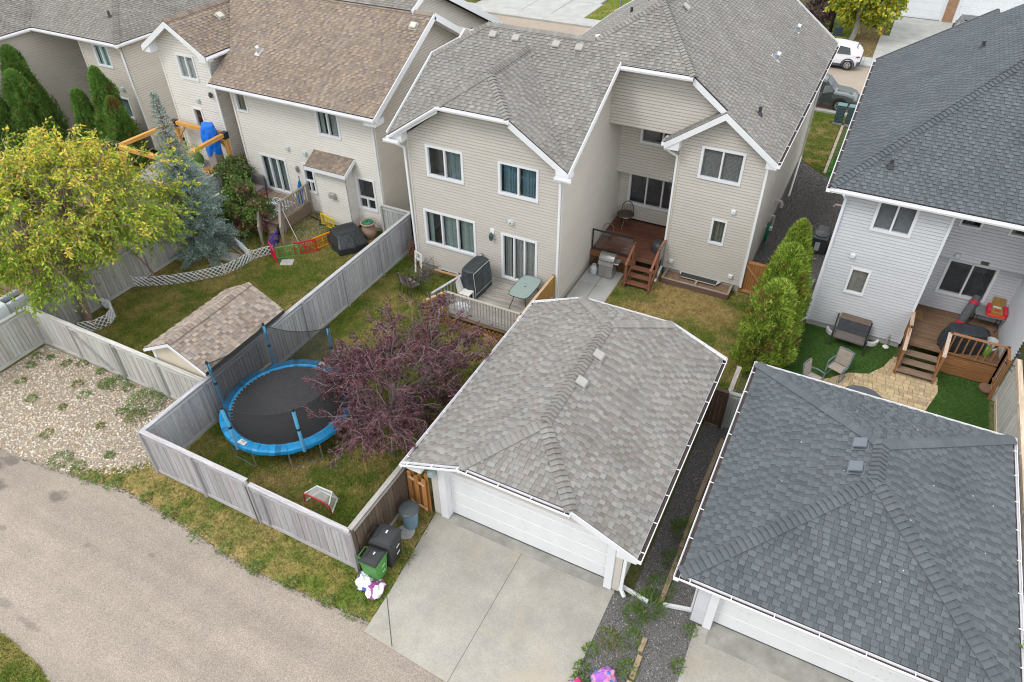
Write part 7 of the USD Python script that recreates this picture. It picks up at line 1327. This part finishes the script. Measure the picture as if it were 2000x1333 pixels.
def broad_tree(name, label, base, th, crown, tips, per, ln, wd, tonefn, seed, tw=.5, trunk_r=.11, bark=(.17, .13, .11), cat='tree', droop=.3, thin=.35, lean=(0, 0), group=None, twigs=7, fork=None, br=.26, out=True, ragged=.5):
    """trunk, limbs to points spread through an uneven crown, twigs at each limb end, leaves along the twigs"""
    rg = np.random.default_rng(seed); T = Thing(name, label, cat, base, group=group); b = A3(base); cc, cr = A3(crown[0]), A3(crown[1])
    top = fork if fork is not None else A3((b[0] + lean[0], b[1] + lean[1], th)); tr = MB(bark); tr.tube(curve(b - A3((0, 0, .1)), top, .0, rg, 6), np.linspace(trunk_r, trunk_r * .7, 6), 9); T.part('trunk', tr, 'bark')
    pts = []
    while len(pts) < tips:
        p = rg.normal(size=3); p /= np.linalg.norm(p); p *= rg.uniform(.35, 1.0) ** .6; q = cc + p * cr * (.82 + ragged * (meshkit.noise(p[None] * 2.3 + seed, seed)[0] - .35))
        if meshkit.noise(q[None] * 1.1, seed + 3)[0] > thin * .6: pts.append(q)
    pts = A3(pts); lb = MB(bark); Cs, Ds, Qs = [], [], []
    hubs = A3([top + (pts[i] - top) * rg.uniform(.3, .45) for i in rg.integers(0, tips, max(6, tips // 9))])
    for h in hubs: lb.tube(curve(top, h, .15, rg), np.linspace(trunk_r * .55, trunk_r * .32, 5), 6)
    for p in pts:
        h = hubs[np.argmin(np.linalg.norm(hubs - p, axis=1))]; c = curve(h, p, .18 * np.linalg.norm(p - h) * (1 if out else -.2), rg, 6); lb.tube(c, np.linspace(trunk_r * br, .006, 6), 5)
        od = norm((p - cc) / cr + rg.normal(0, .2, 3))
        for _ in range(twigs):
            d = norm(od * .8 + rg.normal(0, .75, 3)); a = c[rg.integers(3, 6)]; e = a + d * tw * rg.uniform(.6, 1.25) * A3((1, 1, .8)) - A3((0, 0, droop * tw * rg.uniform(.2, 1.0))); tc = curve(a, e, .08, rg, 4); lb.tube(tc, [.008, .006, .005, .003], 4)
            k = rg.poisson(per); t = rg.uniform(.15, 1.05, k)[:, None]; C = a + (e - a) * t + rg.normal(0, .035, (k, 3)); Cs.append(C)
            Ds.append(d * .6 + rg.normal(0, .6, (k, 3)) - A3((0, 0, droop))); Qs.append(C)
    T.part('limbs', lb, 'bark'); C, D = np.vstack(Cs), np.vstack(Ds); n = len(C)
    V, F, t = leaves(C, D, rg.uniform(*ln, n), rg.uniform(*wd, n), tonefn(C, rg), rg=rg); T.part('crown', MB().arr(V, F, t), 'leaf', kind='stuff'); return T
def yellow(C, rg):
    n = len(C); h = np.clip((C[:, 2] - 3.2) / 3.6 + rg.normal(0, .16, n) + (meshkit.noise(C * .9, 4) - .5) * 1.1, 0, 1)
    g = pick([(.2, .32, .03), (.27, .39, .035), (.15, .25, .03), (.34, .42, .045)], n, rg); y = pick([(.70, .58, .07), (.74, .61, .08), (.62, .57, .07), (.72, .50, .09), (.64, .43, .12), (.52, .54, .07)], n, rg)
    w = (rg.random(n) < h * .68)[:, None]; return np.where(w, y, g)
broad_tree('yellow_tree', 'large tree with yellow and green autumn leaves over the left fence', (-24.85, 11.95, 0), 2.3, ((-25.8, 13.4, 4.15), (4.2, 3.8, 3.1)), 300, 22, (.10, .2), (.04, .08), yellow, 41, tw=.85, trunk_r=.17, bark=(.22, .16, .13), droop=.55, twigs=8, lean=(-.2, .5), br=.16, thin=.9, ragged=1.0)
purple = lambda C, rg: pick([(.115, .045, .06), (.14, .058, .075), (.08, .032, .048), (.18, .09, .105), (.16, .062, .06), (.07, .038, .05)], len(C), rg, .3) * np.where(rg.random(len(C)) < .05, 1, 1)[:, None]
broad_tree('plum_tree', 'dark purple leaved plum tree with bare pale twigs beside the trampoline', (-10.9, 12.6, 0), .75, ((-10.65, 12.7, 2.4), (2.5, 3.5, 1.6)), 195, 17, (.09, .17), (.036, .06), purple, 43, tw=.55, trunk_r=.085, bark=(.25, .20, .20), droop=.05, thin=.8, twigs=6, out=False, br=.12, ragged=.7)
gy = lambda C, rg: np.where((rg.random(len(C)) < .55)[:, None], pick([(.52, .48, .04), (.46, .50, .05), (.6, .44, .04)], len(C), rg), pick([(.16, .25, .03), (.2, .3, .04)], len(C), rg))
broad_tree('street_tree', 'yellow green street tree behind the parked white car', (-2.9, 61.6, 0), 1.9, ((-2.5, 62.0, 3.6), (2.8, 2.5, 2.5)), 150, 16, (.22, .36), (.12, .2), gy, 44, tw=.9, trunk_r=.2, bark=(.3, .29, .28), droop=.4)
broad_tree('purple_bush', 'brownish purple bush across the street left of the yellow green tree', (-5.9, 64.2, 0), .5, ((-5.9, 64.4, 1.4), (1.3, 1.3, 1.3)), 60, 13, (.16, .26), (.08, .13), lambda C, rg: pick([(.16, .11, .11), (.12, .08, .085), (.2, .14, .13)], len(C), rg), 45, tw=.6, trunk_r=.08, cat='bush')
grn = lambda C, rg: pick([(.05, .11, .03), (.08, .15, .04), (.10, .16, .05)], len(C), rg)
broad_tree('green_bush', 'low green bush beside the far garage driveway', (-1.6, 66.2, 0), .3, ((-1.7, 66.2, .9), (1.0, .9, .8)), 30, 13, (.14, .2), (.08, .12), grn, 46, tw=.35, trunk_r=.05, cat='bush')
broad_tree('green_bush', 'dark green bush at the top edge left of the far lamp post', (-22.8, 66.6, 0), .3, ((-22.8, 66.6, .9), (1.2, 1.0, .8)), 36, 13, (.14, .2), (.08, .12), grn, 47, tw=.35, trunk_r=.05, cat='bush')
broad_tree('green_bush', 'green bush at the top edge right of the far lamp post', (-19.6, 66.0, 0), .3, ((-19.6, 66, .9), (1.6, 1.0, .8)), 36, 13, (.14, .2), (.08, .12), grn, 48, tw=.35, trunk_r=.05, cat='bush')
broad_tree('golden_bush', 'small golden shrub at the top edge beside the white gable', (-33.6, 59.3, 0), .3, ((-33.6, 59.3, .7), (.9, .9, .7)), 24, 12, (.12, .2), (.07, .1), lambda C, rg: pick([(.45, .28, .05), (.3, .28, .05), (.5, .2, .06)], len(C), rg), 49, tw=.3, trunk_r=.04, cat='bush')
vine = lambda C, rg: np.where((meshkit.noise(C * 1.3, 8) + rg.normal(0, .08, len(C)) > .57)[:, None], pick([(.30, .09, .08), (.38, .16, .13), (.2, .07, .08)], len(C), rg), pick([(.10, .18, .035), (.15, .27, .05), (.09, .17, .035), (.21, .31, .06)], len(C), rg))
broad_tree('shrub', 'bushy green and red leaved shrub between the spruce and the deck', (-24.0, 20.2, 0), .5, ((-24.15, 20.1, 1.35), (1.35, 1.2, 1.35)), 120, 13, (.08, .14), (.05, .09), vine, 51, tw=.4, trunk_r=.06, cat='shrub')
broad_tree('climbing_vine', 'green vine spilling over the pale fence beside the cream house deck', (-26.4, 21.8, 0), 1.2, ((-26.25, 21.7, 1.85), (.5, 1.3, .55)), 70, 13, (.09, .14), (.06, .09), lambda C, rg: pick([(.09, .17, .04), (.13, .24, .05), (.17, .27, .06), (.15, .12, .05)], len(C), rg), 52, tw=.35, trunk_r=.03, cat='vine', droop=.7)
broad_tree('dry_plant', 'rusty dried plant in the corner of the fence by the duplex', (-15.75, 21.4, 0), .25, ((-15.75, 21.4, .65), (.28, .3, .55)), 22, 9, (.07, .12), (.025, .04), lambda C, rg: pick([(.22, .09, .05), (.16, .07, .04), (.26, .13, .07)], len(C), rg), 53, tw=.3, trunk_r=.02, cat='plant')
def spruce(name, label, base, H, R, seed, tones, n=26):
    rg = np.random.default_rng(seed); T = Thing(name, label, 'spruce', base); b = A3(base); T.part('trunk', MB((.16, .12, .1)).tube([b - (0, 0, .1), b + (0, 0, H * .97)], [.15, .015], 8), 'bark'); lb = MB((.17, .13, .11)); Cs, Ds = [], []
    for k in range(230):
        f = (k + rg.random()) / 230; z = .15 + (H - .25) * f; r = R * (1 - f) ** .85 * rg.uniform(.75, 1.15) + .08
        if f > .62: r *= .72
        a = k * 2.39996 + rg.normal(0, .2); d = A3((math.cos(a), math.sin(a), 0)); p = b + A3((0, 0, z)); e = p + d * r + A3((0, 0, -.12 * r + .25 * r * f)); c = curve(p, e, -.06 * r, rg, 5); lb.tube(c, [.018, .015, .011, .008, .005], 4)
        s = np.cross(d, (0, 0, 1))
        for t in np.arange(.15, 1.02, .045 / max(r, .3)):
            q = p + (e - p) * t
            for sg in (-1, 1):
                L = (.16 + .30 * (1 - t)) * min(1, r) * rg.uniform(.6, 1.1); dd = norm(d * .75 + sg * s * .8 + A3((0, 0, rg.normal(.06, .15)))); m = max(2, int(L / .035)); tt = np.linspace(0, 1, m)[:, None]
                C = q + dd * L * tt; Cs.append(C); Ds.append(dd * .8 + rg.normal(0, .5, (m, 3)) + A3((0, 0, .12)))
    T.part('limbs', lb, 'bark'); C, D = np.vstack(Cs), np.vstack(Ds); V, F, t = leaves(C, D, rg.uniform(.07, .13, len(C)), rg.uniform(.025, .042, len(C)), pick(tones, len(C), rg, .25), rg=rg)
    cone = (C[:, 2] > H * .66) & (rg.random(len(C)) < .2); t = t.reshape(-1, 4, 3); t[cone] = (.22, .13, .08); T.part('crown', MB().arr(V, F, t.reshape(-1, 3)), 'leaf', kind='stuff')
spruce('blue_spruce', 'blue grey spruce with a thin pointed top behind the white lattice', (-24.75, 17.9, 0), 7.2, 1.65, 61, [(.26, .36, .33), (.33, .43, .40), (.2, .28, .24), (.43, .52, .50), (.23, .31, .25)])
def cedar(label, base, H, R, seed, pal, group=None, brown=.06, name='cedar_shrub', n=9000, cone=.55):
    rg = np.random.default_rng(seed); T = Thing(name, label, 'cedar', base, group=group); b = A3(base); T.part('trunk', MB((.16, .11, .09)).tube([b - (0, 0, .05), b + (0, 0, H * .9)], [.07, .015], 7), 'bark')
    m = n; f = rg.random(m) ** .8; a = rg.uniform(0, 2 * np.pi, m); prof = np.where(f < .2, .8 + f, np.clip(1 - (f - .2) / .8, 0, 1) ** cone)
    cl = 1 + .55 * (meshkit.noise(np.c_[np.cos(a) * 2.0, np.sin(a) * 2.0, f * H * 1.3] + seed, seed) - .5) + .75 * (meshkit.noise(np.c_[np.cos(a) * 4.5, np.sin(a) * 4.5, f * H * .8] + seed, seed + 1) - .5)
    r = R * prof * cl * np.sqrt(rg.uniform(.35, 1.0, m)) + .02; C = b + np.c_[np.cos(a) * r, np.sin(a) * r, f * H]
    D = np.c_[np.cos(a) * .45, np.sin(a) * .45, np.full(m, 1.0)] + rg.normal(0, .25, (m, 3)); t = pick(pal, m, rg, .25)
    dk = (.7 + .5 * (meshkit.noise(C * 2.2, seed + 2)))[:, None]; br = (meshkit.noise(C * 2.6 + 9, seed + 5) + rg.normal(0, .12, m)) > (.93 - brown * 1.6); t = np.where(br[:, None], pick([(.20, .13, .045), (.26, .16, .05), (.15, .13, .04)], m, rg), t * dk)
    Vs = [leaves(C + rg.normal(0, .02, (m, 3)), D + rg.normal(0, .35, (m, 3)), rg.uniform(.09, .2, m), rg.uniform(.02, .045, m), t * rg.uniform(.85, 1.15, (m, 1)), rg=rg) for _ in range(3)]
    mb = MB(); [mb.arr(*v) for v in Vs]; T.part('crown', mb, 'leaf', kind='stuff'); return T
LIME = [(.24, .36, .045), (.32, .43, .06), (.17, .27, .035), (.40, .47, .09), (.13, .21, .03)]; DEEP = [(.045, .10, .02), (.06, .13, .025), (.035, .08, .018), (.08, .15, .03)]
cedar('tall bright green cedar nearest the duplex gate', (-.95, 24.2, 0), 4.3, .85, 71, LIME, brown=.05); cedar('bright green cedar in the middle of the row beside the grey house', (-.98, 22.85, 0), 4.05, .95, 72, LIME, brown=.1, n=11000, cone=.42); cedar('browning cedar nearest the dark garage roof', (-.98, 21.1, 0), 3.65, .98, 73, LIME, brown=.16, n=11000, cone=.42)
DEEP = [(.12, .24, .045), (.16, .30, .06), (.085, .18, .035), (.2, .33, .07)]
cedar('tall deep green cedar against the taupe house wall', (-35.3, 22.7, 0), 4.95, .95, 74, DEEP, n=12000); cedar('shorter cedar left of the tall one at the taupe house', (-36.35, 22.0, 0), 3.9, .8, 75, DEEP); cedar('browning cedar right of the tall one under the taupe window', (-34.4, 22.4, 0), 3.7, .85, 76, DEEP, brown=.14)
cedar('dark cedar at the left edge by the recess of the taupe house', (-42.0, 21.6, 0), 5.3, 1.2, 77, DEEP, n=12000); cedar('dark cedar with pointed top in front of the taupe recess wall', (-40.6, 21.9, 0), 5.5, 1.15, 78, DEEP, n=12000); cedar('rightmost dark cedar of the left hand clump', (-39.5, 21.0, 0), 4.7, 1.15, 79, DEEP, n=12000); cedar('low dark cedar below the left hand clump', (-40.6, 19.8, 0), 4.3, 1.25, 80, DEEP, brown=.1, n=12000)
def weed(label, c, r, h, n, pal, seed, group=None, name='weed', grassy=False):
    rg = np.random.default_rng(seed); a = rg.uniform(0, 2 * np.pi, n); q = np.sqrt(rg.random(n)) * r; C = np.c_[c[0] + np.cos(a) * q * .8, c[1] + np.sin(a) * q * .8, rg.uniform(0, h, n) * (1 - (q / r) ** 2 * .7)]
    if grassy: C[:, 2] = .005
    D = np.c_[np.cos(a) * .8, np.sin(a) * .8, np.full(n, .9 if grassy else .35)] + rg.normal(0, .4, (n, 3)); D[:, 2] = np.abs(D[:, 2]); ln = rg.uniform(.12, .3, n) * (h / .2) if grassy else rg.uniform(.05, .11, n)
    V, F, t = leaves(C, D, ln, rg.uniform(.012, .02, n) if grassy else rg.uniform(.025, .05, n), pick(pal, n, rg, .25), rg=rg); single(name, label, 'weed', MB().arr(V, F, t), 'leaf', group)
WG = [(.10, .19, .04), (.14, .25, .06), (.18, .26, .07), (.15, .19, .07)]; WY = [(.17, .2, .05), (.24, .23, .07), (.12, .17, .04)]
WP = [(-24.85, 9.72), (-24.34, 9.89), (-23.5, 9.94), (-22.97, 10.2), (-21.99, 10.2), (-24.11, 8.55), (-22.18, 9.36), (-21.49, 9.1), (-22.95, 8.14), (-21.64, 8.36), (-19.68, 9.1), (-20.4, 10.05), (-19.74, 8.34), (-17.85, 6.76), (-24.6, 9.26), (-21.0, 7.3), (-23.6, 7.2), (-18.4, 7.6)]
WL = ['at the far left corner of the pale fence', 'second from the fence corner in the stone bed', 'below the first post of the pale fence', 'against the foot of the pale fence left of the gate', 'at the foot of the pale fence gate', 'in the left of the stone bed beside the greenish fence', 'in the upper middle of the stone bed', 'round and green in the middle of the stone bed', 'in the left middle of the stone bed', 'small, near the centre of the stone bed', 'yellow green, right of the centre of the stone bed', 'beside the big bushes at the top of the stone bed', 'small and low in the right middle of the stone bed', 'at the lower right tip of the stone bed', 'close to the greenish fence near its corner', 'in the lower middle of the stone bed', 'at the lower left of the stone bed near the asphalt', 'near the bottom of the stone bed']
for k, p in enumerate(WP): weed('low weed ' + WL[k], p, rng.uniform(.14, .27), .14, 90, WG if k % 3 else WY, 100 + k, 'weeds in the pale stone bed')
weed('largest bushy weed against the pale fence above the stone bed', (-19.2, 9.75), .75, .55, 700, WG, 130, name='bush'); weed('bushy weed by the fence gate left of the largest one', (-20.95, 10.0), .45, .3, 260, WG, 131, name='bush'); weed('yellowish weed patch below the largest bushy weed', (-19.0, 9.15), .42, .2, 200, WY, 132, name='bush'); weed('round dark weed in front of the pale fence gate', (-21.26, 9.82), .3, .25, 190, WG, 133, name='bush')
weed('weed patch beside the asphalt at the edge of the stone bed', (-19.6, 6.75), .45, .18, 240, WG, 134, name='bush'); weed('weed patch at the lower right of the stone bed', (-18.9, 6.85), .25, .15, 110, WG, 135, name='bush')
for k, (x, y, r, h, n, lb) in enumerate([(-1.3, 13.0, .35, .32, 260, 'tuft of tall grass across the timber edging near the garage ridge'), (-1.3, 11.95, .3, .25, 190, 'grass tuft growing over the timber edging between the two roofs'), (-1.35, 11.0, .42, .22, 260, 'long grass along the edging beside the beige garage corner'), (-1.45, 10.35, .4, .28, 330, 'thick grass clump over the white downspout in the gravel'), (-1.7, 9.95, .3, .22, 180, 'grass clump below the white downspouts'), (-1.5, 9.3, .3, .2, 160, 'thin grass clump on the gravel below the clump at the downspouts'), (-2.05, 9.1, .35, .14, 160, 'yellowing weeds in the gravel beside the driveway'), (-1.35, 8.55, .3, .22, 170, 'bright weed beside the timber edging near the printed bag'), (-2.35, 8.6, .22, .16, 120, 'bright green weed at the driveway edge above the bags'), (-2.38, 8.1, .2, .14, 100, 'small weed at the driveway edge beside the red bag'), (-2.3, 7.75, .25, .16, 120, 'leafy weed between the two printed bags'), (-.28, 9.2, .2, .15, 90, 'weed at the edge of the right hand driveway'), (-.3, 10.2, .22, .12, 80, 'sparse weed under the dark garage corner'), (-1.75, 8.75, .4, .12, 150, 'straw coloured weed patch in the gravel above the printed bag'), (-.45, 8.3, .16, .12, 60, 'tiny weed at the lower edge of the right driveway')]):
    weed(lb, (x, y), r, h, n, WY if k in (6, 13) else [(.10, .19, .03), (.13, .23, .04), (.16, .24, .05)], 150 + k, grassy=k < 6 or k == 13)
weed('grass tuft beside the black bin at the driveway edge', (-7.93, 8.75), .25, .2, 170, [(.12, .2, .03), (.16, .22, .05)], 170, grassy=True); weed('dry grass litter around the grey rubbish bin', (-8.2, 9.7), .45, .08, 260, [(.3, .22, .1), (.24, .17, .09)], 171, grassy=True)
rgb = np.random.default_rng(99)
T = Thing('branch', 'leafy twig poking in from the right edge over the garage gutter', 'branch', (6.75, 11.5, 2.5)); T.part('twig', MB((.2, .15, .1)).tube([(7.4, 11.4, 2.7), (6.7, 11.5, 2.75), (6.1, 11.55, 2.72)], [.015, .012, .006], 5), 'bark')
tt = rgb.uniform(0, 1, 70)[:, None]; V, F, t = leaves(A3((7.4, 11.4, 2.7)) * (1 - tt) + A3((6.05, 11.55, 2.72)) * tt + rgb.normal(0, .12, (70, 3)), rgb.normal(0, 1, (70, 3)), .15, .07, pick([(.09, .18, .03), (.13, .22, .04)], 70, rgb), rg=rgb); T.part('leaf_cluster', MB().arr(V, F, t), 'leaf', kind='stuff')
for k, (x, y, lb) in enumerate([(-18.2, 6.72, 'at the left end of the verge'), (-17.3, 6.85, 'left of the fence corner post'), (-16.0, 6.95, 'below the fence corner post'), (-14.9, 6.85, 'below the first fence post'), (-13.6, 6.75, 'left of the step in the fence'), (-12.6, 6.68, 'below the step in the fence'), (-11.4, 6.6, 'right of the step in the fence'), (-10.2, 6.7, 'below the middle of the lower fence stretch'), (-9.0, 6.75, 'left of the white bags'), (-8.2, 6.85, 'at the driveway corner')]):
    weed('green weed on the asphalt edge ' + lb, (x, y), rng.uniform(.2, .4), .12, 110, WG, 200 + k, 'weeds along the asphalt edge')
# fallen leaves
n = 1500; x = np.r_[rgb.uniform(-16, -8.9, 500), rgb.uniform(-25, -20.5, 500), rgb.uniform(-2.3, -.9, 500)]; y = np.r_[rgb.uniform(8, 18, 500), rgb.uniform(10.8, 17, 500), rgb.uniform(58, 66, 500)]
V, F, t = leaves(np.c_[x, y, np.full(n, .05)], np.c_[rgb.normal(0, 1, (n, 2)), rgb.normal(0, .1, n)], rgb.uniform(.04, .09, n), rgb.uniform(.03, .05, n), pick([(.42, .33, .05), (.3, .17, .07), (.2, .13, .06), (.5, .4, .12)], n, rgb), rg=rgb)
info(emit(fresh('/World', 'fallen_leaves'), MB().arr(V, F, t), 'leaf'), 'scattered fallen leaves on the lawns', 'leaves', None, 'stuff')
